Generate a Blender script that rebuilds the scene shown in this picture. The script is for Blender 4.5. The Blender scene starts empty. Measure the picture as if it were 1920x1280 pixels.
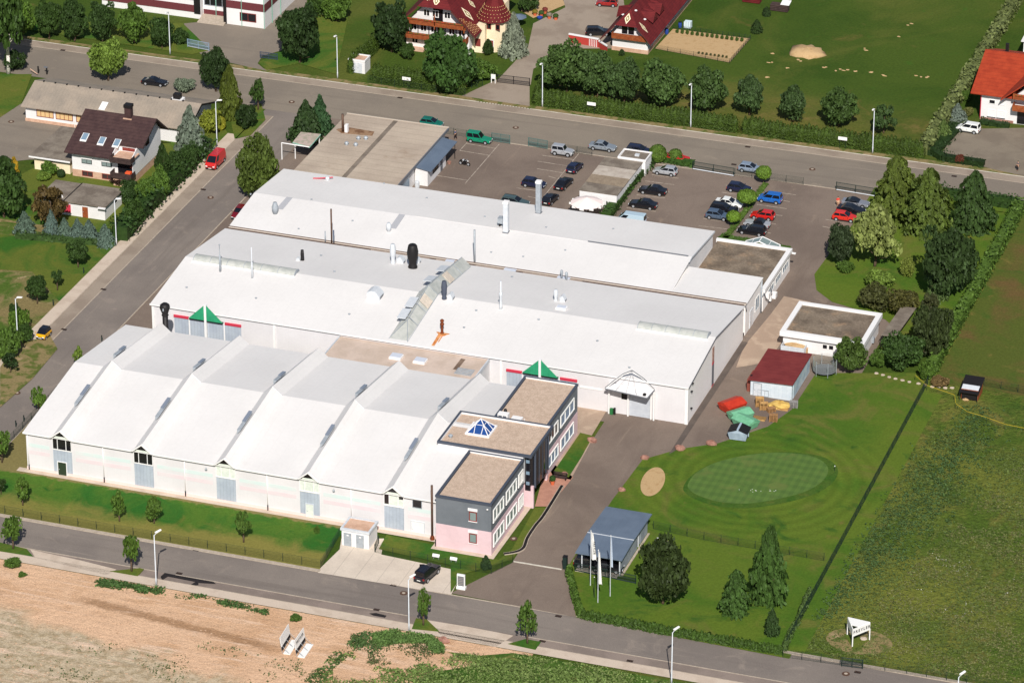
import bpy, bmesh, math, random
from mathutils import Vector as V, Matrix
random.seed(7)
PI = math.pi
SC = bpy.context.scene
COL = SC.collection
rnd = random.random
U = random.uniform

# ---------------------------------------------------------------- camera
FPX, PITCH, YAW, DIST = 7794.3, math.radians(26.6925), math.radians(19.0114), 620.0
FW = V((-math.sin(YAW)*math.cos(PITCH), math.cos(YAW)*math.cos(PITCH), -math.sin(PITCH)))
RI = V((math.cos(YAW), math.sin(YAW), 0))
DN = FW.cross(RI)
CAM = -FW*DIST
cd = bpy.data.cameras.new('camera'); co = bpy.data.objects.new('camera', cd); COL.objects.link(co)
co.location = CAM
co.rotation_euler = Matrix((RI, -DN, -FW)).transposed().to_euler()
cd.lens = FPX/1920*36; cd.sensor_width = 36; cd.clip_start = 5; cd.clip_end = 6000
SC.camera = co

def ray(px, py): return (RI*((px-960)/FPX)+DN*((py-640)/FPX)+FW)
def at(px, py, z=0.0):
    d = ray(px, py); return CAM+d*((z-CAM.z)/d.z)
def aty(px, py, y):
    d = ray(px, py); return CAM+d*((y-CAM.y)/d.y)
def atx(px, py, x):
    d = ray(px, py); return CAM+d*((x-CAM.x)/d.x)
def proj(w):
    q = w-CAM; z = q.dot(FW); return 960+FPX*q.dot(RI)/z, 640+FPX*q.dot(DN)/z
def scale(p): return FPX/((p-CAM).dot(FW))
def hgt(px, py, top):
    b = at(px, py); return (py-top)/(scale(b)*math.cos(PITCH))*1.0

# ---------------------------------------------------------------- materials
def lin(c):
    c = c/255.0
    return c/12.92 if c <= .04045 else ((c+.055)/1.055)**2.4
def S(r, g, b, k=1.0): return (lin(r)*k, lin(g)*k, lin(b)*k, 1)
KG = 0.80      # photograph value -> albedo for sunlit level surfaces
def G(r, g, b): return S(r, g, b, KG)

class N:
    def __init__(s, name):
        s.m = bpy.data.materials.new(name); s.m.use_nodes = True
        s.t = s.m.node_tree; s.n = s.t.nodes; s.l = s.t.links
        s.b = s.n['Principled BSDF']
    def new(s, k, **kw):
        x = s.n.new(k)
        for a, v in kw.items(): setattr(x, a, v)
        return x
    def noise(s, co, sc, det=4, rough=.55, dist=0):
        x = s.new('ShaderNodeTexNoise'); x.inputs['Scale'].default_value = sc
        x.inputs['Detail'].default_value = det; x.inputs['Roughness'].default_value = rough
        x.inputs['Distortion'].default_value = dist
        s.l.new(co, x.inputs['Vector']); return x.outputs['Fac']
    def ramp(s, f, a, b):
        x = s.new('ShaderNodeMapRange'); x.interpolation_type = 'SMOOTHSTEP'
        x.inputs['From Min'].default_value = a; x.inputs['From Max'].default_value = b
        s.l.new(f, x.inputs['Value']); return x.outputs['Result']
    def mr(s, f, a, b, c, d):
        x = s.new('ShaderNodeMapRange'); x.clamp = True
        for i, v in zip(('From Min', 'From Max', 'To Min', 'To Max'), (a, b, c, d)): x.inputs[i].default_value = v
        s.l.new(f, x.inputs['Value']); return x.outputs['Result']
    def mix(s, f, a, b, mode='MIX'):
        x = s.new('ShaderNodeMix', data_type='RGBA', blend_type=mode)
        for sock, v in ((x.inputs[0], f), (x.inputs[6], a), (x.inputs[7], b)):
            if hasattr(v, 'links') or isinstance(v, bpy.types.NodeSocket): s.l.new(v, sock)
            else: sock.default_value = v
        return x.outputs[2]
    def math(s, op, a, b=0.0, c=0.0):
        x = s.new('ShaderNodeMath', operation=op)
        for i, v in enumerate((a, b, c)):
            if isinstance(v, bpy.types.NodeSocket): s.l.new(v, x.inputs[i])
            else: x.inputs[i].default_value = v
        return x.outputs[0]
    def co(s, kind):
        if kind == 'P': return s.new('ShaderNodeNewGeometry').outputs['Position']
        return s.new('ShaderNodeTexCoord').outputs['Object']
    def axis(s, co, i):
        x = s.new('ShaderNodeSeparateXYZ'); s.l.new(co, x.inputs[0]); return x.outputs[i]
    def gray(s, v):
        x = s.new('ShaderNodeCombineColor')
        for i in range(3): s.l.new(v, x.inputs[i])
        return x.outputs[0]
    def bump(s, h, st, dist=.05):
        x = s.new('ShaderNodeBump'); x.inputs['Strength'].default_value = st; x.inputs['Distance'].default_value = dist
        s.l.new(h, x.inputs['Height']); s.l.new(x.outputs[0], s.b.inputs['Normal'])

def mat(name, c, c2=None, s=.3, det=5, a=.35, b=.65, rough=.85, fine=.1, fs=6, bump=0, metal=0, spec=.3, lines=(), co='P', dirt=None, ds=.15, dr=(.55, .75), blue=None):
    """base colour c blotched with c2, fine grain, and joint/seam lines (axis, period, width, darken)"""
    k = N(name); p = k.co(co); col = c
    if c2: col = k.mix(k.ramp(k.noise(p, s, det), a, b), c, c2)
    if dirt: col = k.mix(k.math('MULTIPLY', k.ramp(k.noise(p, ds, 7, .65), *dr), .8), col, dirt)
    if fine:
        g = k.mr(k.noise(p, fs, 3, .6), .3, .7, 1-fine, 1+fine); col = k.mix(1.0, col, k.gray(g), 'MULTIPLY')
    for (ax, per, w, dk) in lines:
        f = k.math('FRACT', k.math('DIVIDE', k.axis(p, ax), per)); f = k.math('LESS_THAN', f, w)
        col = k.mix(1.0, col, k.gray(k.math('SUBTRACT', 1.0, k.math('MULTIPLY', f, dk))), 'MULTIPLY')
    if isinstance(col, tuple): k.b.inputs['Base Color'].default_value = col
    else: k.l.new(col, k.b.inputs['Base Color'])
    k.b.inputs['Roughness'].default_value = rough; k.b.inputs['Metallic'].default_value = metal
    k.b.inputs['Specular IOR Level'].default_value = spec
    if bump: k.bump(k.noise(p, fs, 4, .6), bump)
    return k.m

def multi(name, cols, bump=.3, fs=3.0, fine=.25, dist=.15, rough=.95, streaks=(), extra=None):
    """cols: first colour, then (colour, scale, lo, hi, distortion) layers blotched over it"""
    k = N(name); p = k.co('P'); col = cols[0]
    for i, (c, s, lo, hi, di) in enumerate(cols[1:]):
        mp = k.new('ShaderNodeMapping'); mp.inputs['Location'].default_value = (i*37.1, i*11.7, 0); k.l.new(p, mp.inputs[0])
        col = k.mix(k.ramp(k.noise(mp.outputs[0], s, 6, .6, di), lo, hi), col, c)
    for i, (c, sx, sy, lo, hi, st) in enumerate(streaks):
        mp = k.new('ShaderNodeMapping'); mp.inputs['Scale'].default_value = (sx, sy, 1); mp.inputs['Location'].default_value = (i*5.3, i*9.1, 0); k.l.new(p, mp.inputs[0])
        col = k.mix(k.math('MULTIPLY', k.ramp(k.noise(mp.outputs[0], 1.0, 5, .6, .3), lo, hi), st), col, c)
    if extra: col = extra(k, p, col)
    g = k.mr(k.noise(p, fs, 4, .7), .3, .7, 1-fine, 1+fine); col = k.mix(1.0, col, k.gray(g), 'MULTIPLY')
    k.l.new(col, k.b.inputs['Base Color']); k.b.inputs['Roughness'].default_value = rough
    k.b.inputs['Specular IOR Level'].default_value = .1
    if bump: k.bump(k.noise(p, fs, 5, .7), bump, dist)
    return k.m

def leafmat(name, tr=.33, lo=.68, hi=1.5):
    k = N(name); oi = k.new('ShaderNodeObjectInfo'); ge = k.new('ShaderNodeNewGeometry')
    r = k.mr(ge.outputs['Random Per Island'], 0, 1, lo, hi)
    n = k.noise(k.co('O'), 1.6, 3); n = k.mr(n, .3, .7, .78, 1.25)
    col = k.mix(1.0, k.mix(1.0, oi.outputs['Color'], k.gray(r), 'MULTIPLY'), k.gray(n), 'MULTIPLY')
    k.l.new(col, k.b.inputs['Base Color']); k.b.inputs['Roughness'].default_value = .6
    k.b.inputs['Specular IOR Level'].default_value = .25
    t = k.new('ShaderNodeBsdfTranslucent'); k.l.new(col, t.inputs[0])
    mx = k.new('ShaderNodeMixShader'); mx.inputs[0].default_value = tr
    out = k.n['Material Output']; k.l.new(k.b.outputs[0], mx.inputs[1]); k.l.new(t.outputs[0], mx.inputs[2]); k.l.new(mx.outputs[0], out.inputs[0])
    return k.m

def paintmat(name, rough=.25, metal=0.0):
    k = N(name); oi = k.new('ShaderNodeObjectInfo'); k.l.new(oi.outputs['Color'], k.b.inputs['Base Color'])
    k.b.inputs['Roughness'].default_value = rough; k.b.inputs['Coat Weight'].default_value = .5; k.b.inputs['Coat Roughness'].default_value = .08
    k.b.inputs['Metallic'].default_value = metal
    return k.m

def glass(name, c, rough=.08, spec=.6):
    return mat(name, c, fine=0, rough=rough, spec=spec)

# ---------------------------------------------------------------- mesh builder
OFF = {}
class MB:
    def __init__(s): s.v = []; s.f = []; s.mi = []; s.m = 0; s.cut = []; s.lock = 0
    def add(s, vs, fs):
        b = len(s.v)
        if not s.lock: s.cut.append((b, len(s.f)))
        s.v += [tuple(v) for v in vs]; s.f += [[i+b for i in f] for f in fs]; s.mi += [s.m]*len(fs); return s
    def box(s, x0, x1, y0, y1, z0, z1):
        return s.add([(x0, y0, z0), (x1, y0, z0), (x1, y1, z0), (x0, y1, z0), (x0, y0, z1), (x1, y0, z1), (x1, y1, z1), (x0, y1, z1)],
                     [(0, 3, 2, 1), (4, 5, 6, 7), (0, 1, 5, 4), (1, 2, 6, 5), (2, 3, 7, 6), (3, 0, 4, 7)])
    def ext(s, pts, vec):
        n = len(pts); a = [V(p) for p in pts]; b = [p+V(vec) for p in a]
        return s.add(a+b, [list(range(n))[::-1], [n+i for i in range(n)]]+[(i, (i+1) % n, n+(i+1) % n, n+i) for i in range(n)])
    def exX(s, prof, x0, x1): return s.ext([(x0, y, z) for y, z in prof], (x1-x0, 0, 0))
    def exY(s, prof, y0, y1): return s.ext([(x, y0, z) for x, z in prof], (0, y1-y0, 0))
    def prism(s, pts, z0, z1): return s.ext([(p[0], p[1], z0) for p in pts], (0, 0, z1-z0))
    def face(s, *pts): return s.add(pts, [list(range(len(pts)))])
    def tube(s, p0, p1, r0, r1=None, n=8, cap=True):
        r1 = r0 if r1 is None else r1; p0 = V(p0); p1 = V(p1); d = (p1-p0).normalized()
        a = d.orthogonal().normalized(); b = d.cross(a)
        vs = [p0+(a*math.cos(t)+b*math.sin(t))*r0 for t in [2*PI*i/n for i in range(n)]]+[p1+(a*math.cos(t)+b*math.sin(t))*r1 for t in [2*PI*i/n for i in range(n)]]
        fs = [(i, (i+1) % n, n+(i+1) % n, n+i) for i in range(n)]
        if cap: fs += [list(range(n))[::-1], [n+i for i in range(n)]]
        return s.add(vs, fs)
    def path(s, pts, r, n=6):
        s.cut.append((len(s.v), len(s.f))); s.lock += 1
        for a, b in zip(pts, pts[1:]): s.tube(a, b, r, r, n)
        s.lock -= 1; return s
    def pieces(s):
        out = []
        for (v0, f0), (v1, f1) in zip(s.cut, s.cut[1:]+[(len(s.v), len(s.f))]):
            if f1 > f0: q = MB(); q.add(s.v[v0:v1], [[i-v0 for i in f] for f in s.f[f0:f1]]); out.append(q)
        return out
    def lathe(s, c, prof, n=12):
        vs = []; c = V(c)
        for r, z in prof: vs += [(c.x+r*math.cos(2*PI*i/n), c.y+r*math.sin(2*PI*i/n), c.z+z) for i in range(n)]
        fs = []
        for k in range(len(prof)-1): fs += [(k*n+i, k*n+(i+1) % n, (k+1)*n+(i+1) % n, (k+1)*n+i) for i in range(n)]
        fs += [list(range(n))[::-1], [(len(prof)-1)*n+i for i in range(n)]]
        return s.add(vs, fs)
    def rock(s, c, r, seed=0, n=10):
        R = random.Random(seed); c = V(c); pr = []
        rings = 6; vs = []
        for k in range(rings+1):
            t = PI*k/rings
            for i in range(n):
                q = 2*PI*i/n; j = R.uniform(.8, 1.15)
                vs.append((c.x+r[0]*math.sin(t)*math.cos(q)*j, c.y+r[1]*math.sin(t)*math.sin(q)*j, c.z+r[2]*math.cos(t)*j))
        fs = [(k*n+i, (k+1)*n+i, (k+1)*n+(i+1) % n, k*n+(i+1) % n) for k in range(rings) for i in range(n)]
        return s.add(vs, fs)
    def mesh(s, name, mats, smooth=False, fix=True, off=V((0, 0, 0))):
        me = bpy.data.meshes.new(name)
        me.from_pydata([(a-off.x, b-off.y, c-off.z) for a, b, c in s.v], [], s.f)
        for m in (mats if isinstance(mats, (list, tuple)) else [mats]):
            if m: me.materials.append(m)
        if any(s.mi): me.polygons.foreach_set('material_index', s.mi)
        if fix:
            bm = bmesh.new(); bm.from_mesh(me); bmesh.ops.recalc_face_normals(bm, faces=bm.faces); bm.to_mesh(me); bm.free()
        if smooth: me.polygons.foreach_set('use_smooth', [True]*len(me.polygons))
        me.update(); return me
    def build(s, name, mats, parent=None, smooth=False, fix=True, label=None):
        off = OFF.get(parent.name, V((0, 0, 0))) if parent else V((0, 0, 0))
        o = bpy.data.objects.new(name, s.mesh(name, mats, smooth, fix, off)); COL.objects.link(o)
        if parent: o.parent = parent; OFF[o.name] = off
        if label: o['label'] = label
        return o

def link(name, me, parent=None, loc=(0, 0, 0), rot=(0, 0, 0), sc=(1, 1, 1)):
    o = bpy.data.objects.new(name, me); COL.objects.link(o); o.location = loc; o.rotation_euler = rot; o.scale = sc
    if parent: o.parent = parent
    return o
def tag(o, label, cat, group=None):
    o['label'] = label; o['category'] = cat
    if group: o['group'] = group
    return o
def struct(o, kind='structure'): o['kind'] = kind; return o
def thing(name, label, cat, loc, group=None, rz=0.0, local=False):
    o = bpy.data.objects.new(name, None); COL.objects.link(o); o.location = loc; o.rotation_euler = (0, 0, rz); o.empty_display_size = .5
    OFF[o.name] = V((0, 0, 0)) if local else V(loc)
    return tag(o, label, cat, group)
def copy_tree(o, parent=None):
    c = o.copy(); COL.objects.link(c)
    if parent: c.parent = parent
    for ch in list(o.children): copy_tree(ch, c)
    return c

# ---------------------------------------------------------------- world, sun, view
W = bpy.data.worlds.new('World'); SC.world = W; W.use_nodes = True
SUN_EL, SUN_AZ = math.radians(41.4), YAW+math.radians(2)   # sun stands behind the camera
sk = W.node_tree.nodes.new('ShaderNodeTexSky'); sk.sky_type = 'NISHITA'; sk.sun_disc = False
sdir = V((math.sin(SUN_AZ), -math.cos(SUN_AZ), math.tan(SUN_EL))).normalized()
sk.sun_elevation = SUN_EL; sk.sun_rotation = math.atan2(sdir.x, sdir.y)
bg = W.node_tree.nodes['Background']; bg.inputs['Strength'].default_value = .068
W.node_tree.links.new(sk.outputs[0], bg.inputs[0])
sl = bpy.data.lights.new('sun', 'SUN'); sl.energy = 4.6; sl.angle = math.radians(.5); sl.color = (1, .965, .905)
so = bpy.data.objects.new('sun', sl); COL.objects.link(so); so.rotation_euler = sdir.to_track_quat('Z', 'Y').to_euler(); so.location = (0, 0, 200)
SC.view_settings.view_transform = 'Standard'; SC.view_settings.look = 'None'; SC.view_settings.gamma = 1; SC.view_settings.exposure = .1
SC.cycles.max_bounces = 6; SC.cycles.transparent_max_bounces = 8
# ---------------------------------------------------------------- shared materials
M_ASPH = multi('asphalt', [G(147, 136, 127), (G(134, 124, 117), .05, .4, .6, 0), (G(158, 145, 134), .25, .55, .75, 1.0), (G(118, 108, 102), .9, .66, .76, 0)], bump=.15, fs=9, fine=.16, dist=.02, streaks=(((G(122, 112, 105)), .55, .03, .52, .7, .5), (G(164, 150, 138), .8, .05, .58, .72, .5)))
M_ASPHX = multi('asphalt_bottom', [G(147, 136, 127), (G(134, 124, 117), .05, .4, .6, 0), (G(158, 145, 134), .25, .55, .75, 1.0), (G(118, 108, 102), .9, .66, .76, 0)], bump=.15, fs=9, fine=.16, dist=.02, streaks=((G(122, 112, 105), .03, .55, .52, .7, .5), (G(164, 150, 138), .05, .8, .58, .72, .5)))
M_ASPH2 = multi('yard_asphalt', [G(142, 126, 114), (G(126, 111, 101), .06, .4, .65, .5), (G(165, 145, 127), .12, .6, .8, 1.5), (G(104, 90, 82), .5, .66, .78, 1)], bump=.15, fs=9, fine=.18, dist=.02, streaks=((G(118, 103, 94), .3, .04, .55, .72, .55), (G(170, 150, 132), .5, .06, .62, .76, .5), (G(96, 84, 78), 1.6, 1.2, .7, .8, .6)))
M_BAND = multi('footway_asphalt', [G(172, 156, 140), (G(158, 142, 127), .15, .45, .6, 0)], bump=.1, fs=8, fine=.1, dist=.02)
M_TOPROAD = multi('top_road_asphalt', [G(150, 138, 124), (G(140, 129, 117), .06, .4, .6, 0), (G(160, 146, 130), .3, .6, .75, .6)], bump=.12, fs=9, fine=.14, dist=.02, streaks=((G(130, 119, 108), .025, .6, .52, .7, .5), (G(166, 152, 137), .04, .9, .58, .72, .5)))
M_PAVE = multi('concrete_paving', [G(220, 201, 182), (G(208, 188, 169), .4, .45, .65, 0)], bump=.1, fs=7, fine=.1, dist=.02)
M_CONC = mat('forecourt_concrete', G(232, 216, 198), G(220, 204, 187), s=.25, fine=.07, fs=5, lines=((0, 3.1, .03, .22),))
M_SAND = multi('sand', [G(205, 172, 128), (G(190, 155, 110), 1.2, .5, .7, 0)], bump=.2, fs=6, fine=.1, dist=.05)
M_TANPAVE = multi('tan_paving', [G(182, 158, 138), (G(200, 176, 154), .3, .45, .65, 1), (G(160, 132, 110), .5, .62, .8, 0)], bump=.1, fs=8, fine=.1, dist=.02)
M_PINKPAVE = mat('pink_paving', G(205, 150, 128), G(190, 138, 118), s=1, fine=.1, fs=9)
M_KERB = mat('kerb_stone', G(200, 184, 166), G(184, 168, 150), s=2, fine=.12, fs=6)
M_LINE = mat('road_paint', G(228, 220, 205), G(196, 186, 172), s=1.2, a=.45, b=.7, fine=.08)
M_LINE2 = mat('worn_paint', G(196, 182, 166), G(158, 144, 132), s=1.5, a=.45, b=.62, fine=.1)
def wornband(k, p, col):
    y = k.axis(p, 1); x = k.axis(p, 0); n = k.noise(p, .1, 6, .6, 1); n2 = k.noise(p, .45, 5, .6)
    yy = k.math('ADD', y, k.math('MULTIPLY', k.math('SUBTRACT', n2, .5), 10))
    band = k.math('MULTIPLY', k.math('SUBTRACT', 1.0, k.ramp(yy, 97, 107)), k.math('MULTIPLY', k.ramp(y, 84, 86), k.ramp(x, -24, -18)))
    f = k.math('MULTIPLY', band, k.math('ADD', .25, k.math('MULTIPLY', k.ramp(n, .42, .62), .6)))
    return k.mix(f, col, k.mix(k.ramp(n2, .45, .65), G(112, 108, 52), G(134, 116, 68)))
M_GRASS = multi('field_grass', [G(76, 96, 34), (G(62, 86, 28), .05, .4, .65, .6), (G(96, 104, 44), .03, .48, .68, 1), (G(118, 104, 56), .11, .6, .8, 1.5), (G(70, 104, 34), .3, .6, .75, 0)], bump=.5, fs=2.2, fine=.2, dist=.3, extra=wornband)
M_LAWN = multi('lawn_grass', [G(104, 114, 46), (G(62, 104, 36), .07, .45, .62, .8), (G(132, 122, 62), .12, .58, .78, 1.2), (G(66, 112, 38), .35, .6, .72, 0)], bump=.5, fs=3, fine=.16, dist=.2)
def drylow(k, p, col):
    y = k.axis(p, 1); n = k.noise(p, .22, 5, .6, .8); m = k.math('ADD', y, k.math('MULTIPLY', k.math('SUBTRACT', n, .5), 9))
    col = k.mix(k.math('MULTIPLY', k.math('SUBTRACT', 1.0, k.ramp(m, -70.5, -66.0)), .8), col, G(150, 136, 72))
    e = k.math('ADD', y, k.math('MULTIPLY', k.math('SUBTRACT', k.noise(p, .9, 4), .5), 2.4))
    return k.mix(k.math('MULTIPLY', k.ramp(e, -61.9, -61.2), .7), col, G(156, 132, 92))
M_LAWNF = multi('front_lawn_grass', [G(84, 118, 42), (G(52, 106, 38), .09, .42, .6, .8), (G(110, 118, 50), .16, .58, .75, 1.2), (G(46, 98, 34), .3, .6, .72, .5)], bump=.5, fs=3, fine=.16, dist=.2, extra=drylow)
def mowing(k, p, col):
    v = k.new('ShaderNodeVectorMath', operation='DISTANCE'); k.l.new(p, v.inputs[0]); v.inputs[1].default_value = (46.0, -29.6, .1)
    w = k.math('SINE', k.math('MULTIPLY', v.outputs['Value'], 3.2)); w = k.math('MULTIPLY', w, k.math('SUBTRACT', 1.0, k.ramp(v.outputs['Value'], 12, 24)))
    return k.mix(1.0, col, k.gray(k.math('ADD', 1.0, k.math('MULTIPLY', w, .09))), 'MULTIPLY')
M_GOLF = multi('golf_lawn', [G(98, 118, 40), (G(78, 110, 34), .06, .45, .65, .8), (G(110, 114, 52), .09, .5, .7, 1.5), (G(126, 112, 60), .2, .62, .8, 1), (G(62, 96, 34), .13, .56, .74, 1.5)], bump=.4, fs=3, fine=.16, dist=.2, extra=mowing)
M_VERGE = multi('dry_verge', [G(150, 132, 92), (G(96, 108, 50), .5, .45, .6, .5), (G(186, 160, 128), .35, .58, .75, 0)], bump=.4, fs=4, fine=.2, dist=.1)
M_MEADOW = multi('meadow_soil', [G(98, 114, 46), (G(84, 106, 38), .09, .4, .6, .8), (G(126, 118, 62), .12, .5, .7, 1.2), (G(84, 104, 38), .5, .55, .7, 0), (G(120, 126, 54), .035, .46, .62, 1), (G(58, 88, 34), .06, .58, .72, 1.5)], bump=.9, fs=1.5, fine=.3, dist=.5, streaks=((G(128, 126, 60), .7, .18, .52, .68, .6),))
M_DRYFIELD = multi('dry_field', [G(84, 108, 42), (G(142, 126, 84), .12, .42, .58, 1), (G(176, 154, 116), .4, .56, .7, .5), (G(96, 92, 50), .6, .6, .75, 0)], bump=.6, fs=3, fine=.25, dist=.2)

def dirtmat():
    k = N('bare_earth'); p = k.co('P'); x = k.axis(p, 0); y = k.axis(p, 1)
    n1 = k.noise(p, .12, 6, .6, .6); n2 = k.noise(p, .8, 6, .65); n3 = k.noise(p, 5, 4, .7)
    col = k.mix(k.ramp(n1, .4, .62), G(238, 196, 160), G(222, 178, 140))
    # the lower left of the site is greyer, stony ground
    g = k.math('SUBTRACT', k.math('MULTIPLY', y, -1.0), k.math('ADD', 95.5, k.math('MULTIPLY', k.math('ADD', x, 40), .19))); g = k.math('ADD', g, k.math('MULTIPLY', k.math('SUBTRACT', n1, .5), 14))
    col = k.mix(k.ramp(g, -1.5, 2.5), col, k.mix(k.ramp(n2, .4, .62), G(212, 192, 162), G(180, 160, 128)))
    # long furrow of darker damp soil
    w = k.math('ABSOLUTE', k.math('ADD', k.math('ADD', y, k.math('MULTIPLY', x, .115)), 94.0))
    w = k.math('ADD', w, k.math('MULTIPLY', k.math('SUBTRACT', n2, .5), 2.2))
    m = k.math('MULTIPLY', k.math('SUBTRACT', 1.0, k.ramp(w, .4, 1.3)), k.math('MULTIPLY', k.ramp(x, -31, -27), k.math('SUBTRACT', 1.0, k.ramp(x, -3, 3))))
    col = k.mix(k.math('MULTIPLY', m, .8), col, G(172, 132, 98))
    bl = k.math('ADD', k.math('ABSOLUTE', k.math('ADD', x, 46)), k.math('MULTIPLY', k.math('ABSOLUTE', k.math('ADD', y, 93)), 1.6)); bl = k.math('ADD', bl, k.math('MULTIPLY', n2, 9))
    col = k.mix(k.math('MULTIPLY', k.math('SUBTRACT', 1.0, k.ramp(bl, 8, 13)), .75), col, G(158, 116, 84))
    col = k.mix(k.ramp(n2, .6, .75), col, G(200, 154, 120))
    mp = k.new('ShaderNodeMapping'); mp.inputs['Scale'].default_value = (.12, 1.3, 1); mp.inputs['Rotation'].default_value = (0, 0, .1); k.l.new(p, mp.inputs[0])
    tr = k.noise(mp.outputs[0], .7, 5, .6)
    col = k.mix(k.math('MULTIPLY', k.math('MULTIPLY', k.ramp(tr, .5, .62), k.ramp(n1, .42, .6)), .7), col, G(250, 216, 188))
    gv = k.mr(n3, .3, .7, .72, 1.26); col = k.mix(1.0, col, k.gray(gv), 'MULTIPLY')
    k.l.new(col, k.b.inputs['Base Color']); k.b.inputs['Roughness'].default_value = .95; k.b.inputs['Specular IOR Level'].default_value = .1
    k.bump(k.math('ADD', k.math('ADD', n2, k.math('MULTIPLY', n3, .5)), k.math('MULTIPLY', tr, .5)), .7, .3); return k.m
M_DIRT = dirtmat()

def puttmat():
    k = N('putting_green_turf'); p = k.co('P')
    def chk(ax, per):
        return k.math('GREATER_THAN', k.math('FRACT', k.math('DIVIDE', k.axis(p, ax), per)), .5)
    c = k.math('ADD', k.math('MULTIPLY', chk(0, 1.15), .5), k.math('MULTIPLY', chk(1, 1.9), .5))
    n = k.noise(p, .35, 5, .6, .6); col = k.mix(c, G(78, 108, 38), G(92, 122, 46)); col = k.mix(k.ramp(n, .5, .72), col, G(104, 120, 52))
    g = k.mr(k.noise(p, .6, 4), .3, .7, .92, 1.08); col = k.mix(1.0, col, k.gray(g), 'MULTIPLY')
    k.l.new(col, k.b.inputs['Base Color']); k.b.inputs['Roughness'].default_value = .9; return k.m
M_PUTT = puttmat()

W_WHITE = mat('white_render', S(230, 227, 226), S(222, 219, 218), s=.3, fine=.03, fs=3, rough=.8)
W_ROOF = mat('white_membrane', S(224, 220, 217), S(217, 213, 210), s=.09, a=.3, b=.75, fine=.025, fs=2, rough=.7, dirt=S(214, 208, 202), ds=.3, dr=(.62, .85), lines=((0, 2.05, .025, .05),))
W_CLAD = mat('white_cladding', S(220, 216, 217), S(213, 209, 210), s=.2, fine=.02, fs=3, rough=.6, lines=((0, 1.0, .03, .05),))
W_CLAD_LIT = mat('white_cladding_side_lit', S(248, 243, 240), S(243, 238, 234), s=.2, fine=.03, fs=3, rough=.6, lines=((1, 1.0, .03, .05),))  # same cladding, colour lightened to offset the grazing sun on side walls
W_GREYCORR = mat('grey_corrugated', S(176, 184, 194), S(166, 174, 186), s=.6, fine=.05, rough=.5, lines=((0, .5, .12, .18),))
W_TRIM = mat('white_trim', S(234, 231, 229), fine=.03, rough=.5)
W_GREYTRIM = mat('grey_trim', S(110, 112, 118), fine=.05, rough=.5)
M_GREYTRIM = W_GREYTRIM
W_DGREY = mat('anthracite_trim', S(72, 78, 90), fine=.06, rough=.5)
W_GREYWALL = mat('slate_grey_cladding', S(112, 117, 123), S(105, 110, 116), s=.5, fine=.03, rough=.6, lines=((0, 1.2, .02, .1), (2, 1.2, .02, .1)))
W_PINK = mat('pink_render', S(222, 192, 196), S(214, 184, 188), s=.5, fine=.03, fs=3)
W_GRAVEL = mat('roof_gravel', G(218, 192, 170), G(204, 178, 156), s=1.5, fine=.2, fs=5, bump=.5, rough=.95)
W_DGRAVEL = mat('weathered_gravel', G(146, 130, 112), G(112, 98, 84), s=.28, fine=.25, fs=3, bump=.5, rough=.95, dirt=G(176, 146, 116), ds=.4, dr=(.5, .75))
W_BROWNROOF = mat('brown_sheet_roof', G(226, 204, 188), G(212, 190, 172), s=.3, fine=.06, fs=3, dirt=G(188, 158, 136), ds=.25, dr=(.58, .78))
W_TANROOF = mat('weathered_sheet_roof', G(206, 188, 168), G(188, 170, 152), s=.12, fine=.07, fs=3, dirt=G(140, 104, 72), ds=.1, dr=(.55, .8), lines=((1, 1.9, .14, .12),))
W_ASBEST = mat('fibre_cement_roof', G(176, 160, 143), G(158, 146, 132), s=.25, fine=.1, fs=4, dirt=G(140, 130, 120), ds=.3, dr=(.5, .75), lines=((0, .6, .2, .06),))
W_BITUMEN = mat('bitumen_roof', G(150, 138, 124), G(122, 110, 98), s=.4, fine=.15, fs=4, dirt=G(96, 84, 76), ds=.3, dr=(.55, .75))
W_BROWNTILE = mat('brown_tiles', S(78, 56, 54, .9), S(66, 46, 46, .9), s=1.0, fine=.12, fs=5, lines=((2, .28, .2, .25),))
W_REDTILE = mat('dark_red_tiles', S(122, 36, 38, .72), S(106, 28, 32, .72), s=.8, fine=.12, fs=6, lines=((2, .3, .2, .22),))
W_ORANGETILE = mat('orange_tiles', S(176, 66, 36, .85), S(160, 56, 30, .85), s=.8, fine=.1, fs=6, lines=((2, .3, .2, .15),))
W_REDROOF = mat('red_sheet_roof', S(128, 52, 50, .9), S(116, 44, 44, .9), s=.5, fine=.05, lines=((1, .9, .1, .2),))
W_BLUEROOF = mat('blue_grey_sheet', S(108, 121, 138, .9), S(100, 113, 130, .9), s=.4, fine=.04, rough=.45, lines=((0, .8, .06, .08),))
W_WOOD = mat('orange_brown_timber', S(158, 86, 46), S(136, 66, 34), s=2, fine=.12, fs=6, lines=((2, .16, .2, .35),))
W_DWOOD = mat('dark_timber', S(72, 56, 52), S(58, 44, 42), s=2, fine=.12, lines=((2, .2, .2, .3),))
W_CREAM = mat('cream_render', S(238, 222, 190), S(230, 212, 178), s=.5, fine=.03)
W_BRICK = mat('tan_plinth', S(206, 170, 146), S(190, 152, 128), s=1, fine=.08)
W_MAROON = mat('maroon_panel', S(104, 50, 54), fine=.06, lines=((0, 1.2, .03, .2),))
M_GREEN = mat('green_panel', S(52, 158, 112), S(46, 146, 104), s=1, fine=.04, rough=.5, lines=((0, .4, .1, .12),))
M_RED = mat('red_band', S(196, 56, 76), fine=.04, rough=.5)
M_BLACK = mat('black_metal', S(30, 27, 28), fine=.1, rough=.55)
M_STEEL = mat('grey_steel', S(160, 166, 172), S(146, 152, 158), s=2, fine=.05, rough=.4)
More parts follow.
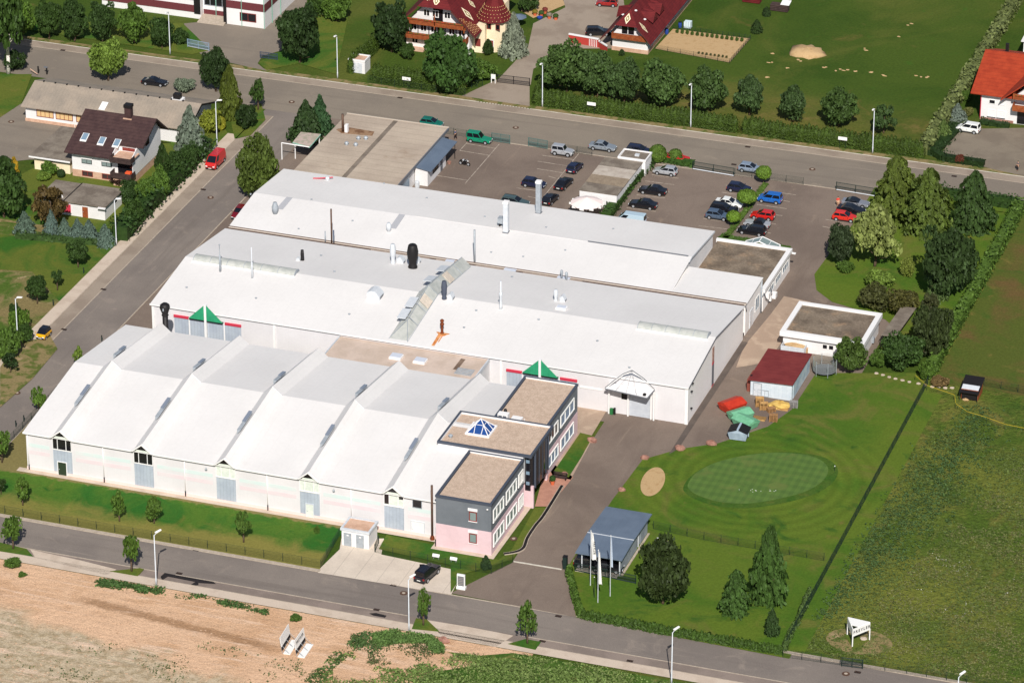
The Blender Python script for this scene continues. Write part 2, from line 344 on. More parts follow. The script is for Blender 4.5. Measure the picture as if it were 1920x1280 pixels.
M_LSTEEL = mat('light_steel', S(205, 208, 212), S(194, 198, 203), s=2, fine=.04, rough=.45)
M_BROWNPIPE = mat('brown_pipe', S(98, 74, 60), S(84, 62, 50), s=2, fine=.1, rough=.6)
M_RUST = mat('rust', S(128, 62, 26), S(92, 44, 24), s=4, fine=.2, fs=10)
M_GLASSD = glass('dark_glass', S(28, 27, 32))
M_GLASSB = glass('blue_glass', S(36, 70, 130))
M_GLASSG = glass('grey_green_glass', S(128, 142, 140), .15)
M_GLASSL = glass('pale_blue_glass', S(120, 142, 160), .25)
M_SKYL = glass('skylight_dome', S(206, 210, 220), .3)
M_GLASSV = glass('vent_grey_glass', S(128, 136, 150), .3)
M_POLY = mat('cloudy_polycarbonate', S(188, 188, 182), S(172, 174, 168), s=1, fine=.05, rough=.35)
M_WINFR = mat('window_white', S(236, 234, 230), fine=.02, rough=.5)
M_WINRED = mat('window_red_brown', S(130, 58, 52), fine=.04, rough=.5)
M_BLIND = mat('grey_blue_blind', S(140, 154, 174), fine=.04, lines=((2, .1, .3, .15),))
M_FENCE = mat('green_fence_wire', S(44, 66, 52, .8), fine=.08, rough=.5)
M_DFENCE = mat('dark_green_steel', S(30, 46, 42), fine=.08, rough=.5)
M_TEAL = mat('teal_gate_steel', S(76, 104, 100), fine=.06, rough=.5)
M_WHITEP = mat('white_paint', S(236, 234, 230), fine=.03, rough=.5)
M_BARK = mat('bark', S(96, 78, 60), S(74, 60, 48), s=5, fine=.2, fs=12, co='O')
M_BIRCH = mat('birch_bark', S(216, 208, 196), S(150, 140, 130), s=4, a=.55, b=.62, fine=.1, co='O')
M_BLADE = leafmat('grass_blade', .35, .82, 1.22); M_LEAF = leafmat('leaf'); M_NEEDLE = leafmat('needle', .08, .55, 1.4)
M_REDSTONE = mat('red_sandstone', S(164, 122, 106), S(138, 98, 86), s=2, fine=.15, fs=8, bump=.4)
M_PALLET = mat('pallet_wood', S(206, 164, 104), S(180, 136, 84), s=3, fine=.15, lines=((2, .14, .35, .5),))

# ---------------------------------------------------------------- ground
def sheet(name, pts, z, m, kind='structure', label=None):
    b = MB(); b.face(*[(p[0], p[1], z) for p in pts]); o = b.build(name, m, fix=False)
    if o.data.polygons[0].normal.z < 0: o.data.flip_normals()
    return struct(o, kind)
def rect(x0, x1, y0, y1): return [(x0, y0), (x1, y0), (x1, y1), (x0, y1)]
def smooth0(q): return q
def px(*q): return [at(x, y) for x, y in q]
sheet('ground', rect(-3000, 3000, -1500, 4500), 0, M_GRASS)
# roads
sheet('top_road', rect(-400, 400, 68.45, 84.4), .03, M_TOPROAD)
sheet('left_road', rect(-67.3, -57.0, -73.6, 68.45), .03, M_ASPH)
sheet('bottom_road', rect(-400, 400, -82.55, -73.6), .03, M_ASPHX)
sheet('footway_path', rect(-400, 400, 80.6, 82.85), .05, M_BAND)
sheet('verge_ground', [(-400, 84.4), (400, 84.4), (400, 83.05), (-400, 83.05)], .06, M_VERGE)
sheet('parking_road', rect(-67.25, -65.0, -74, 66), .05, M_BAND)
sheet('parking_road', rect(-400, 400, -82.5, -80.6), .05, multi('lane_asphalt', [G(156, 140, 130), (G(140, 126, 117), .2, .4, .6, 0), (G(110, 98, 92), .5, .68, .8, .5)], bump=.1, fs=9, fine=.12, dist=.02))
b = MB()
for x0, x1 in ((-400, -58), (-56.5, -34.5), (-25, 59.5), (74, 400)): b.box(x0, x1, 82.85, 83.05, .03, .07)
for i in range(18): b.box(-34.2+i*.52, -33.92+i*.52, 82.85, 83.05, .03, .07)
for i in range(26): b.box(59.8+i*.55, 60.1+i*.55, 82.85, 83.05, .03, .07)
for i in range(6): b.box(-57.9+i*.25, -57.75+i*.25, 82.85, 83.05, .03, .07)
struct(b.build('road_marking', M_LINE))
b = MB()
b.box(-400, 400, 80.5, 80.62, .02, .062); b.box(-65.02, -64.85, -74, 66, .02, .07); b.box(-400, -22.6, -80.66, -80.48, .02, .07); b.box(-20, 13.2, -80.66, -80.48, .02, .07); b.box(28.9, 400, -80.66, -80.48, .02, .07)
b.box(-57.1, -56.92, -24.6, 36, .02, .12); b.box(-57.1, -56.92, -73.6, -24.6, .02, .14); b.box(-400, -2, -73.65, -73.0, .02, .12); b.box(-2, 17, -73.65, -73.45, .02, .08); b.box(17, 34.3, -73.65, -73.45, .02, .065); b.box(34.3, 400, -73.65, -73.0, .02, .12)
b.box(-67.4, -67.22, -74, 60, .02, .13); b.box(-400, 400, -82.62, -82.48, .02, .13); b.box(-27, 60.5, 68.3, 68.5, .02, .1)
struct(b.build('kerb', M_KERB))
# pavements
sheet('pavement', rect(-69.4, -67.4, -60, 57), .12, M_PAVE)
sheet('pavement', rect(-400, 400, -84.4, -82.62), .12, M_PAVE)
b = MB()
b.prism(px((57, 1031), (66, 1046), (200, 1079), (218, 1068), (150, 1051)), .03, .12); b.prism(px((800, 1163), (826, 1191), (930, 1213), (962, 1192), (880, 1176)), .03, .12)
struct(b.build('pavement', M_PAVE))
# asphalt round the factory
sheet('yard_ground', rect(-57.0, 61, 33, 68.45), .045, M_ASPH2)
sheet('yard_ground', rect(-56.95, -48, -24.6, 36), .04, M_ASPH2)
sheet('yard_ground', rect(14, 52, -20, 34), .06, M_ASPH2)
sheet('driveway_road', px((845, 1112), (1080, 1157), (1063, 1066), (1085, 1030), (1150, 935), (1205, 862), (1275, 842), (1345, 832), (1440, 800), (1485, 768), (1500, 720), (1290, 720), (1137, 785), (1095, 850), (1045, 925), (1005, 985), (960, 1055)), .075, M_ASPH2)
sheet('tan_pavement', px((1395, 650), (1445, 590), (1470, 556), (1520, 567), (1460, 650), (1440, 680), (1380, 690)), .09, M_TANPAVE)
sheet('drain_road_strip', [(32.5, 11), (33.4, 11), (33.4, -24.5), (32.6, -26.5), (32.5, -17)], .1, mat('dark_patch_asphalt', G(108, 96, 88), G(98, 87, 80), s=.4, fine=.1))
sheet('forecourt_pavement', px((596, 1074), (600, 1066), (637, 1030), (640, 1010), (720, 1010), (715, 1040), (868, 1072), (846, 1115)), .09, M_CONC)
sheet('tan_pavement', px((1036, 892), (1030, 880), (1083, 760), (1139, 768), (1109, 818), (1112, 822), (1070, 900)), .1, M_TANPAVE)
sheet('entrance_pavement', px((1003, 950), (1015, 905), (1040, 872), (1075, 895), (1030, 950)), .1, M_PINKPAVE)
sheet('driveway_road', px((866, 181), (932, 150), (993, 152), (993, 200)), .08, M_BAND)
sheet('driveway_road', px((932, 152), (995, 160), (1000, 130), (1070, 92), (1150, 92), (1175, 40), (1160, -60), (1040, -60), (1060, 15), (1000, 45), (990, 90)), .07, M_BAND)
sheet('driveway_road', px((383, 108), (352, 80), (345, 45), (420, 38), (500, 44), (545, 5), (560, -30), (650, -30), (600, 45), (540, 92), (492, 106), (483, 120), (500, 134)), .07, M_TOPROAD)
sheet('driveway_road', px((1763, 292), (1800, 238), (1845, 242), (1960, 240), (1960, 340), (1862, 318)), .07, multi('house_yard_asphalt', [G(146, 134, 118), (G(134, 122, 108), .2, .4, .6, 0)], bump=.1, fs=9, fine=.12, dist=.02))
sheet('driveway_road', px((-120, 300), (40, 195), (140, 215), (140, 300), (55, 300), (0, 306), (-120, 310)), .06, M_TOPROAD)
# lawns
sheet('lawn', [(-56.9, -73.0), (-2.2, -73.0), (-3.0, -64.5), (-2.6, -60), (-51, -60), (-51, -24.6), (-56.9, -24.6)], .1, M_LAWNF)
sheet('lawn', px((710, 1030), (725, 1003), (835, 1027), (935, 1050), (960, 1030), (1003, 952), (1030, 952), (960, 1050), (868, 1077), (845, 1112), (845, 1060)), .12, M_LAWN)
sheet('lawn', px((1038, 885), (1088, 812), (1112, 818), (1090, 858), (1066, 896)), .12, M_LAWN)
sheet('lawn', px((1080, 1157), (1063, 1066), (1085, 1030), (1150, 935), (1205, 862), (1275, 842), (1345, 832), (1440, 800), (1485, 768), (1530, 700), (1760, 700), (1480, 1235), (1280, 1197)), .09, M_GOLF)
sheet('lawn', px((1560, 470), (1527, 515), (1531, 545), (1560, 567), (1610, 582), (1660, 600), (1760, 690), (1905, 395), (1640, 352), (1600, 420)), .1, M_GOLF)
sheet('lawn', [(-125, -60), (-69.4, -60), (-69.4, 14), (-125, 14)], .05, M_DRYFIELD)
sheet('lawn', px((120, 575), (215, 462), (0, 440), (-100, 450), (-100, 500), (60, 510)), .08, M_LAWN)
sheet('lawn', [(-125, 14.2), (-69.4, 14.2), (-69.4, 57), (-73, 62), (-86, 64), (-95, 30), (-125, 30)], .05, M_LAWN)
sheet('lawn', px((-120, 300), (40, 195), (60, 140), (-120, 140)), .08, M_LAWN)
sheet('lawn', px((440, 262), (470, 255), (498, 226), (490, 195), (430, 215)), .13, M_LAWN)
sheet('lawn', px((-60, 40), (343, 45), (395, 95), (360, 103), (-60, 40)), .08, M_LAWN)
sheet('lawn', px((484, 118), (500, 132), (560, 120), (630, 140), (660, 0), (620, -60), (540, 90)), .08, M_LAWN)
sheet('path', [(-125, 13.6), (-69.5, 13.6), (-69.5, 14.3), (-125, 14.3)], .09, M_VERGE)
M_DRYMEAD = multi('dry_meadow_grass', [G(90, 100, 42), (G(112, 92, 54), .07, .46, .66, .8), (G(70, 98, 36), .13, .52, .7, 1), (G(124, 112, 58), .3, .58, .76, .5)], bump=.5, fs=2.5, fine=.18, dist=.2)
sheet('lawn', [(62.6, 7.5), (120, 7.5), (120, 68.3), (62.3, 68.3)], .06, M_DRYMEAD)
# park strip in the left road, islands with street trees
for q in (((0, 690), (30, 645), (95, 632), (108, 655), (60, 712), (0, 765)),):
    sheet('planting_ground', px(*q), .14, M_VERGE)
for q in (((-30, 1010), (0, 1018), (50, 1030), (62, 1044), (-30, 1030)), ((206, 1072), (262, 1066), (270, 1068), (258, 1081)), ((772, 1180), (780, 1160), (800, 1162), (824, 1185)), ((952, 1208), (985, 1199), (1014, 1204), (1004, 1219))):
    b = MB(); b.prism(px(*q), .03, .16); struct(b.build('planting_ground', M_LAWN))
# gravel margin along the front hall
sheet('gravel_path', [(-52.6, -61.0), (10, -61.0), (10, -59.9), (-52.6, -59.9)], .13, M_PAVE)
sheet('gravel_path', [(10, -62.9), (19, -62.9), (19.2, -47), (18, -47), (18, -61), (10, -61)], .14, M_PAVE)
# bare earth, weeds field at the bottom
sheet('weed_ground', px((838, 1222), (900, 1229), (962, 1224), (1110, 1249), (1310, 1285), (1310, 1345), (740, 1345), (800, 1262), (900, 1246)), .07, multi('weedy_ground', [G(84, 112, 46), (G(66, 98, 36), .3, .4, .6, .5), (G(130, 126, 72), .5, .55, .72, 1)], fs=3))
sheet('dirt', [(-200, -84.4), (32, -84.4), (32, -400), (-200, -400)], .05, M_DIRT)
# vegetable bed, earth heap, putting green, bunker
sheet('garden_ground', px((1262, 55), (1407, 73), (1368, 118), (1228, 92)), .06, M_SAND)
sheet('garden_ground', px((1050, -10), (1060, 10), (1000, 35), (975, 20), (1000, -10)), .06, M_SAND)
def smooth(q, n=6):
    out = []; m = len(q)
    for i in range(m):
        a0, a1, a2, a3 = (q[(i+d) % m] for d in (-1, 0, 1, 2))
        for k in range(n): t = k/n; out.append(.5*((2*a1)+(-a0+a2)*t+(2*a0-5*a1+4*a2-a3)*t*t+(-a0+3*a1-3*a2+a3)*t**3))
    return out
PG = smooth(px((1290, 908), (1305, 888), (1340, 869), (1390, 856), (1440, 850), (1490, 851), (1530, 859), (1551, 875), (1550, 893), (1532, 911), (1500, 926), (1450, 938), (1400, 945), (1350, 942), (1310, 930), (1293, 919)))
sheet('putting_lawn', PG, .13, M_PUTT)
PC = sum((V(p) for p in PG), V((0, 0, 0)))/len(PG)
sheet('fringe_lawn', [PC+(p-PC)*1.1+V((.5, -.4, 0)) for p in PG], .11, multi('fringe_turf', [G(78, 104, 40), (G(64, 98, 34), .3, .45, .6, .5), (G(98, 110, 48), .5, .58, .75, 1)], fs=3))
sheet('bunker_ground', smooth([at(1224+22*math.cos(t)-7*math.sin(t), 904+27*math.sin(t)) for t in [2*PI*i/14 for i in range(14)]], 4), .13, M_SAND)
sheet('meadow_field', [(62.7, -73), (400, -73), (400, 70), (61.7, 70), (61.7, 6), (62.6, -40)], .04, M_MEADOW)
sheet('mown_lawn', [(62.6, -72.5), (65.2, -72.5), (64.8, 4), (61.9, 4)], .07, M_GOLF)
# parking bay lines
b = MB()
def bay(p, q, w=.12):
    a = at(*p); c = at(*q); d = (c-a).normalized(); n = V((-d.y, d.x, 0))*w/2
    b.ext([a+n+V((0, 0, .05)), a-n+V((0, 0, .05)), c-n+V((0, 0, .05)), c+n+V((0, 0, .05))], (0, 0, .014))
for p, q in (((876, 270), (928, 279)), ((862, 283), (917, 292)), ((862, 283), (876, 268)), ((936, 271), (872, 345)), ((820, 330), (878, 339)), ((1017, 292), (1075, 300)),
             ((1008, 303), (1065, 312)), ((1007, 317), (1057, 325)), ((1028, 331), (1042, 335)), ((968, 353), (1005, 358)), ((990, 369), (1005, 372)), ((1085, 289), (1017, 372)),
             ((1222, 328), (1272, 335)), ((1210, 340), (1264, 347)), ((1245, 357), (1255, 360)), ((1194, 366), (1247, 372)), ((1228, 383), (1236, 385)), ((1175, 390), (1230, 397)), ((1200, 405), (1217, 409)),
             ((1361, 348), (1372, 350)), ((1353, 361), (1385, 366)), ((1318, 410), (1360, 416)), ((1310, 424), (1364, 430)), ((1462, 362), (1492, 366)), ((1466, 376), (1481, 379)), ((1419, 384), (1475, 392)), ((1450, 403), (1467, 405)),
             ((1440, 419), (1455, 421)), ((1440, 437), (1445, 438)), ((1548, 412), (1572, 416)), ((1542, 425), (1562, 429)), ((1565, 385), (1572, 386))): bay(p, q)
struct(b.build('road_marking', M_LINE2))
b = MB(); b.prism(px((963, 1052), (1053, 1067), (1053, 1069), (963, 1054)), .08, .12); struct(b.build('drain_road_strip', M_LINE))
# oil-black wet stain in the parking lane and small drain covers
sheet('stained_road_surface', px((301, 1081), (309, 1074), (330, 1078), (400, 1090), (405, 1095), (372, 1093), (372, 1097), (360, 1099), (358, 1096), (366, 1091), (315, 1081), (304, 1088)), .065, mat('wet_tar', S(40, 34, 32), rough=.5))
sheet('stained_road_surface', px((692, 1150), (705, 1149), (725, 1154), (722, 1158), (700, 1154)), .065, bpy.data.materials['wet_tar'])
# ---------------------------------------------------------------- vegetation
def quad(b, c, nrm, sx, sy, R):
    n = V(nrm).normalized(); a = n.orthogonal().normalized(); t = R.uniform(0, 2*PI); c2 = n.cross(a)
    u = a*math.cos(t)+c2*math.sin(t); w = n.cross(u)
    c = V(c); b.add([c-u*sx-w*sy*.5, c+u*sx*.2-w*sy, c+u*sx+w*sy*.3, c-u*sx*.3+w*sy], [(0, 1, 2, 3)])
def rv(R):
    while True:
        v = V((R.uniform(-1, 1), R.uniform(-1, 1), R.uniform(-1, 1)))
        if .05 < v.length < 1: return v.normalized()

def crown_blob(seed, nb=55, per=62, leaf=.058, rb=(.2, .34), shape=None, bottom=.0):
    """crown in a unit box: radius 1, height 0..1 ; leaf clumps gathered in many separate tufts"""
    R = random.Random(seed); b = MB()
    for i in range(nb):
        d = rv(R); aa = math.atan2(d.y, d.x); rad = R.uniform(.4, .84)**.7*(1+.17*math.sin(3*aa+seed)+.1*math.sin(5*aa+seed*2+d.z*3))
        z = .5+.42*d.z*rad*1.05
        if z < bottom: z = bottom+R.uniform(0, .1)
        prof = shape(z) if shape else 1.0
        c = V((d.x*rad*prof*.82, d.y*rad*prof*.82, z)); r = R.uniform(*rb)*(.6+.4*prof)
        for k in range(per):
            v = rv(R)
            if v.z < -.35 and R.random() < .6: v.z = -v.z
            p = c+V((v.x*r, v.y*r, v.z*r*.52))*R.uniform(.7, 1.08)
            n = v*.7+rv(R)*.8
            s = leaf*R.uniform(.6, 1.25); quad(b, p, (n.x, n.y, n.z*1.4), s, s*.75, R)
    return b.mesh('crown', M_LEAF, fix=False)
def crown_cone(seed, tiers=15, leaf=.07, droop=.25, per=260, power=.9, mat_=None, top=.0, jag=.2, low=.0):
    R = random.Random(seed); b = MB()
    for t in range(tiers):
        f = t/tiers; z0 = f; rr = (1-f)**power*(1-low*max(0, 1-f*4.5))
        nb = max(5, int(13*(1-f)+4)); off = R.uniform(0, 6)
        for j in range(nb):
            a = off+2*PI*j/nb+R.uniform(-.15, .15); L = rr*R.uniform(1-jag, 1+jag*.4)
            m = max(5, int(per/nb*(.35+.65*rr)))
            for k in range(m):
                q = R.uniform(.15, 1)**.7; r = L*q
                w = .2*(1-q*.55)*R.uniform(-1, 1)*max(rr, .25)
                z = z0+R.uniform(-.02, .045)+(1.0/tiers)*.9*(1-q)*1.4-droop*.12*q*q
                p = (r*math.cos(a)-w*math.sin(a), r*math.sin(a)+w*math.cos(a), max(z, 0.0))
                n = V((math.cos(a)*.7, math.sin(a)*.7, 1.0))+rv(R)*.9; s = leaf*R.uniform(.6, 1.25)
                quad(b, p, n, s, s*.8, R)
    return b.mesh('crown', mat_ or M_NEEDLE, fix=False)
def crown_ball(seed, n=3600, leaf=.1):
    R = random.Random(seed); b = MB()
    for i in range(n):
        v = rv(R); lump = 1+.07*math.sin(v.x*7+seed)*math.sin(v.y*6)*math.sin(v.z*7); r = R.uniform(.8, 1)*lump
        p = V((v.x*r, v.y*r, .5+v.z*r*.5)); s = leaf*R.uniform(.6, 1.2); quad(b, p, v+rv(R)*.6, s, s*.75, R)
    return b.mesh('crown', M_LEAF, fix=False)
def crown_weep(seed, strands=150, leaf=.06):
    R = random.Random(seed); b = MB()
    for i in range(strands):
        a = R.uniform(0, 2*PI); r = R.uniform(.2, 1)**.6; z1 = .97-.42*r*r+R.uniform(-.06, .03); z0 = max(0, z1-R.uniform(.3, .75))
        for k in range(26):
            t = R.random(); z = z1+(z0-z1)*t; q = r*(.75+.3*t); p = (q*math.cos(a)+R.uniform(-.06, .06), q*math.sin(a)+R.uniform(-.06, .06), z)
            n = V((math.cos(a), math.sin(a), .6))+rv(R)*.7; s = leaf*R.uniform(.6, 1.3); quad(b, p, n, s*.7, s, R)
    return b.mesh('crown', M_LEAF, fix=False)
sh_egg = lambda z: max(.15, math.sin(PI*min(1, max(0.05, z*.75+.22)))**.7)
sh_flame = lambda z: max(.12, (1-z)**.75*1.15) if z > .25 else .75+z
CR = {
 'round': [crown_blob(i, 74, 135) for i in (1, 2, 3)],
 'egg': [crown_blob(i, 64, 115, shape=sh_egg) for i in (11, 12)],
 'flame': [crown_blob(i, 64, 110, shape=sh_flame) for i in (21, 22)],
 'dense': [crown_blob(i, 120, 90, leaf=.05, rb=(.12, .25)) for i in (31, 32)],
 'young': [crown_blob(i, 21, 44, leaf=.09, rb=(.14, .36), shape=sh_egg) for i in (41, 42, 43, 44, 45)],
 'shrub': [crown_blob(i, 50, 80, leaf=.075, bottom=.12) for i in (51, 52, 53)],
 'open': [crown_blob(i, 60, 42, leaf=.065, rb=(.12, .24)) for i in (61, 62)],
 'cone': [crown_cone(i, 13, .066, power=.5, per=700, jag=.38, low=.35, mat_=M_LEAF) for i in (71, 72)],
 'spruce': [crown_cone(i, 12, .062, .6, 600, .7, jag=.35, low=.15, mat_=M_LEAF) for i in (81, 82)],
 'fir': [crown_cone(i, 13, .05, .35, 1100, .42, jag=.42, low=.3, mat_=M_LEAF) for i in (91, 92)],
 'ball': [crown_ball(i) for i in (3, 4)],
 'weep': [crown_weep(5)],
}
CNT = {}
def tree(kind, x, y, top, w, label, tint, cb=.18, cat='tree', name='tree', group=None, trunk='bark', flat=1.0, wy=1.0):
    """x,y foot pixel, top pixel row, w crown width in pixels; real size follows from the ground point"""
    p = at(x, y); s = scale(p); h = max(.4, hgt(x, y, top)); r = w/s/2*(1.3 if kind == 'spruce' else 1.0)
    if h > r: h = max(.5, h-r*.12)
    o = thing(name, label, cat, (p.x, p.y, .05), group, local=True)
    i = CNT.get(kind, 0); CNT[kind] = i+1; v = CR[kind]
    c = link('crown' if trunk else 'foliage', v[i % len(v)], o, (0, 0, h*cb), (0, 0, (i*2.4) % 6.28), (r, r*wy, h*(1-cb)))
    k = U(.9, 1.1); c.color = (tint[0]*k*2.0, tint[1]*k*1.68, tint[2]*U(1.15, 1.4), 1)
    if trunk:
        R = random.Random(i); b = MB(); tr = max(.045, min(.3, h*.02)); zt = h*(cb+(1-cb)*.55)
        pts = [(0, 0, -.1), (R.uniform(-.1, .1)*r*.3, R.uniform(-.1, .1)*r*.3, h*cb), (R.uniform(-.1, .1)*r*.4, R.uniform(-.1, .1)*r*.4, zt)]
        b.tube(pts[0], pts[1], tr*1.25, tr, 7); b.tube(pts[1], pts[2], tr, tr*.4, 7)
        for q in range(6):
            a = q*1.1+R.random(); z0 = h*cb+(zt-h*cb)*R.uniform(.0, .7); e = (math.cos(a)*r*.6, math.sin(a)*r*.6, z0+h*(1-cb)*R.uniform(.12, .3))
            b.tube((0, 0, z0), e, tr*.45, tr*.12, 5)
        b.build('trunk', M_BIRCH if trunk == 'birch' else M_BARK, o, True)
    return o
def shrub(kind, x, y, top, w, label, tint, cat='shrub', name='shrub', group=None, wy=1.0):
    p = at(x, y); sc = scale(p); h = max(.4, hgt(x, y, top)); r = w/sc/2
    if h > r: h = max(.5, h-r*.12)
    i = CNT.get(kind, 0); CNT[kind] = i+1; v = CR[kind]
    o = link(name, v[i % len(v)], None, (p.x, p.y, .05), (0, 0, (i*2.4) % 6.28), (r, r*wy, h)); k = U(.9, 1.1)
    o.color = (tint[0]*k*2.0, tint[1]*k*1.68, tint[2]*U(1.15, 1.4), 1); return tag(o, label, cat, group)

def hedge(pts, width, height, label, tint, spiky=0, dens=34, name='hedge', group=None, leaf=.2, rag=.25, cat='hedge'):
    """clipped or shaggy hedge along world points; spiky>0 gives separate conifer tips that far apart"""
    R = random.Random(len(label)); b = MB()
    for a, c in zip(pts, pts[1:]):
        a = V((a[0], a[1], 0)); c = V((c[0], c[1], 0)); d = c-a; L = d.length; d.normalize(); n = V((-d.y, d.x, 0)); w2 = width/2
        if not spiky:
            q = .78
            b.ext([a-n*w2*q, a+n*w2*q, a+n*w2*q+V((0, 0, height*.9)), a-n*w2*q+V((0, 0, height*.9))], d*L)
            m = int(L*(width+2*height)*dens/4)
            for i in range(m):
                t = R.uniform(0, L); u = R.uniform(0, width+2*height); lump = 1+.13*math.sin(t*1.7)+.1*math.sin(t*.6+1)
                if u < height: p = a+d*t-n*(w2*(1+R.uniform(-.2, rag))); p.z = u*lump; nn = -n
                elif u < 2*height: p = a+d*t+n*(w2*(1+R.uniform(-.2, rag))); p.z = (u-height)*lump; nn = n
                else: p = a+d*t+n*(u-2*height-w2); p.z = height*lump*(1+R.uniform(-.08, rag*.5)); nn = V((0, 0, 1))
                s = leaf*R.uniform(.5, 1.2); quad(b, p, nn+rv(R)*.9, s, s*.75, R)
        else:
            m = max(1, int(L/spiky))
            for i in range(m):
                c0 = a+d*((i+.5)*L/m)+n*R.uniform(-.12, .12); hh = height*R.uniform(.86, 1.12); rr = width/2*R.uniform(.9, 1.15)
                b.lathe((c0.x, c0.y, 0), [(rr*.6, 0), (rr*.62, hh*.6), (.03, hh*.9)], 6)
                for k in range(dens*2):
                    z = R.uniform(0, 1)**.85; r = rr*(1.0 if z < .5 else 1-(z-.5)*1.75)*R.uniform(.8, 1.12); t = R.uniform(0, 2*PI)
                    p = c0+V((math.cos(t)*r, math.sin(t)*r, z*hh)); s = leaf*R.uniform(.5, 1.1)
                    quad(b, p, V((math.cos(t), math.sin(t), .35))+rv(R)*.5, s*.6, s*1.3, R)
    p0 = V((pts[0][0], pts[0][1], 0)); f = link(name, b.mesh(name, M_LEAF, fix=False, off=p0), None, p0); f.color = (tint[0]*1.6, tint[1]*1.45, tint[2]*1.15, 1); return tag(f, label, cat, group)

T_DEEP = (.022, .05, .014); T_MID = (.045, .095, .02); T_LIME = (.085, .15, .03); T_DARK = (.016, .036, .012); T_YEL = (.13, .15, .02)
T_BLUE = (.085, .125, .115); T_PALE = (.115, .16, .07); T_RED = (.05, .04, .016); T_THUJA = (.036, .066, .012); T_FIR = (.02, .045, .016)
g = 'trees in the row along the top left road'
for i, (x, y, t, w, k, tint, l) in enumerate([(-6, 72, -20, 80, 'round', T_DEEP, 'broad tree cut by the left edge of the photo at the top'), (40, 74, 2, 66, 'round', T_MID, 'leafy round tree in the top left corner row, first whole crown'),
        (92, 74, 2, 60, 'dense', T_DEEP, 'dark round tree second along the top left verge'), (140, 78, 2, 60, 'round', T_DEEP, 'dark leafy tree in the middle of the top left row'), (193, 80, 2, 62, 'dense', T_DEEP, 'very dark dense tree left of the pale green one in the top row'),
        (252, 80, 8, 68, 'egg', T_MID, 'lighter green egg-shaped tree in the top left row, left of the lamp'), (304, 92, 34, 48, 'round', T_DEEP, 'small dark tree directly left of the street lamp by the blue gate')]):
    tree(k, x, y, t, w, l, tint, .1, group=g)
shrub('shrub', 338, 84, 52, 34, 'dark low shrub between the street lamp and the blue sliding gate', T_DEEP)
tree('dense', 562, 118, 10, 100, 'large dark tree clump beside the asphalt entrance near the top centre', T_DARK, .05)
tree('round', 632, 40, -20, 60, 'bushy tree behind the dark clump at the top edge', T_MID, .05)
tree('round', 604, 30, -26, 60, 'dark tree at the top edge right of the factory wall', T_DEEP, .05)
tree('open', 16, 138, -30, 92, 'tall birch with a white trunk at the left edge', T_DEEP, .2, trunk='birch')
shrub('shrub', 28, 132, 96, 48, 'dark shrub at the foot of the birch', T_DARK)
tree('round', 203, 152, 76, 74, 'bright lime green tree beside the road behind the long grey roof', T_LIME, .12)
tree('dense', 405, 172, 90, 66, 'dark tree on the corner of the two roads', T_DARK, .08)
tree('cone', 432, 222, 128, 54, 'green cone-shaped conifer on the corner, in front of the dark tree', (.04, .062, .012), .02, cat='conifer', name='conifer')
tree('young', 484, 207, 145, 34, 'slim young tree on the road corner with a dark shadow', T_DEEP, .22)
shrub('shrub', 462, 242, 192, 44, 'dark rounded shrub on the grass corner', T_DARK)
shrub('shrub', 346, 172, 146, 44, 'low blue spruce bush beside the black coupe', T_BLUE)
tree('spruce', 358, 292, 200, 62, 'tall blue spruce beside the brown-roofed white house', T_BLUE, .02, cat='spruce', name='blue_spruce')
shrub('shrub', 398, 250, 205, 46, 'yellow-green shrub behind the first lamp of the left road', (.11, .15, .025))
shrub('ball', 414, 245, 218, 20, 'small bright yellow-green rounded shrub', T_YEL)
tree('spruce', 574, 262, 188, 62, 'broad dark spruce left of the brown sheet-roofed hall', T_FIR, .02, cat='spruce', name='spruce')
tree('spruce', 601, 250, 180, 46, 'slimmer dark green spruce behind its broad neighbour at the hall', (.02, .055, .025), .02, cat='spruce', name='spruce')
tree('round', 486, 368, 254, 86, 'big round linden between the left road and the white factory', (.04, .068, .018), .06)
# garden along the left road
hp = [at(q, r) for q, r in ((226, 452), (268, 402), (322, 348), (385, 282))]
hedge(hp, 3.0, 2.6, 'long shaggy dark green hedge along the left road pavement', T_DEEP, 0, 20, leaf=.32, rag=.45)
g = 'garden trees behind the left road hedge'
for x, y, t, w, k, tint, l in [(306, 345, 268, 42, 'flame', T_DARK, 'dark upright tree against the balcony of the white house'), (330, 338, 285, 44, 'round', T_DEEP, 'dark bushy tree right of the balcony'), (355, 320, 270, 40, 'round', T_DEEP, 'leafy dark tree under the tall blue spruce'),
        (243, 380, 338, 50, 'round', T_DEEP, 'round dark tree above the flat-roofed garden shed corner'), (272, 384, 335, 46, 'egg', T_MID, 'mid green tree in the garden right of the shed'), (250, 425, 375, 48, 'round', T_DEEP, 'dark tree beside the shed end wall'), (300, 372, 318, 46, 'round', T_MID, 'bushy tree in the middle of the roadside hedge')]:
    tree(k, x, y, t, w, l, tint, .03, group=g)
shrub('shrub', 228, 345, 328, 44, 'dark purple-leaved shrub under the tan plinth', (.02, .012, .012))
tree('round', 8, 408, 300, 96, 'large dark garden tree at the left edge', T_DEEP, .08)
shrub('shrub', 6, 312, 292, 34, 'small dark bush at the left edge beside the asphalt court', T_DARK)
tree('flame', 28, 342, 292, 28, 'golden yellow columnar conifer in the left garden', (.26, .2, .02), .0, cat='conifer', name='golden_conifer')
tree('open', 97, 428, 340, 82, 'reddish brown tree in front of the garden shed', T_RED, .12)
shrub('shrub', 92, 330, 302, 36, 'green climbing shrub against the white garage wall', T_MID)
shrub('shrub', 82, 338, 322, 30, 'light green low bush at the foot of the garage', T_LIME)
shrub('ball', 115, 333, 318, 16, 'small dark rounded bush beside the garage corner', T_DARK)
g = 'blue spruces in the row at the end of the left garden'
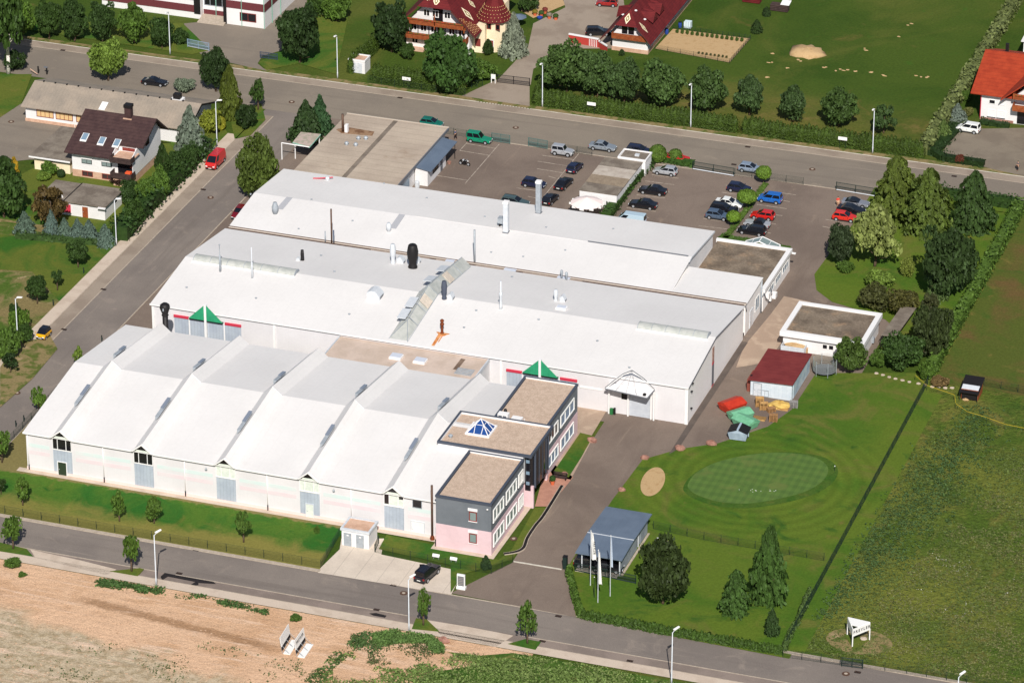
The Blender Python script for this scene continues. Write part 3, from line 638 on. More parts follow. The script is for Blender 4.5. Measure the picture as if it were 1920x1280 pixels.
for x, y, t, w, l in [(47, 438, 396, 42, 'blue spruce at the left end of the row, beside the red-brown tree'), (97, 442, 394, 30, 'thin blue spruce standing up in front of the red-brown tree'), (122, 446, 408, 32, 'third blue spruce from the left in the garden row'), (146, 448, 410, 34, 'fourth blue spruce of the garden row, under the shed wall'),
        (168, 450, 412, 36, 'fifth blue spruce of the garden row, under the shed door'), (198, 460, 420, 36, 'rightmost blue spruce of the row, beside the street lamp')]:
    tree('spruce', x, y, t, w, l, (.06, .105, .1), .0, cat='spruce', name='blue_spruce', group=g)
hedge([at(q, r) for q, r in ((30, 446), (70, 450), (215, 462))], 1.2, .9, 'low dark ground shrubs along the foot of the blue spruces', (.03, .06, .02), 0, 22, leaf=.25)
# street trees on the left verge
tree('dense', 147, 502, 448, 46, 'dense round street tree on the left verge, upper one', T_DEEP, .2)
tree('dense', 70, 570, 514, 48, 'dense round street tree on the left verge, lower one', T_DEEP, .2)
tree('young', 108, 545, 503, 28, 'thin staked sapling between the two round street trees', T_DEEP, .35)
for x, y, t, w, l in [(38, 625, 575, 44, 'dark shrub around the foot of the left lamp'), (14, 672, 610, 60, 'large green shrub at the left edge of the planting island'), (28, 600, 568, 24, 'small dark shrub left of the lamp pole'), (48, 640, 605, 36, 'bushy shrub just left of the yellow car')]:
    shrub('shrub', x, y, t, w, l, T_MID if w > 40 else T_DEEP)
tree('young', 20, 700, 660, 44, 'bare thin tree on the planting island', T_DARK, .4)
tree('young', 149, 690, 650, 24, 'slim tree behind the upper left edge of the front hall', T_LIME, .15)
tree('young', 74, 775, 718, 32, 'slim tree behind the lower left edge of the front hall', T_MID, .15)
tree('young', 4, 868, 802, 46, 'street tree at the left edge beside the front hall corner', T_MID, .25)
tree('young', 2, 928, 893, 28, 'small tree cut by the left edge on the lawn', T_DARK, .25)
g = 'young trees on the lawn before the front hall'
for x, y, t, w, k, l in [(43, 948, 890, 40, 'young', 'spiky young tree at the left end of the front lawn'), (224, 978, 920, 34, 'young', 'thin light-topped young tree on the front lawn with bare earth at its foot'), (289, 982, 926, 46, 'flame', 'conical young tree third on the front lawn'), (457, 1017, 950, 34, 'young', 'thin young tree alone on the right half of the front lawn')]:
    tree(k, x, y, t, w, l, T_MID, .22, group=g)
shrub('shrub', 594, 1000, 985, 12, 'tiny sapling near the right end of the front lawn', T_MID)
g = 'street trees in islands along the bottom road'
for x, y, t, w, l in [(25, 1030, 958, 48, 'street tree in the leftmost island of the bottom road'), (247, 1072, 992, 46, 'street tree in the island left of the bottom lamp with the clear shadow'), (794, 1173, 1096, 34, 'slim street tree in the island right of the middle lamp'), (989, 1207, 1126, 50, 'open street tree in the island below the factory entrance')]:
    tree('young', x, y, t, w, l, T_MID, .25, group=g)
tree('cone', 911, 1066, 1040, 24, 'little dark spruce on the grass under the pink office wall', T_FIR, 0, cat='spruce', name='spruce')
# garden right of the drive
tree('round', 1243, 1132, 1008, 108, 'large dark round tree beside the blue-grey carport', (.02, .036, .014), .1)
tree('cone', 1441, 1128, 985, 88, 'tall conifer with a pointed top on the lower lawn', (.03, .07, .018), .01, cat='conifer', name='conifer')
tree('fir', 1378, 1150, 1066, 68, 'shorter wide conifer left of the tall one', (.03, .07, .02), .02, cat='conifer', name='conifer')
tree('cone', 1447, 1190, 1140, 36, 'small dark spruce near the corner hedge', T_FIR, 0, cat='spruce', name='spruce')
# park
for a in [('fir', 1678, 412, 296, 104, 'tall bright green fir at the left of the park trio', (.055, .088, .02), .02), ('fir', 1738, 436, 318, 112, 'broad bright green fir in the middle of the park trio', (.05, .085, .02), .02), ('fir', 1824, 432, 324, 94, 'darker fir at the right of the park trio', (.025, .055, .018), .02)]:
    tree(*a, cat='fir', name='fir_tree')
tree('open', 1640, 500, 384, 104, 'pale silvery green willow in the park', T_PALE, .12)
tree('dense', 1574, 496, 416, 64, 'dark round bush tree left of the pale willow', (.022, .04, .018), .05)
tree('dense', 1772, 560, 418, 122, 'huge dark dense tree by the right park hedge', (.02, .042, .017), .05)
tree('weep', 1757, 562, 516, 46, 'small weeping tree with hanging pale shoots in front of the huge dark tree', (.05, .09, .04), .0)
shrub('shrub', 1640, 580, 532, 70, 'dark brownish shrub mass above the flat-roofed white building', (.035, .045, .016))
shrub('shrub', 1690, 586, 540, 70, 'dark brownish shrub mass left of the weeping tree', (.04, .046, .016))
shrub('shrub', 1585, 510, 490, 36, 'reedy green plants at the pond left side', T_MID)
shrub('shrub', 1650, 540, 505, 60, 'light green reeds under the pale willow', T_LIME)
shrub('shrub', 1700, 520, 480, 30, 'yellow-green tall reeds between willow and dark tree', (.09, .13, .03))
tree('dense', 1748, 672, 570, 84, 'dark spreading shrub tree beside the path roof', (.024, .04, .016), .02)
tree('round', 1690, 690, 628, 84, 'dark wide bush at the lawn edge below the path', T_DEEP, .02)
tree('open', 1742, 620, 545, 46, 'bare white birch stems above the dark shrubs', (.03, .04, .02), .3, trunk='birch')
tree('round', 1592, 698, 632, 68, 'round leafy tree in front of the flat white building', (.035, .068, .018), .08)
shrub('shrub', 1645, 690, 655, 30, 'light green bush right of the round leafy tree', T_MID)
shrub('shrub', 1738, 712, 675, 36, 'climbing bush at the fence corner beside the stepping stones', T_MID)
hedge([(61.3, 70.5), (61.5, 40), (61.6, 8)], 1.7, 1.9, 'long bright green clipped hedge down the right side of the park', (.055, .105, .022), 0, 26, leaf=.26, rag=.3)
hedge([(61, 70.6), (41, 70.6)], 1.3, 2.0, 'dark hedge behind the park firs along the top road', T_DEEP, 0, 22, leaf=.26)
# hedges along the far side of the top road
hedge([at(700, 152), at(790, 166), at(872, 176)], 1.6, 3.4, 'dark thuja hedge left of the chalet driveway', T_THUJA, .6, 150, leaf=.13)
hedge([at(655, 138), at(700, 100), at(712, 75)], 1.4, 3.2, 'short thuja hedge running back beside the transformer box', T_THUJA, .6, 150, leaf=.13)
hedge([(-25.2, 85.2), (10.0, 85.2)], 1.7, 3.0, 'long thuja hedge along the top road, part right of the driveway gate', T_THUJA, .6, 150, leaf=.13)
hedge([(11.2, 85.2), (41.5, 85.2)], 1.7, 3.0, 'long thuja hedge along the top road, part that ends at the orange house', T_THUJA, .6, 150, leaf=.13)
hedge([(-25.3, 86.2), (-26.4, 93)], 1.4, 3.0, 'short thuja hedge returning along the driveway', T_THUJA, .6, 150, leaf=.13)
hedge([(41.4, 86.2), (41.2, 150), (40.6, 165)], 2.0, 1.6, 'pale flowering hedge climbing the right side of the field', (.1, .13, .055), 0, 24, leaf=.3, rag=.4)
hedge([at(1735, 280), at(1768, 300), at(1845, 312)], 1.6, 1.1, 'low dark hedge in front of the orange house court', T_DARK, 0, 24)
hedge([at(1742, 292), at(1795, 236)], 3.2, .7, 'dark ground planting along the edge of the orange house court', T_DARK, 0, 22)
hedge([at(1838, 232), at(1892, 240)], 1.0, .9, 'clipped hedge under the white wall of the orange house', T_DARK, 0, 24)
tree('round', 840, 172, 68, 112, 'huge round tree in front of the timber chalet', (.028, .07, .018), .05)
tree('dense', 735, 98, 0, 88, 'dark tree left of the timber chalet', T_DARK, .06)
tree('round', 765, 112, 82, 30, 'low dark bush under the dark chalet tree', T_DEEP, .05)
tree('spruce', 963, 104, 26, 52, 'pale blue-green spruce in front of the chalet tower', (.1, .135, .125), .02, cat='spruce', name='blue_spruce')
shrub('flame', 915, 104, 72, 28, 'dark upright shrub at the chalet tower door', T_DARK)
shrub('shrub', 900, 150, 110, 60, 'green shrubs behind the hedge beside the driveway gate', T_MID)
shrub('flame', 868, 172, 150, 20, 'dead brown thuja by the driveway', (.12, .05, .02))
shrub('shrub', 990, 22, -12, 44, 'dark bush at the top edge beside the flower pots', T_DEEP)
g = 'trees behind the thuja hedge of the top road'
for x, y, t, w, k, l in [(1062, 172, 82, 110, 'round', 'first broad tree behind the hedge right of the driveway'), (1120, 182, 100, 90, 'round', 'leafy tree second behind the hedge'), (1170, 196, 112, 88, 'dense', 'third dark tree in the clump behind the hedge'), (1238, 202, 116, 96, 'round', 'fourth tree, the right end of the dark clump'),
        (1326, 212, 130, 84, 'round', 'broad tree behind the hedge beside a street lamp'), (1405, 216, 136, 78, 'flame', 'pointed tree alone behind the hedge'), (1487, 228, 158, 78, 'flame', 'low spreading tree third from the right in the row'), (1572, 238, 168, 80, 'round', 'round dark tree second from the right in the row'), (1657, 250, 192, 58, 'young', 'thin spreading tree at the right end of the row behind a lamp')]:
    tree(k, x, y, t, w, l, (.03, .062, .022) if x > 1300 else (.034, .07, .024), .1, group=g)
tree('fir', 1419, 62, 38, 26, 'small dark fir on the grass above the vegetable bed', T_DARK, 0, cat='fir', name='fir_tree')
tree('fir', 1437, 30, 14, 20, 'little dark fir near the top edge beside the wood pile', T_DARK, 0, cat='fir', name='fir_tree')
shrub('flame', 1166, 105, 92, 16, 'tiny dark shrub in front of the second chalet', T_DARK)
tree('spruce', 1795, 224, 194, 34, 'low blue spruce beside the path of the orange house', T_BLUE, 0, cat='spruce', name='blue_spruce')
tree('spruce', 1768, 256, 224, 32, 'small green spruce at the edge of the orange house court', (.05, .09, .03), 0, cat='spruce', name='spruce')
shrub('shrub', 1815, 218, 200, 22, 'flowering bush at the house corner', (.09, .11, .04))
shrub('shrub', 1812, 190, 168, 22, 'green bush behind the blue spruce of the orange house', T_MID)
shrub('shrub', 1800, 306, 290, 20, 'reddish shrub in the low hedge of the court', (.07, .025, .02))
# clipped trees of the car park
g = 'clipped round trees of the car park'
for x, y, t, w, c, l in [(1431, 345, 312, 30, .32, 'clipped round tree beside the silver hatchback and the fence'), (1400, 392, 356, 38, .35, 'widest clipped round tree, beside the white hatchback'), (1375, 425, 396, 28, .35, 'clipped round tree at the end of the divider, beside the grey hatchback')]:
    tree('ball', x, y, t, w, l, (.065, .13, .02), c, group=g)
shrub('ball', 1233, 304, 272, 34, 'round clipped bush at the corner of the garages', (.05, .1, .02))
shrub('ball', 1266, 302, 280, 26, 'smaller round clipped bush in front of the red car', (.05, .1, .02))
hedge([at(1136, 412), at(1180, 350), at(1222, 304), at(1232, 300)], 2.0, 1.3, 'dark hedge between the garages and the car park', (.028, .065, .016), 0, 26, leaf=.22)
hedge([at(1232, 300), at(1300, 312)], 1.6, 1.0, 'short clipped hedge at the sliding gate', (.03, .07, .016), 0, 26, leaf=.22)
hedge([at(1436, 345), at(1360, 448)], 1.2, .25, 'low green planting strip that divides the car park', (.06, .11, .025), 0, 26, leaf=.18)
hedge([at(1350, 444), at(1480, 468)], 2.0, .25, 'low planting behind the gravel-roofed annex', (.05, .1, .025), 0, 24, leaf=.18)
# entrance hedges
hedge([at(1066, 1072), at(1078, 1120), at(1090, 1157)], 1.0, 1.2, 'bright green hedge curving round the factory entrance', (.05, .1, .02), .5, 40, leaf=.2)
hedge([at(1092, 1158), at(1250, 1188), at(1464, 1226)], 1.0, 1.3, 'thuja hedge along the bottom road right of the entrance', (.034, .07, .014), .5, 44, leaf=.2)
hedge([at(1470, 1222), at(1520, 1112)], .9, 1.3, 'sparse young hedge along the long wire fence', (.05, .09, .03), .9, 26, leaf=.2)
# weeds and tall grass
def scatter(name, pts, n, hh, tint, leaf=.3, seed=1, keep=None, kind='stuff', up=.2, m=None):
    R = random.Random(seed); b = MB(); P2 = [(p[0], p[1]) for p in pts]; xs = [p[0] for p in P2]; ys = [p[1] for p in P2]
    def inside(x, y):
        c = False
        for (x0, y0), (x1, y1) in zip(P2, P2[1:]+P2[:1]):
            if (y0 > y) != (y1 > y) and x < (x1-x0)*(y-y0)/(y1-y0)+x0: c = not c
        return c
    k = 0
    while k < n:
        x = R.uniform(min(xs), max(xs)); y = R.uniform(min(ys), max(ys))
        if not inside(x, y) or (keep and not keep(x, y, R)): k += .25; continue
        k += 1
        for j in range(4):
            s = leaf*R.uniform(.5, 1.3); p = (x+R.uniform(-.4, .4), y+R.uniform(-.4, .4), R.uniform(.05, hh)); quad(b, p, (R.uniform(-1, 1), R.uniform(-1, 1), R.uniform(.2, 1.2)+up), s, s*.7, R)
    o = b.build(name, m or M_LEAF, fix=False); o.color = (*tint, 1); o['kind'] = kind; return o
def lumps(f, th):
    def k(x, y, R): return (math.sin(x*f+1.3*math.sin(y*f*.7))+math.sin(y*f*1.3+x*f*.4+2))*.5+R.uniform(-.5, .5) > th
    return k
scatter('weeds', px((700, 1190), (740, 1183), (800, 1192), (826, 1205), (830, 1225), (812, 1222), (800, 1205), (740, 1206), (705, 1212)), 2600, .4, (.115, .195, .05), .15, 3, lumps(.7, -.5))
scatter('weeds', px((600, 1290), (620, 1235), (655, 1225), (690, 1250), (760, 1258), (830, 1232), (900, 1232), (1300, 1290), (1300, 1330), (560, 1330)), 9000, .4, (.16, .23, .06), .15, 13, lumps(.5, .0))
scatter('weeds', px((790, 1258), (850, 1228), (962, 1226), (1110, 1250), (1310, 1287), (1310, 1330), (770, 1330)), 4200, .35, (.18, .235, .07), .14, 14, lumps(.6, -.05))
scatter('weeds', px((660, 1190), (715, 1183), (760, 1200), (700, 1225), (650, 1215)), 260, .3, (.07, .12, .035), .17, 15, lumps(.8, -.1))
scatter('weeds', px((700, 1205), (800, 1206), (822, 1225), (760, 1250), (690, 1245)), 420, .25, (.1, .12, .045), .14, 16, lumps(.7, .1))
scatter('weeds', px((180, 1085), (270, 1100), (285, 1108), (270, 1112), (185, 1098)), 700, .3, (.07, .13, .035), .17, 4, lumps(.9, -.3))
scatter('weeds', px((285, 1100), (380, 1118), (500, 1142), (500, 1152), (380, 1128), (285, 1112)), 520, .3, (.07, .13, .035), .16, 17, lumps(1.1, .25))
scatter('weeds', px((0, 1230), (330, 1190), (560, 1240), (600, 1285), (0, 1300)), 620, .2, (.1, .13, .05), .14, 5, lumps(.5, .42))
scatter('weeds', px((600, 1285), (560, 1285), (610, 1240), (650, 1205), (680, 1190), (690, 1200), (640, 1240)), 420, .3, (.075, .13, .035), .16, 6, lumps(.8, 0))
for x, y, w in ((24, 1062, 36), (555, 1163, 26), (42, 1080, 18)): shrub('shrub', x, y, y-w*.45, w, {24: 'green weed bush at the left edge of the bare earth', 555: 'single round weed clump on the bare earth', 42: 'small weed clump below the left weed bush'}[x], T_MID, cat='weed', name='weed_clump')
def strip(x, y, R):
    t = (y+62)/66; c = 67.6+2.4*math.sin(t*2.6)+(t-.5)*5; w = 1.2+2.6*math.sin(PI*min(1, max(0, t)))
    return R.gauss(0, 1)*w*.9+c > x > c-abs(R.gauss(0, 1))*w*.8
scatter('tall_grass', [(65.2, -72.6), (100, -72.6), (100, 5), (78, 0), (66, -8), (65.3, -40)], 9000, .16, (.13, .17, .043), .15, 7, lumps(.4, -.2), up=1.2, m=M_BLADE)
scatter('tall_grass', [(64, -64), (74, -64), (79, -10), (80, 2), (64.6, 2)], 4600, .35, (.085, .145, .045), .15, 8, strip, up=1.0, m=M_BLADE)
scatter('tall_grass', [(68, -72), (100, -72), (100, -5), (80, -14)], 5500, .2, (.21, .21, .08), .12, 9, lumps(.45, -.1), up=1.2, m=M_BLADE)
scatter('meadow_flowers', [(72, -55), (86, -60), (88, -45), (74, -38)], 60, .5, (.5, .5, .4), .08, 10, lumps(.5, .35))
# ---------------------------------------------------------------- building helpers
def slab(b, ax, c, s, u0, u1, z0, z1, d0, d1):
    p, q = sorted((c+s*d0, c+s*d1)); u0, u1 = sorted((u0, u1))
    return b.box(u0, u1, p, q, z0, z1) if ax == 'y' else b.box(p, q, u0, u1, z0, z1)
def win(par, ax, c, s, u0, u1, z0, z1, glass=None, frame=None, fw=.09, mull=0, name='window', sill=None, trans=0, pr=.06):
    b = MB(); f = frame or M_WINFR; u0, u1 = sorted((u0, u1))
    for a in ((u0, u1, z0, z0+fw), (u0, u1, z1-fw, z1), (u0, u0+fw, z0+fw, z1-fw), (u1-fw, u1, z0+fw, z1-fw)): slab(b, ax, c, s, *a, -.02, pr)
    for i in range(mull):
        u = u0+(u1-u0)*(i+1)/(mull+1); slab(b, ax, c, s, u-fw*.4, u+fw*.4, z0+fw, z1-fw, -.02, pr-.01)
    if trans: z = z1-(z1-z0)*trans; slab(b, ax, c, s, u0+fw, u1-fw, z-fw*.4, z+fw*.4, -.02, pr-.015)
    w = b.build(name, f, par)
    p = MB(); slab(p, ax, c, s, u0+fw*.9, u1-fw*.9, z0+fw*.9, z1-fw*.9, -.02, .02); p.build('pane', glass or M_GLASSD, w)
    if sill: p = MB(); slab(p, ax, c, s, u0-.08, u1+.08, z0-.09, z0-.005, -.02, .14); p.build('sill', sill, w)
    return w
SPLIT = set('gable_end green_pipe vent_glass vent_flap fascia wall_lamp air_unit post lug skid red_lintel red_strip run_post dark_gap stake strut wall_pipe roof_rail inner_parapet maroon_band downpipe support_post drum glazed_wall leg cage_post white_ball roof_box grey_panel_post side_wall_part back_wall ridge_clip mullion gate_frame entrance_pier front_upstand light_edge'.split())
def part(par, name, m, fn, smooth=False, label=None):
    b = MB(); fn(b)
    if name in SPLIT and len(b.cut) > 1: return [q.build(name, m, par, smooth, label=label) for q in b.pieces()][0]
    return b.build(name, m, par, smooth, label=label)
def boxp(par, name, m, *a, label=None): return part(par, name, m, lambda b: b.box(*a), label=label)
def tubep(par, name, m, p0, p1, r, r1=None, n=8): return part(par, name, m, lambda b: b.tube(p0, p1, r, r1, n), True)
def door(par, ax, c, s, u0, u1, z1, m, fr=None, z0=.05, name='door', handle=True):
    b = MB(); slab(b, ax, c, s, u0, u1, z0, z1, -.02, .05); d = b.build(name, m, par)
    if fr:
        b = MB(); f = .1
        for a in ((u0-f, u0, z0, z1+f), (u1, u1+f, z0, z1+f), (u0, u1, z1, z1+f)): slab(b, ax, c, s, *a, -.02, .08)
        b.build('frame', fr, d)
    if handle: b = MB(); slab(b, ax, c, s, u0+.1, u0+.24, 1.0, 1.06, .045, .1); b.build('handle', M_STEEL, d)
    return d
def parapet(b, x0, x1, y0, y1, z0, z1, t):
    b.box(x0, x1, y0, y0+t, z0, z1); b.box(x0, x1, y1-t, y1, z0, z1); b.box(x0, x0+t, y0+t, y1-t, z0, z1); b.box(x1-t, x1, y0+t, y1-t, z0, z1)
def gable(b, x0, x1, y0, y1, ze0, ze1, zr, yr, t=.15, ax='x'):
    prof = [(y0, ze0), (yr, zr), (y1, ze1), (y1, ze1-t), (yr, zr-t), (y0, ze0-t)]
    (b.exX if ax == 'x' else b.exY)(prof, x0, x1)

# ---------------------------------------------------------------- front hall: five roof ribs
AX0, AX1, AY0, AY1, AYR, AE, AR = -51.3, 10.4, -60.0, -25.0, -42.4, 6.1, 8.45
def za(y): return AE+(AR-AE)*(1-abs(y-AYR)/17.6)
hA = thing('factory_hall', 'white front hall with five slanting roof ribs and gabled window bays', 'factory hall', (-20, -42, 0), 'white factory halls')
RIBS = [-45.75, -33.4, -21.05, -8.65, 3.7]
part(hA, 'wall', W_CLAD, lambda b: b.exX([(AY0, 0), (AY1, 0), (AY1, AE-.2), (AYR, AR-.2), (AY0, AE-.2)], AX0, AX1))
part(hA, 'plinth', mat('pink_plinth', S(226, 204, 198), fine=.04), lambda b: b.box(AX0-.06, AX1, AY0-.07, AY0, 0, .55))
def f(b):
    gable(b, AX0-.3, AX1+.05, AY0-.3, AY1+.3, AE-.04, AE-.04, AR, AYR, .18)
part(hA, 'roof', W_ROOF, f)
def f(b):
    e = [AX0-.3]+[v for x in RIBS for v in (x-1.55, x+1.55)]+[AX1]
    for a, c in zip(e[::2], e[1::2]): b.box(a, c, AY0-.42, AY0-.3, AE-.24, AE+.0)
part(hA, 'gutter', W_TRIM, f)
def f(b):
    e = [AX0-.2]+[v for x in RIBS for v in (x-1.6, x+1.6)]+[AX1]
    for a, c in zip(e[::2], e[1::2]): b.box(a, c, AY0-.31, AY0-.01, AE-.36, AE-.25)
part(hA, 'soffit_strip', W_GREYTRIM, f)
def f(b):
    e = [AX0+.4]+[v for x in RIBS for v in (x-2.0, x+2.0)]+[AX1-1]
    for a, c in zip(e[::2], e[1::2]): b.box(a, c, AY0-.012, AY0+.1, 3.75, 4.3)
part(hA, 'green_band', mat('faded_green_band', S(204, 217, 214), S(213, 214, 213), s=.35, a=.4, b=.7, fine=.02), f)
def f(b):
    e = [AX0+.4]+[v for x in RIBS for v in (x-2.0, x+2.0)]+[AX1-1]
    for a, c in zip(e[::2], e[1::2]): b.box(a, c, AY0-.012, AY0+.1, 2.6, 3.2)
part(hA, 'pink_band', mat('faded_pink_band', S(219, 202, 205), S(219, 210, 211), s=.35, a=.4, b=.7, fine=.02), f)
M_FROST_REFL = mat('frost_reflection_pane', S(206, 214, 202), S(220, 222, 214), s=2, fine=.04, rough=.2)
for i, x in enumerate(RIBS):
    w = 1.45; pk = 1.25
    def f(b):
        for ya, yb in ((AY0-.3, AYR), (AYR, AY1+.2)):
            z0, z1 = za(ya)-.02, za(yb)-.02
            A = [(x-w, ya, z0), (x, ya, z0+pk), (x+w, ya, z0)]; B = [(x-w, yb, z1), (x, yb, z1+pk), (x+w, yb, z1)]
            b.add(A+B, [(0, 1, 4, 3), (1, 2, 5, 4), (2, 0, 3, 5), (0, 2, 1), (3, 4, 5)])
    rb = part(hA, 'roof_rib', W_ROOF, f)
    def f(b):   # narrow vent flaps standing open along the left slope of the rib
        for ya, yb in ((-53.5, -49.0), (-39.9, -36.3)):
            z0, z1 = za(ya)+.75, za(yb)+.75
            b.ext([(x-.95, ya, z0-.3), (x-.42, ya, z0+.32), (x-.95, ya, z0+.42)], (0, yb-ya, z1-z0))
    part(rb, 'vent_flap', M_STEEL, f)
    def f(b):
        for ya, yb in ((-51.5, -48.9), (-38.0, -36.2)):
            z0, z1 = za(ya)+1.22, za(yb)+1.22
            b.ext([(x-1.0, ya, z0-.05), (x-.5, ya, z0-.03), (x-.5, ya, z0+.06), (x-1.0, ya, z0+.06)], (0, yb-ya, z1-z0))
    part(rb, 'vent_glass', M_GLASSV, f)
    part(rb, 'ridge_line', mat('grey_seam', S(206, 204, 204), fine=.02) if i == 0 else bpy.data.materials['grey_seam'], lambda b: b.ext([(x-.03, AYR-.12, AR+pk-.05), (x+w, AYR-.12, AR-.0), (x+w, AYR+.12, AR-.0), (x-.03, AYR+.12, AR+pk-.05)], (0, 0, .07)))
    # gabled glazing
    z0 = AE-.36; yy = AY0
    def f(b):
        b.ext([(x-1.4, yy-.62, AE-.06), (x, yy-.62, AE+1.08), (x+1.4, yy-.62, AE-.06), (x+1.62, yy-.62, AE-.04), (x, yy-.62, AE+1.3), (x-1.62, yy-.62, AE-.04)], (0, .33, 0))
    wd = part(hA, 'gable_window', W_TRIM, f)
    part(wd, 'upper_pane', M_GLASSD, lambda b: b.ext([(x-1.38, yy-.36, AE-.1), (x+1.38, yy-.36, AE-.1), (x, yy-.36, AE+1.07)], (0, .2, 0)))
    gl = [M_GLASSD, M_GLASSD, M_FROST_REFL, M_FROST_REFL, M_FROST_REFL][i]  # right-hand bays: pale reflection painted as the pane colour
    part(wd, 'lower_pane', gl, lambda b: b.box(x-1.4, x+1.4, yy-.1, yy+.1, 4.15, AE-.12))
    if i == 4:
        part(wd, 'dark_pane', M_GLASSD, lambda b: b.box(x-1.38, x-.65, yy-.12, yy+.1, 4.3, AE-.2))
        part(wd, 'dark_pane', M_GLASSD, lambda b: b.box(x+.75, x+1.38, yy-.12, yy+.1, 5.3, AE-.2))
    part(wd, 'light_band', M_FROST_REFL, lambda b: b.ext([(x-1.1, yy-.39, AE-.05), (x+1.1, yy-.39, AE-.05), (x+.8, yy-.39, AE+.24), (x-.8, yy-.39, AE+.24)], (0, .1, 0)))
    def f(b):
        for u in (-1.42, -.68, .62, 1.42): b.box(x+u-.045, x+u+.045, yy-.16, yy-.09, 4.1, AE-.05)
        b.box(x-1.45, x+1.45, yy-.17, yy-.08, 4.02, 4.15); b.box(x-1.42, x+1.42, yy-.4, yy-.08, AE-.17, AE-.08)
    part(wd, 'frame', W_TRIM, f)
    pn = part(hA, 'grey_panel', W_GREYCORR, lambda b: b.box(x-1.42, x+1.42, yy-.09, yy+.1, .55, 4.0))
    if i == 0: door(pn, 'y', yy-.09, -1, x-.75, x+.5, 2.15, mat('dark_green_door', S(44, 58, 40), fine=.06), W_TRIM)
    if i == 3: door(pn, 'y', yy-.09, -1, x-.55, x+.5, 2.15, M_FROST_REFL, M_LSTEEL)
for i, x in enumerate((-51.0, -39.5, -27.2, -14.9, -2.55)):
    dp = tubep(hA, 'downpipe', W_TRIM, (x, AY0-.14, .9), (x, AY0-.14, 5.8), .06)
    tubep(dp, 'pipe_shoe', M_BLACK, (x, AY0-.14, 0), (x, AY0-.14, .95), .09)
for x in (-23.9, -5.0): part(hA, 'wall_lamp', M_STEEL, lambda b: b.lathe((x, AY0-.3, 5.0), [(.03, .3), (.16, .1), (.18, 0)], 8))
win(hA, 'y', AY0, -1, 6.35, 7.75, 4.35, 5.6, M_GLASSD, M_STEEL)
door(hA, 'y', AY0, -1, 6.2, 8.0, 2.2, W_WHITE, M_LSTEEL)
cp = tubep(hA, 'chimney_pipe', M_BROWNPIPE, (9.35, AY0-.45, .7), (9.35, AY0-.45, 8.5), .17)
part(cp, 'pipe_foot', M_RUST, lambda b: b.lathe((9.35, AY0-.45, 0), [(.32, 0), (.34, .35), (.18, .75)], 8))

# connector between the halls
cn = thing('connecting_building', 'low flat brown-roofed link wedged between the two white halls', 'building', (-9, -21, 0))
CX0, CX1, CY0, CY1, CZ = -20.8, 2.4, -24.6, -17.0, 5.5
part(cn, 'wall', W_WHITE, lambda b: b.box(CX0, CX1, CY0, CY1, 0, CZ-.1))
part(cn, 'roof', W_BROWNROOF, lambda b: b.box(CX0+.1, CX1-.1, CY0, CY1, CZ-.1, CZ+.02))
part(cn, 'fascia', M_LSTEEL, lambda b: (b.box(CX0-.05, CX0+.12, CY0, CY1, CZ-.3, CZ+.22), b.box(CX1-.12, CX1+.05, CY0, CY1, CZ-.35, CZ+.22)))
for q in ((788, 676), (743, 668)):
    c = at(*q, CZ+.2)
    k = part(cn, 'skylight', W_TRIM, lambda b: b.box(c.x-.9, c.x+.9, c.y-.75, c.y+.75, CZ, CZ+.3))
    part(k, 'pane', M_SKYL, lambda b: b.ext([(c.x-.8, c.y-.65, CZ+.3), (c.x+.8, c.y-.65, CZ+.3), (c.x+.8, c.y+.65, CZ+.3), (c.x-.8, c.y+.65, CZ+.3)], (0, 0, .14)))
c = at(872, 698, CZ)
part(cn, 'roof_grate', M_STEEL, lambda b: [b.box(c.x-1.4, c.x+1.2, c.y-.9+i*.42, c.y-.72+i*.42, CZ, CZ+.12) for i in range(5)])
part(cn, 'dark_stain', mat('damp_stain', G(120, 98, 82), G(150, 126, 108), s=.8, fine=.1), lambda b: b.box(-1.6, -.9, -21.6, -18, CZ, CZ+.032))

# ---------------------------------------------------------------- middle hall
BX0, BX1, BY0, BY1, BYR, BE, BR, BEB = -50.7, 32.4, -16.95, 11.7, -3.6, 6.1, 7.75, 5.6
def zb(y): return BE+(BR-BE)*(y-BY0)/(BYR-BY0) if y < BYR else BR+(BEB-BR)*(y-BYR)/(BY1-BYR)
def onB(px_, py_):
    z = 7
    for i in range(30): p = at(px_, py_, z); z = zb(p.y)
    return V((p.x, p.y, z))
hB = thing('factory_hall', 'long white middle hall with green gable gates and a glass roof lantern', 'factory hall', (-9, -3, 0), 'white factory halls')
part(hB, 'wall', W_CLAD, lambda b: b.exX([(BY0, 0), (BY1, 0), (BY1, BEB-.2), (BYR, BR-.2), (BY0, BE-.2)], BX0, BX1-.03))
part(hB, 'side_wall', W_CLAD_LIT, lambda b: b.exX([(BY0+.01, 0), (BY1, 0), (BY1, BEB-.2), (BYR, BR-.2), (BY0+.01, BE-.2)], BX1-.03, BX1))
part(hB, 'roof', W_ROOF, lambda b: gable(b, BX0-.25, BX1+.2, BY0-.2, BY1+.1, BE, BEB, BR, BYR, .16))
part(hB, 'gutter', W_TRIM, lambda b: b.box(BX0-.3, BX1+.1, BY0-.34, BY0-.2, BE-.2, BE+.03))
part(hB, 'soffit_strip', W_GREYTRIM, lambda b: b.box(BX0+.4, BX1-1.2, BY0-.21, BY0-.01, BE-.3, BE-.21))
part(hB, 'verge_trim', W_GREYTRIM, lambda b: gable(b, BX1+.2, BX1+.26, BY0-.2, BY1-2.0, BE+.01, zb(BY1-2)+.01, BR+.01, BYR, .2))
for x in (-50.6, -31.2, 8.2-4, 32.2): part(hB, 'pilaster', W_TRIM, lambda b: b.box(x-.18, x+.18, BY0-.12, BY0, 0, BE-.25))
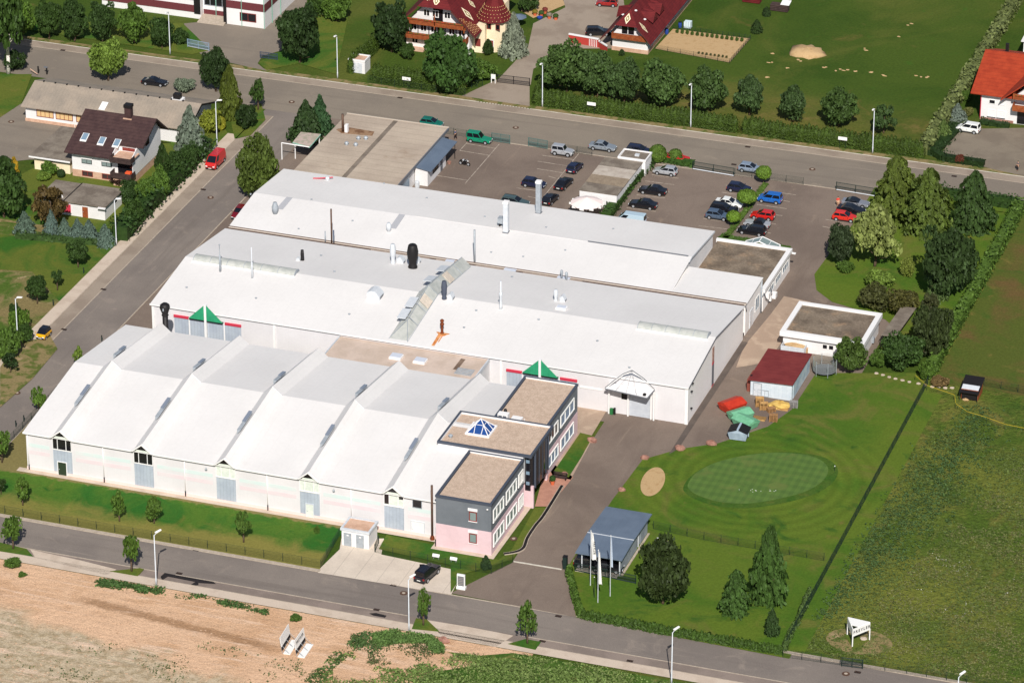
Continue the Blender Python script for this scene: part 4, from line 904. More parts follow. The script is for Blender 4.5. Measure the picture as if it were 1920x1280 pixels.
part(hB, 'corner_board', W_TRIM, lambda b: b.box(BX1-.2, BX1+.1, BY0-.1, BY0+.25, 0, BE-.2))
for x, w in ((-42.0, 1), (10.25, 1)):
    zt = 7.3 if x < 0 else 6.9; zl = 4.85 if x < 0 else 4.5
    g = part(hB, 'green_gable', M_GREEN, lambda b: (b.ext([(x-2.7, BY0-.5, zl), (x-.18, BY0-.5, zl), (x-.18, BY0-.5, zt)], (0, .1, 0)), b.ext([(x+.18, BY0-.5, zl), (x+2.75, BY0-.5, zl), (x+.18, BY0-.5, zt)], (0, .1, 0))))
    part(g, 'black_edge', M_BLACK, lambda b: b.box(x-2.65, x+2.7, BY0-.48, BY0-.02, zl-.18, zl-.01))
    part(g, 'centre_post', W_TRIM, lambda b: b.box(x-.18, x+.18, BY0-.55, BY0-.0, 0, zt+.12))
    part(hB, 'red_lintel', M_RED, lambda b: (b.box(x-5.25, x-2.85, BY0-.2, BY0, zl-.38, zl), b.box(x+2.95, x+5.55, BY0-.2, BY0, zl-.38, zl)))
    gt = part(hB, 'grey_gate', W_GREYCORR, lambda b: b.box(x-5.2, x+5.5, BY0-.1, BY0, .1, zl-.36))
    part(gt, 'gate_frame', W_TRIM, lambda b: [b.box(x+u-.1, x+u+.1, BY0-.16, BY0-.09, 0, zl-.2) for u in (-2.75, 2.85)])
# barrel skylights on the ridge
for x0, x1 in ((-49.3, -32.9), (20.9, 31.5)):
    n = 10; prof = [(BYR+1.05*math.cos(PI*i/n), BR-.08+.62*math.sin(PI*i/n)) for i in range(n+1)]
    k = part(hB, 'barrel_skylight', M_POLY, lambda b: b.exX(prof, x0, x1))
    m = 6 if x0 < 0 else 5
    def f(b):
        for i in range(m+1):
            u = x0+(x1-x0)*i/m; pr2 = [(BYR+1.07*math.cos(PI*j/n), BR-.08+.645*math.sin(PI*j/n)) for j in range(n+1)]; b.exX(pr2, u-.04, u+.04)
    part(k, 'rib', M_STEEL, f)
    part(k, 'curb', W_TRIM, lambda b: b.box(x0-.12, x1+.12, BYR-1.15, BYR-1.05, BR-.3, BR+.06))
# glass lantern across the roof
lx = -11.9
def lz(y): return zb(y)-.02
ln = part(hB, 'roof_lantern', M_POLY, lambda b: [b.add([(lx-1.5, a, lz(a)), (lx, a+s0, lz(a)+1.35), (lx+1.5, a, lz(a)), (lx-1.5, c, lz(c)), (lx, c, lz(c)+1.35), (lx+1.5, c, lz(c))], [(0, 1, 4, 3), (1, 2, 5, 4), (0, 2, 1), (3, 4, 5), (0, 3, 5, 2)]) for a, c, s0 in ((BY0+.3, BYR, 4.2), (BYR, BY1-.4, 0))])
def f(b):
    for y in (-12.2, -8.6, -6.2, BYR, 0.2, 3.4, 7.2):
        b.path([(lx-1.53, y, lz(y)), (lx, y, lz(y)+1.4), (lx+1.53, y, lz(y))], .05, 5)
    b.path([(lx, BY0+4.4, lz(BY0)+1.4), (lx, BYR, BR+1.36), (lx, BY1-.4, lz(BY1)+1.4)], .06, 5)
    b.path([(lx+1.52, BY0+.3, lz(BY0)+.04), (lx+1.52, BYR, BR+.04), (lx+1.52, BY1-.4, lz(BY1)+.04)], .06, 5); b.path([(lx-1.5, BY0+.3, lz(BY0)+.04), (lx, BY0+4.4, lz(BY0+4)+1.1), (lx+1.5, BY0+.3, lz(BY0)+.04)], .05, 5)
part(ln, 'glazing_bar', M_STEEL, f)
for y in (-13.0, -9.8, -1.8, 3.6):
    part(ln, 'vent_flap', M_LSTEEL, lambda b: b.ext([(lx-.15, y, lz(y)+1.3), (lx-1.5, y, lz(y)+1.25), (lx-1.5, y, lz(y)+1.35), (lx-.15, y, lz(y)+1.45)], (0, 2.6, (lz(y+2.6)-lz(y)))))
for y in (-7.7, 2.0):
    part(ln, 'louvre', mat('tan_louvre', S(214, 200, 184), S(196, 184, 170), s=2, fine=.04, lines=((1, .3, .25, .2),)) if y < 0 else bpy.data.materials['tan_louvre'], lambda b: b.ext([(lx+.15, y, lz(y)+1.27), (lx+1.45, y, lz(y)+.1), (lx+1.5, y, lz(y)+.17), (lx+.18, y, lz(y)+1.36)], (0, 2.0, lz(y+2)-lz(y))))
OUT = 1
# chimneys and ventilators on the middle hall
def stack(par, q, top, r, m, prof=None, name='chimney', on=onB, n=12):
    p = on(*q); s = scale(p); h = (q[1]-top)/(s*math.cos(PITCH))
    pr = [(r*a, h*z) for a, z in (prof or ((1, -.05), (1, 1)))]
    return part(par, name, m, lambda b: b.lathe(p, pr, n), True), p, h
BULGE = ((.9, -.03), (.95, .06), (.72, .14), (.8, .3), (1, .42), (1.15, .68), (.9, .95), (.7, 1.0))
stack(hB, (774, 502), 459, .78, M_BLACK, BULGE)
stack(hB, (737, 494), 458, .42, M_LSTEEL, BULGE)
stack(hB, (567, 488), 469, .3, M_BLACK, ((1, -.03), (1, .2), (.85, .25), (.95, .6), (.75, 1)))
stack(hB, (833, 560), 527, .4, mat('slate_blue_metal', S(74, 80, 94), fine=.06), BULGE)
stack(hB, (939, 578), 527, .2, M_LSTEEL, ((1.4, -.02), (1, .1), (1, .45), (1.6, .5), (1.2, .58), (.6, .6), (.6, 1)))
stack(hB, (1042, 564), 543, .32, M_LSTEEL, BULGE)
stack(hB, (413, 509), 459, .12, M_STEEL, ((1.4, -.02), (1.2, .6), (.5, .62), (.5, .96), (1.1, .97), (1.1, 1)))
stack(hB, (473, 521), 464, .12, M_LSTEEL, ((1.4, -.02), (1.2, .5), (.6, .52), (.6, 1)))
c, p, h = stack(hB, (829, 625), 599, .21, M_RUST, ((1.6, -.02), (1, .1), (.9, .6), (1.5, .64), (1.5, .72), (.8, .75), (1.5, .92), (1, 1)))
M_RSTAIN = mat('rust_stain', S(190, 110, 50), S(214, 150, 96), s=1.2, a=.3, b=.6, fine=.15, fs=4)
part(c, 'rust_streak', M_RSTAIN, lambda b: [b.ext([(p.x+u-w, y0, zb(y0)+.02), (p.x+u+w, y0, zb(y0)+.02), (p.x+u+w*.8, y1, zb(y1)+.02), (p.x+u-w*.8, y1, zb(y1)+.02)], (0, 0, .008)) for u, w, y0, y1 in ((-.2, .28, p.y-.2, BY0+.3), (.25, .1, p.y-.3, BY0+1.4))]+[b.prism([(p.x+.1+.95*math.cos(t)*(1+.3*math.sin(3*t)), p.y+.7*math.sin(t)) for t in [2*PI*i/14 for i in range(14)]], zb(p.y)-.08, zb(p.y)+.045)])
def ventbox(par, q, w, d, h, m=M_LSTEEL, on=onB, name='roof_ventilator'):
    p = on(*q); prof = [(p.x-w, p.z-.1), (p.x-w, p.z+h*.75), (p.x-w*.4, p.z+h), (p.x+w*.25, p.z+h), (p.x+w, p.z+h*.35), (p.x+w, p.z-.1)]
    o = part(par, name, m, lambda b: b.exY(prof, p.y-d, p.y+d)); part(o, 'grille', M_GREYTRIM, lambda b: b.box(p.x+w*.98, p.x+w*1.03, p.y-d*.7, p.y+d*.7, p.z+.02, p.z+h*.3)); return o
ventbox(hB, (704, 556), 1.0, .95, 1.3); ventbox(hB, (752, 492), .55, .5, 1.0); ventbox(hB, (846, 560), .4, .6, .95); ventbox(hB, (1056, 564), .4, .5, .95); ventbox(hB, (784, 492), .35, .4, .8); ventbox(hB, (560, 488), .3, .3, .5)
for q in ((602, 480), (627, 510), (960, 520), (893, 583), (1010, 600), (700, 545), (350, 540), (480, 560), (655, 590), (1120, 640), (870, 615), (1180, 690)):
    p = onB(*q); part(hB, 'roof_outlet', M_STEEL, lambda b: b.lathe((p.x, p.y, p.z-.05), [(.13, 0), (.13, .2), (.2, .22), (.05, .3)], 7))
p = onB(1053, 579); k = boxp(hB, 'dome_light', W_TRIM, p.x-.8, p.x+.8, p.y-.6, p.y+.6, p.z-.1, p.z+.3); boxp(k, 'dome', M_SKYL, p.x-.65, p.x+.65, p.y-.45, p.y+.45, p.z+.3, p.z+.42)
ch = thing('chimney', 'black chimney with a bulging hood in front of the left end of the middle hall', 'chimney', (at(307, 610, 7.0).x, -24.2, 0))
x = at(307, 610, 7.0).x
part(ch, 'shaft', M_BLACK, lambda b: b.lathe((x, -24.2, 0), [(.45, 0), (.42, 8.4)], 12), True)
part(ch, 'hood', M_BLACK, lambda b: b.lathe((x, -24.2, 8.3), [(.45, 0), (.55, .1), (.42, .25), (.5, .5), (.78, 1.3), (.7, 1.75), (.4, 2.0)], 12), True)
part(ch, 'opening', M_STEEL, lambda b: b.lathe((x+.05, -24.95, 9.3), [(.02, 0), (.1, .1), (.1, .4), (.02, .5)], 6))
# right end wall features
def f(b): b.box(BX1, BX1+.03, -4.7, -3.7, 0.3, 3.6)
part(hB, 'wall_strip', M_GREYTRIM, f)
part(hB, 'red_strip', M_RED, lambda b: (b.box(BX1, BX1+.035, -4.7, -3.7, 3.62, 4.0), b.box(BX1, BX1+.035, -4.7, -3.7, 0, .28)))
part(hB, 'rusty_strip', mat('tan_strip', S(186, 150, 136), S(150, 112, 98), s=2, fine=.1), lambda b: b.box(BX1, BX1+.03, -4.7, -3.7, 4.02, 6.4))
part(hB, 'wall_lamp', M_BLACK, lambda b: [b.box(BX1+.0, BX1+.3, y, y+.35, z, z+.12) for y, z in ((-15.6, 4.6), (-15.6, 1.9), (-15.2, 5.7))])
# suspended canopy on the front
LF, RF, RB = at(1134.4, 729.3, 4.6), at(1213.4, 747.4, 4.45), aty(1227, 732, BY0-.1); LB = V((LF.x+.2, BY0-.1, 4.75)); AP = aty(1185, 694, BY0-.35)
cp = part(hB, 'canopy', W_TRIM, lambda b: b.ext([LB, LF, RF, RB], (0, 0, .16)))
UPZ = V((0, 0, .16))
part(cp, 'edge_trim', M_GREYTRIM, lambda b: b.path([LF+UPZ*.5, RF+UPZ*.5, RB+UPZ*.5], .1, 5))
AR_ = [LF+UPZ*1.4, aty(1150, 714, BY0-1.3), aty(1168, 701, BY0-.6), AP, aty(1208, 710, BY0-.35), RB+UPZ*1.4]
part(cp, 'gable_arch', M_GREYTRIM, lambda b: b.path(AR_, .07, 5))
part(cp, 'arch_edge', W_TRIM, lambda b: b.path([p+V((0, .1, -.16)) for p in AR_], .12, 5))
for u in (.25, .5, .75): part(cp, 'tie_rod', M_GREYTRIM, lambda b: b.tube(AP, LF.lerp(RF, u)+UPZ, .02, .02, 5))
for u, v in ((20.75, .4), (23.6, .3), (27.05, .25), (27.5, .4)): part(cp, 'post', W_TRIM, lambda b: b.box(u-.11, u+.11, BY0-v-.11, BY0-v+.11, 0, 4.6))
part(cp, 'floodlight', M_BLACK, lambda b: b.box(RF.x-.75, RF.x-.35, RF.y+.3, RF.y+.7, RF.z+.1, RF.z+.5))
gt = part(hB, 'roller_gate', mat('light_grey_gate', S(192, 196, 202), S(182, 186, 194), s=1, fine=.03, lines=((2, .45, .06, .1),)), lambda b: b.box(23.75, 27.0, BY0-.06, BY0, .1, 3.6))
win(hB, 'y', BY0, -1, 22.4, 23.5, 2.4, 3.7, M_GLASSD, M_WINFR)
part(hB, 'wall_sign', W_TRIM, lambda b: b.box(16.2, 19.6, BY0-.08, BY0, 3.3, 3.6))
part(hB, 'green_bin', mat('green_plastic', S(40, 110, 60), fine=.05), lambda b: b.box(20.95, 21.4, BY0-.7, BY0-.25, .05, .95)); part(hB, 'dark_bin', M_BLACK, lambda b: b.box(21.5, 21.75, BY0-.6, BY0-.3, .05, 1.1))

# ---------------------------------------------------------------- rear hall
DX0, DX1, DY0, DY1, DYR, DE, DR = -50.7, 20.6, 13.1, 35.4, 23.2, 5.6, 6.75
def zc(y): return DE+(DR-DE)*(y-DY0)/(DYR-DY0) if y < DYR else DR+(DE-DR)*(y-DYR)/(DY1-DYR)
def onC(px_, py_):
    z = 6
    for i in range(30): p = at(px_, py_, z); z = zc(p.y)
    return V((p.x, p.y, z))
hC = thing('factory_hall', 'white rear hall with low roof and tall square chimneys by the car park', 'factory hall', (-15, 25, 0), 'white factory halls')
part(hC, 'wall', W_WHITE, lambda b: b.exX([(DY0, 0), (DY1, 0), (DY1, DE-.15), (DYR, DR-.15), (DY0, DE-.15)], DX0+.2, DX1))
part(hC, 'roof', W_ROOF, lambda b: gable(b, DX0, DX1+.25, DY0-.2, DY1+.1, DE, DE, DR, DYR, .13))
part(hC, 'side_roof', W_ROOF, lambda b: b.exX([(DY0-.2, DE), (21.6, 5.85), (21.6, 5.7), (DY0-.2, DE-.13)], DX1+.26, 32.6))
part(hC, 'side_wall', W_CLAD_LIT, lambda b: b.box(DX1, 32.3, DY0+.02, 21.5, 0, DE-.16))
part(hC, 'gutter', M_BROWNPIPE, lambda b: b.box(DX0, 32.5, DY0-.3, DY0-.2, DE-.16, DE+.015))
part(hC, 'gutter_edge', mat('tan_edge', S(206, 192, 178), fine=.04), lambda b: b.box(DX0, 32.5, DY0-.72, DY0-.31, DE-.2, DE-.07))
part(hC, 'eave_pipe', M_BROWNPIPE, lambda b: b.box(DX0, 32.3, DY0-.86, DY0-.73, DE-.24, DE-.07))
VF = mat('tan_valley', G(206, 184, 164), G(180, 156, 136), s=.6, fine=.1)
for a, c in ((-27, -17.5), (-16.4, -13.4), (-10, -4.4), (-2.4, 7.0)): part(hC, 'valley_floor', VF, lambda b: b.box(a, c, BY1+.12, DY0-.87, 5.0, DE-.1))
for a, c in ((-14.9, -13.5), (-5.5, -3.6), (3.0, 5.0)): part(hC, 'valley_light', M_SKYL, lambda b: b.box(a, c, BY1+.12, DY0-.3, 5.0, DE-.04))
part(hC, 'ridge_strip', M_GREYTRIM, lambda b: b.box(4.3, 20.3, DYR-.12, DYR+.12, DR-.05, DR+.1))
part(hC, 'roof_seam', mat('pale_seam', S(212, 208, 206), fine=.02), lambda b: b.box(-24, 4.2, DYR-.05, DYR+.05, DR-.05, DR+.035))
part(hC, 'verge_trim', M_LSTEEL, lambda b: gable(b, DX1+.25, DX1+.32, 22.0, DY1+.1, zc(22.0)+.0, DE+.0, DR+.0, DYR, .25))
def sq(q, top, w, m=M_LSTEEL):
    p = onC(*q); h = (q[1]-top)/(scale(p)*math.cos(PITCH)); o = boxp(hC, 'chimney', m, p.x-w, p.x+w, p.y-w, p.y+w, p.z-.1, p.z+h)
    boxp(o, 'cap', W_TRIM, p.x-w-.06, p.x+w+.06, p.y-w-.06, p.y+w+.06, p.z+h, p.z+h+.35); boxp(o, 'base', M_GREYTRIM, p.x-w-.08, p.x+w+.08, p.y-w-.08, p.y+w+.08, p.z-.12, p.z+.12); return o
sq((949, 435), 382, .38); sq((1010, 399), 344, .38, M_STEEL)
p = onC(941, 424); boxp(hC, 'ventilator', M_STEEL, p.x-.55, p.x+.35, p.y-.5, p.y+.5, p.z+.6, p.z+1.5); boxp(hC, 'ventilator_stand', M_BLACK, p.x-.4, p.x-.2, p.y-.3, p.y+.3, p.z-.1, p.z+.6)
stack(hC, (890, 491), 432, .16, M_STEEL, None, 'pipe', onC); stack(hC, (622, 455), 393, .13, M_BROWNPIPE, None, 'pipe', onC); stack(hC, (626, 456), 432, .1, mat('blue_pipe', S(66, 78, 100), fine=.05), None, 'pipe', onC); stack(hC, (610, 454), 434, .1, M_STEEL, None, 'pipe', onC)
stack(hC, (516, 400), 380, .5, M_STEEL, ((.8, -.05), (.8, .25), (1.0, .3), (1.05, .6), (.8, .8), (.6, 1)), 'ventilator', onC)
stack(hC, (729, 433), 418, .4, M_LSTEEL, ((.8, -.05), (.8, .25), (1.0, .3), (1.0, .7), (.6, 1)), 'ventilator', onC)
M_GPATCH = mat('grey_roof_strip', S(172, 172, 176), fine=.06)
for q in ((909, 407), (1024, 427), (921, 474), (981, 482), (470, 365), (584, 375), (661, 415), (720, 345), (1150, 430), (1060, 470), (800, 372), (560, 430)):
    p = onC(*q); part(hC, 'roof_outlet', M_STEEL, lambda b: b.lathe((p.x, p.y, p.z-.05), [(.12, 0), (.12, .18), (.18, .2), (.05, .28)], 7))
for q0, q1 in (((520, 392), (541, 370)), ((732, 428), (752, 402))):
    a, c = onC(*q0), onC(*q1); part(hC, 'grey_strip', M_GPATCH, lambda b: b.ext([(a.x-.2, a.y, zc(a.y)+.02), (a.x+.9, a.y, zc(a.y)+.02), (c.x+.7, c.y, zc(c.y)+.02), (c.x-.3, c.y, zc(c.y)+.02)], (0, 0, .02)))
p = onC(602, 336); part(hC, 'red_cable', M_RED, lambda b: b.path([(p.x-1.2, p.y-.4, p.z+.15), (p.x-.3, p.y-.2, p.z+.2), (p.x+.6, p.y, p.z+.3), (p.x+1.8, p.y+.6, p.z+.35)], .1, 5)); part(hC, 'small_vent', M_LSTEEL, lambda b: b.lathe((p.x+1.1, p.y, p.z), [(.3, 0), (.35, .35), (.2, .6)], 8))
for q in ((1053, 522), (1062, 526)): stack(hC, q, q[1]-16, .17, M_STEEL, ((1, -.05), (.9, .5), (1.4, .6), (1.3, .9), (.5, 1)), 'pipe', lambda a, c: at(a, c, 5.5))
tubep(hC, 'downpipe', M_STEEL, (32.45, 21.3, 0), (32.45, 21.3, 5.8), .14); tubep(hC, 'downpipe', M_GREYTRIM, (32.4, DY0+.2, 4.0), (32.4, DY0-.3, 5.3), .08)
door(hC, 'x', 32.3, 1, 15.6, 17.2, 2.8, W_WHITE, M_LSTEEL); win(hC, 'x', 32.3, 1, 18.4, 20.6, 1.4, 3.6, M_GLASSL, M_WINFR, mull=1)
part(hC, 'loading_edge', M_BLACK, lambda b: b.box(30.6, 32.2, DY0-.5, DY0, .1, .5))
part(hC, 'wall_fan', M_BLACK, lambda b: [b.lathe((u, DY0-.2, 3.9), [(.1, 0), (.2, .1), (.2, .25), (.05, .35)], 8) for u in (24.5, 30.5)])
# gravel roofed annex
an = thing('annex_building', 'white annex with a dark mossy gravel roof at the end of the rear hall', 'building', (26.6, 30, 0))
part(an, 'wall', W_CLAD_LIT, lambda b: b.box(20.95, 32.6, 21.75, 36.9, 0, 3.2)); part(an, 'roof', W_DGRAVEL, lambda b: b.box(21.0, 32.3, 21.8, 36.6, 3.2, 3.42))
part(an, 'parapet', W_TRIM, lambda b: (b.box(20.8, 32.9, 36.6, 37.15, 3.2, 3.75), b.box(32.2, 32.9, 21.75, 36.59, 3.2, 3.75)))
part(an, 'fascia_strip', M_STEEL, lambda b: b.box(32.6, 32.68, 21.4, 36.8, 2.75, 2.95))
for y in (24.5, 28.5, 32.6): win(an, 'x', 32.6, 1, y, y+3.2, 1.3, 2.4, M_GLASSL, M_WINFR, mull=2)
part(an, 'wall_pipe', M_GREYTRIM, lambda b: (b.path([(32.75, 21.9, 3.0), (32.85, 22.6, 1.9), (32.85, 23.6, 1.4), (32.8, 24.4, .5)], .09, 6), b.path([(32.75, 25.6, 2.6), (32.9, 25.9, 1.0)], .06, 6)))
part(an, 'air_unit', W_TRIM, lambda b: (b.box(32.62, 33.1, 23.2, 24.2, 1.5, 2.3), b.box(32.62, 33.3, 26.4, 27.4, .1, .9), b.box(32.62, 33.1, 24.6, 25.2, .5, 1.1)))
part(an, 'wall_lamp', W_TRIM, lambda b: b.box(32.9, 33.5, 36.7, 37.1, 3.0, 3.15))
cpt = thing('glass_canopy', 'white steel and glass entrance canopy behind the gravel-roofed annex', 'canopy', (27.5, 38.6, 0))
def f(b):
    P = [(24.9, 37.3, 2.9), (27.5, 37.3, 4.0), (30.4, 37.3, 3.0)]; Q = [(p[0], 39.2, p[2]) for p in P]
    b.path(P, .09, 5); b.path(Q, .09, 5)
    for p, q in zip(P, Q): b.tube(p, q, .09, .09, 5)
    for p, q in ((P[0], P[1]), (P[1], P[2])): m0 = V(p).lerp(V(q), .5); b.tube(m0, m0+V((0, 1.9, 0)), .05, .05, 5)
    for p in (Q[0], Q[2]): b.tube(p, (p[0], p[1], 0), .08, .08, 6)
part(cpt, 'frame', W_TRIM, f); part(cpt, 'pane', M_GLASSG, lambda b: (b.face((24.9, 37.3, 2.92), (27.5, 37.3, 4.02), (27.5, 39.2, 4.02), (24.9, 39.2, 2.92)), b.face((27.5, 37.3, 4.02), (30.4, 37.3, 3.02), (30.4, 39.2, 3.02), (27.5, 39.2, 4.02))))
cpt = thing('glass_canopy', 'pale blue glass porch canopy just behind the rear hall roof edge', 'canopy', (17.0, 38, 0))
part(cpt, 'frame', W_TRIM, lambda b: (b.path([(14.9, 36.8, 4.2), (15.6, 38.4, 3.9), (18.6, 38.4, 3.9), (19.2, 36.8, 4.2)], .1, 5), [b.tube((u, 36.9, 4.1), (u, 38.4, 3.9), .06, .06, 5) for u in (16, 17, 18)], [b.tube((u, 38.4, 3.9), (u, 38.4, 0), .08, .08, 6) for u in (15.6, 18.6)]))
part(cpt, 'pane', mat('pale_cyan_pane', S(190, 220, 224), fine=.04, rough=.15), lambda b: b.box(15.5, 18.7, 36.9, 38.3, 3.86, 3.92))

# ---------------------------------------------------------------- brown hall, lean-to, carport
hE = thing('workshop_hall', 'workshop with a stained tan sheet-metal roof beside the top road', 'workshop', (-42, 50, 0))
part(hE, 'wall', W_WHITE, lambda b: b.box(-50.2, -33.2, 35.8, 62.6, 0, 3.5))
part(hE, 'roof', W_TANROOF, lambda b: (b.box(-50.6, -42.4, 35.7, 63.4, 3.5, 3.68), b.box(-41.6, -32.9, 35.7, 63.4, 3.5, 3.68)))
part(hE, 'valley_strip', mat('grey_brown_strip', G(150, 136, 122), G(120, 108, 96), s=.3, fine=.1), lambda b: b.box(-42.4, -41.6, 35.7, 63.4, 3.5, 3.62))
part(hE, 'light_edge', mat('pale_roof_edge', G(214, 200, 184), fine=.05), lambda b: b.box(-50.7, -32.8, 63.4, 63.6, 3.45, 3.74))
pE = lambda a, c: at(a, c, 3.65)
c, p, h = stack(hE, (643, 247), 215, .2, M_BROWNPIPE, None, 'chimney', pE); part(c, 'patch', W_TRIM, lambda b: b.box(p.x+.4, p.x+.9, p.y-.3, p.y+.4, 3.66, 5.0))
part(hE, 'soot_stain', mat('soot_stain', G(120, 84, 58), G(168, 134, 104), s=.7, a=.35, b=.6, fine=.1), lambda b: b.prism([at(*q, 3.69) for q in ((630, 243), (648, 238), (702, 247), (698, 255), (640, 250))], 3.66, 3.69))
for q in ((672, 262), (686, 262), (667, 274), (650, 272)): part(hE, 'roof_cowl', M_STEEL, lambda b: b.lathe(pE(*q), [(.28, 0), (.3, .3), (.4, .35), (.2, .6)], 8))
part(hE, 'end_board', M_GREYTRIM, lambda b: b.box(-32.9, -32.75, 35.7, 63.4, 3.2, 3.66))
part(hE, 'glazed_wall', M_GLASSL, lambda b: b.box(-33.2, -33.1, 40.5, 45.5, .9, 2.8))
lt = thing('office_annex', 'small white office with a blue-grey sloping roof on the workshop side', 'building', (-32.4, 53, 0))
part(lt, 'wall', W_WHITE, lambda b: b.exY([(-33.05, 0), (-30.9, 0), (-30.9, 2.75), (-33.05, 3.25)], 48.0, 56.6))
part(lt, 'roof', W_BLUEROOF, lambda b: b.exY([(-34.2, 3.55), (-30.2, 2.9), (-30.2, 2.78), (-34.2, 3.42)], 47.7, 60.2))
win(lt, 'x', -30.9, 1, 50.4, 53.0, 1.2, 2.3, M_GLASSD, M_BLACK, mull=1); door(lt, 'x', -30.9, 1, 54.0, 55.0, 2.1, M_GREYTRIM)
part(lt, 'post', M_BLACK, lambda b: b.tube((-30.4, 59.6, 0), (-30.4, 59.6, 2.85), .06, .06, 6)); part(lt, 'flower_tub', M_REDSTONE, lambda b: b.lathe((-30.6, 57.4, 0), [(.25, 0), (.35, .5)], 8))
part(lt, 'drum', M_LSTEEL, lambda b: b.lathe((-32.3, 46.9, 0), [(.35, 0), (.4, .3), (.4, 1.1), (.3, 1.3)], 10))
tc = thing('open_carport', 'open white-framed carport with a pinkish flat roof beside the workshop', 'carport', (-53, 54, 0))
a = [at(x, y, 3.0) for x, y in ((549, 267), (564, 248), (601, 252), (580, 276))]
part(tc, 'roof', mat('faded_pink_roof', G(206, 184, 172), G(178, 170, 150), s=1.5, a=.4, b=.6, fine=.1), lambda b: b.prism(a, 2.9, 3.05))
part(tc, 'fascia', mat('mint_fascia', S(150, 200, 180), fine=.05), lambda b: b.path([a[0]+V((0, 0, -.05)), a[3]+V((0, 0, -.05)), a[2]+V((0, 0, -.05))], .1, 4))
fr0 = at(528, 268, 3.0); part(tc, 'frame', W_TRIM, lambda b: (b.tube(fr0, a[3], .1, .1, 5), b.tube(fr0, (fr0.x, fr0.y, 0), .09, .09, 5), b.tube(a[0]+V((.3, .2, 0)), a[0]+V((.3, .2, -3)), .09, .09, 5), b.tube(a[2]+V((-.2, -.1, 0)), a[2]+V((-.2, -.1, -3)), .09, .09, 5)))
ga = thing('garage_block', 'row of white flat-roofed garages with patchy roofs beside the car park hedge', 'garage', (-2.5, 58, 0))
part(ga, 'wall', W_WHITE, lambda b: (b.box(-5.7, .5, 49.6, 63.2, 0, 2.35), b.box(-3.6, 1.0, 63.25, 66.6, 0, 2.65)))
for i, (y0, y1, m) in enumerate(((49.6, 53.0, 0), (53.06, 56.2, 1), (56.26, 59.8, 2), (59.86, 63.2, 0))):
    mm = [W_BITUMEN, mat('tan_bitumen', G(166, 148, 126), G(150, 132, 112), s=.8, fine=.15, fs=4) if i == 1 else W_BITUMEN, mat('pale_bitumen', G(206, 194, 180), G(188, 174, 160), s=.8, fine=.08) if i == 2 else W_BITUMEN][m]
    part(ga, 'roof', mm, lambda b: b.box(-5.8, .6, y0, y1, 2.35, 2.47))
part(ga, 'roof', W_BITUMEN, lambda b: b.box(-3.4, .8, 63.5, 66.4, 2.65, 2.72)); part(ga, 'parapet', W_TRIM, lambda b: parapet(b, -3.7, 1.1, 63.2, 66.7, 2.55, 2.85, .2))
part(ga, 'roof_box', M_LSTEEL, lambda b: b.box(-1.2, -.5, 64.5, 65.1, 2.7, 3.0))
for i, y in enumerate((49.9, 53.2, 56.6, 60.0)): part(ga, 'garage_door', M_LSTEEL, lambda b: b.box(-5.78, -5.7, y, y+2.6, .05, 2.1))

# ---------------------------------------------------------------- office block
of = thing('office_building', 'grey and pink two-storey office block with gravel roofs and a glass pyramid', 'office', (14.5, -45, 0))
def blk(x0, x1, y0, y1, zt, zs=3.72):
    part(of, 'upper_wall', W_GREYWALL, lambda b: b.box(x0, x1, y0, y1, zs, zt-.3))
    part(of, 'ground_wall', W_PINK, lambda b: b.box(x0-.03, x1+.03, y0-.03, y1-.01, 0, zs))
    r = part(of, 'roof', W_GRAVEL, lambda b: b.box(x0+.3, x1-.3, y0+.3, y1-.3, zt-.3, zt-.24))
    part(r, 'parapet', W_DGREY, lambda b: parapet(b, x0-.1, x1+.1, y0-.1, y1+.1, zt-.32, zt, .34))
    part(r, 'inner_parapet', W_WHITE, lambda b: b.box(x0+.24, x1-.24, y1-.3, y1-.24, zt-.23, zt-.03))
blk(10.5, 18.4, -62.0, -48.5, 8.05); blk(10.5, 18.4, -38.9, -24.8, 8.05)
part(of, 'hall_wall', W_WHITE, lambda b: b.box(5.9, 18.3, -48.35, -39.0, 4.0, 8.3))
part(of, 'front_upstand', W_WHITE, lambda b: (b.box(5.85, 10.38, -48.42, -48.35, 6.5, 8.3), b.box(10.6, 18.3, -48.42, -48.35, 7.8, 8.32)))
r = part(of, 'roof', W_GRAVEL, lambda b: b.box(6.1, 19.2, -48.2, -39.2, 8.2, 8.36)); part(r, 'parapet', W_DGREY, lambda b: parapet(b, 5.75, 19.55, -48.5, -38.9, 8.3, 8.66, .34))
part(r, 'inner_parapet', W_WHITE, lambda b: (b.box(6.1, 19.2, -39.3, -39.24, 8.36, 8.62), b.box(6.09, 6.15, -48.1, -39.35, 8.36, 8.62)))
part(of, 'glass_front', M_GLASSD, lambda b: b.prism([(18.3, -47.6), (19.1, -47.6), (19.45, -45.5), (19.5, -43), (19.35, -40.4), (18.3, -39.6)], 2.7, 8.3))
part(of, 'glass_mullion', W_DGREY, lambda b: [b.box(18.9, 19.53, y-.05, y+.05, 2.72, 8.2) for y in (-46.5, -45, -43.5, -42, -40.9)])
part(of, 'glass_reflection_pane', M_GLASSL, lambda b: [b.box(18.45, 18.95, -47.63, -47.59, z, z+.5) for z in (3.6, 5.2, 7.0)])
part(of, 'entrance_recess', M_GLASSD, lambda b: b.box(17.4, 17.5, -47.4, -39.2, .05, 2.7)); part(of, 'entrance_pier', W_PINK, lambda b: (b.box(18.0, 19.5, -47.55, -47.2, 0, 3.4), b.box(18.44, 18.75, -39.5, -38.95, 0, 3.6)))
part(of, 'corner_post', M_LSTEEL, lambda b: b.box(18.45, 18.6, -39.05, -38.85, 3.8, 8.0))
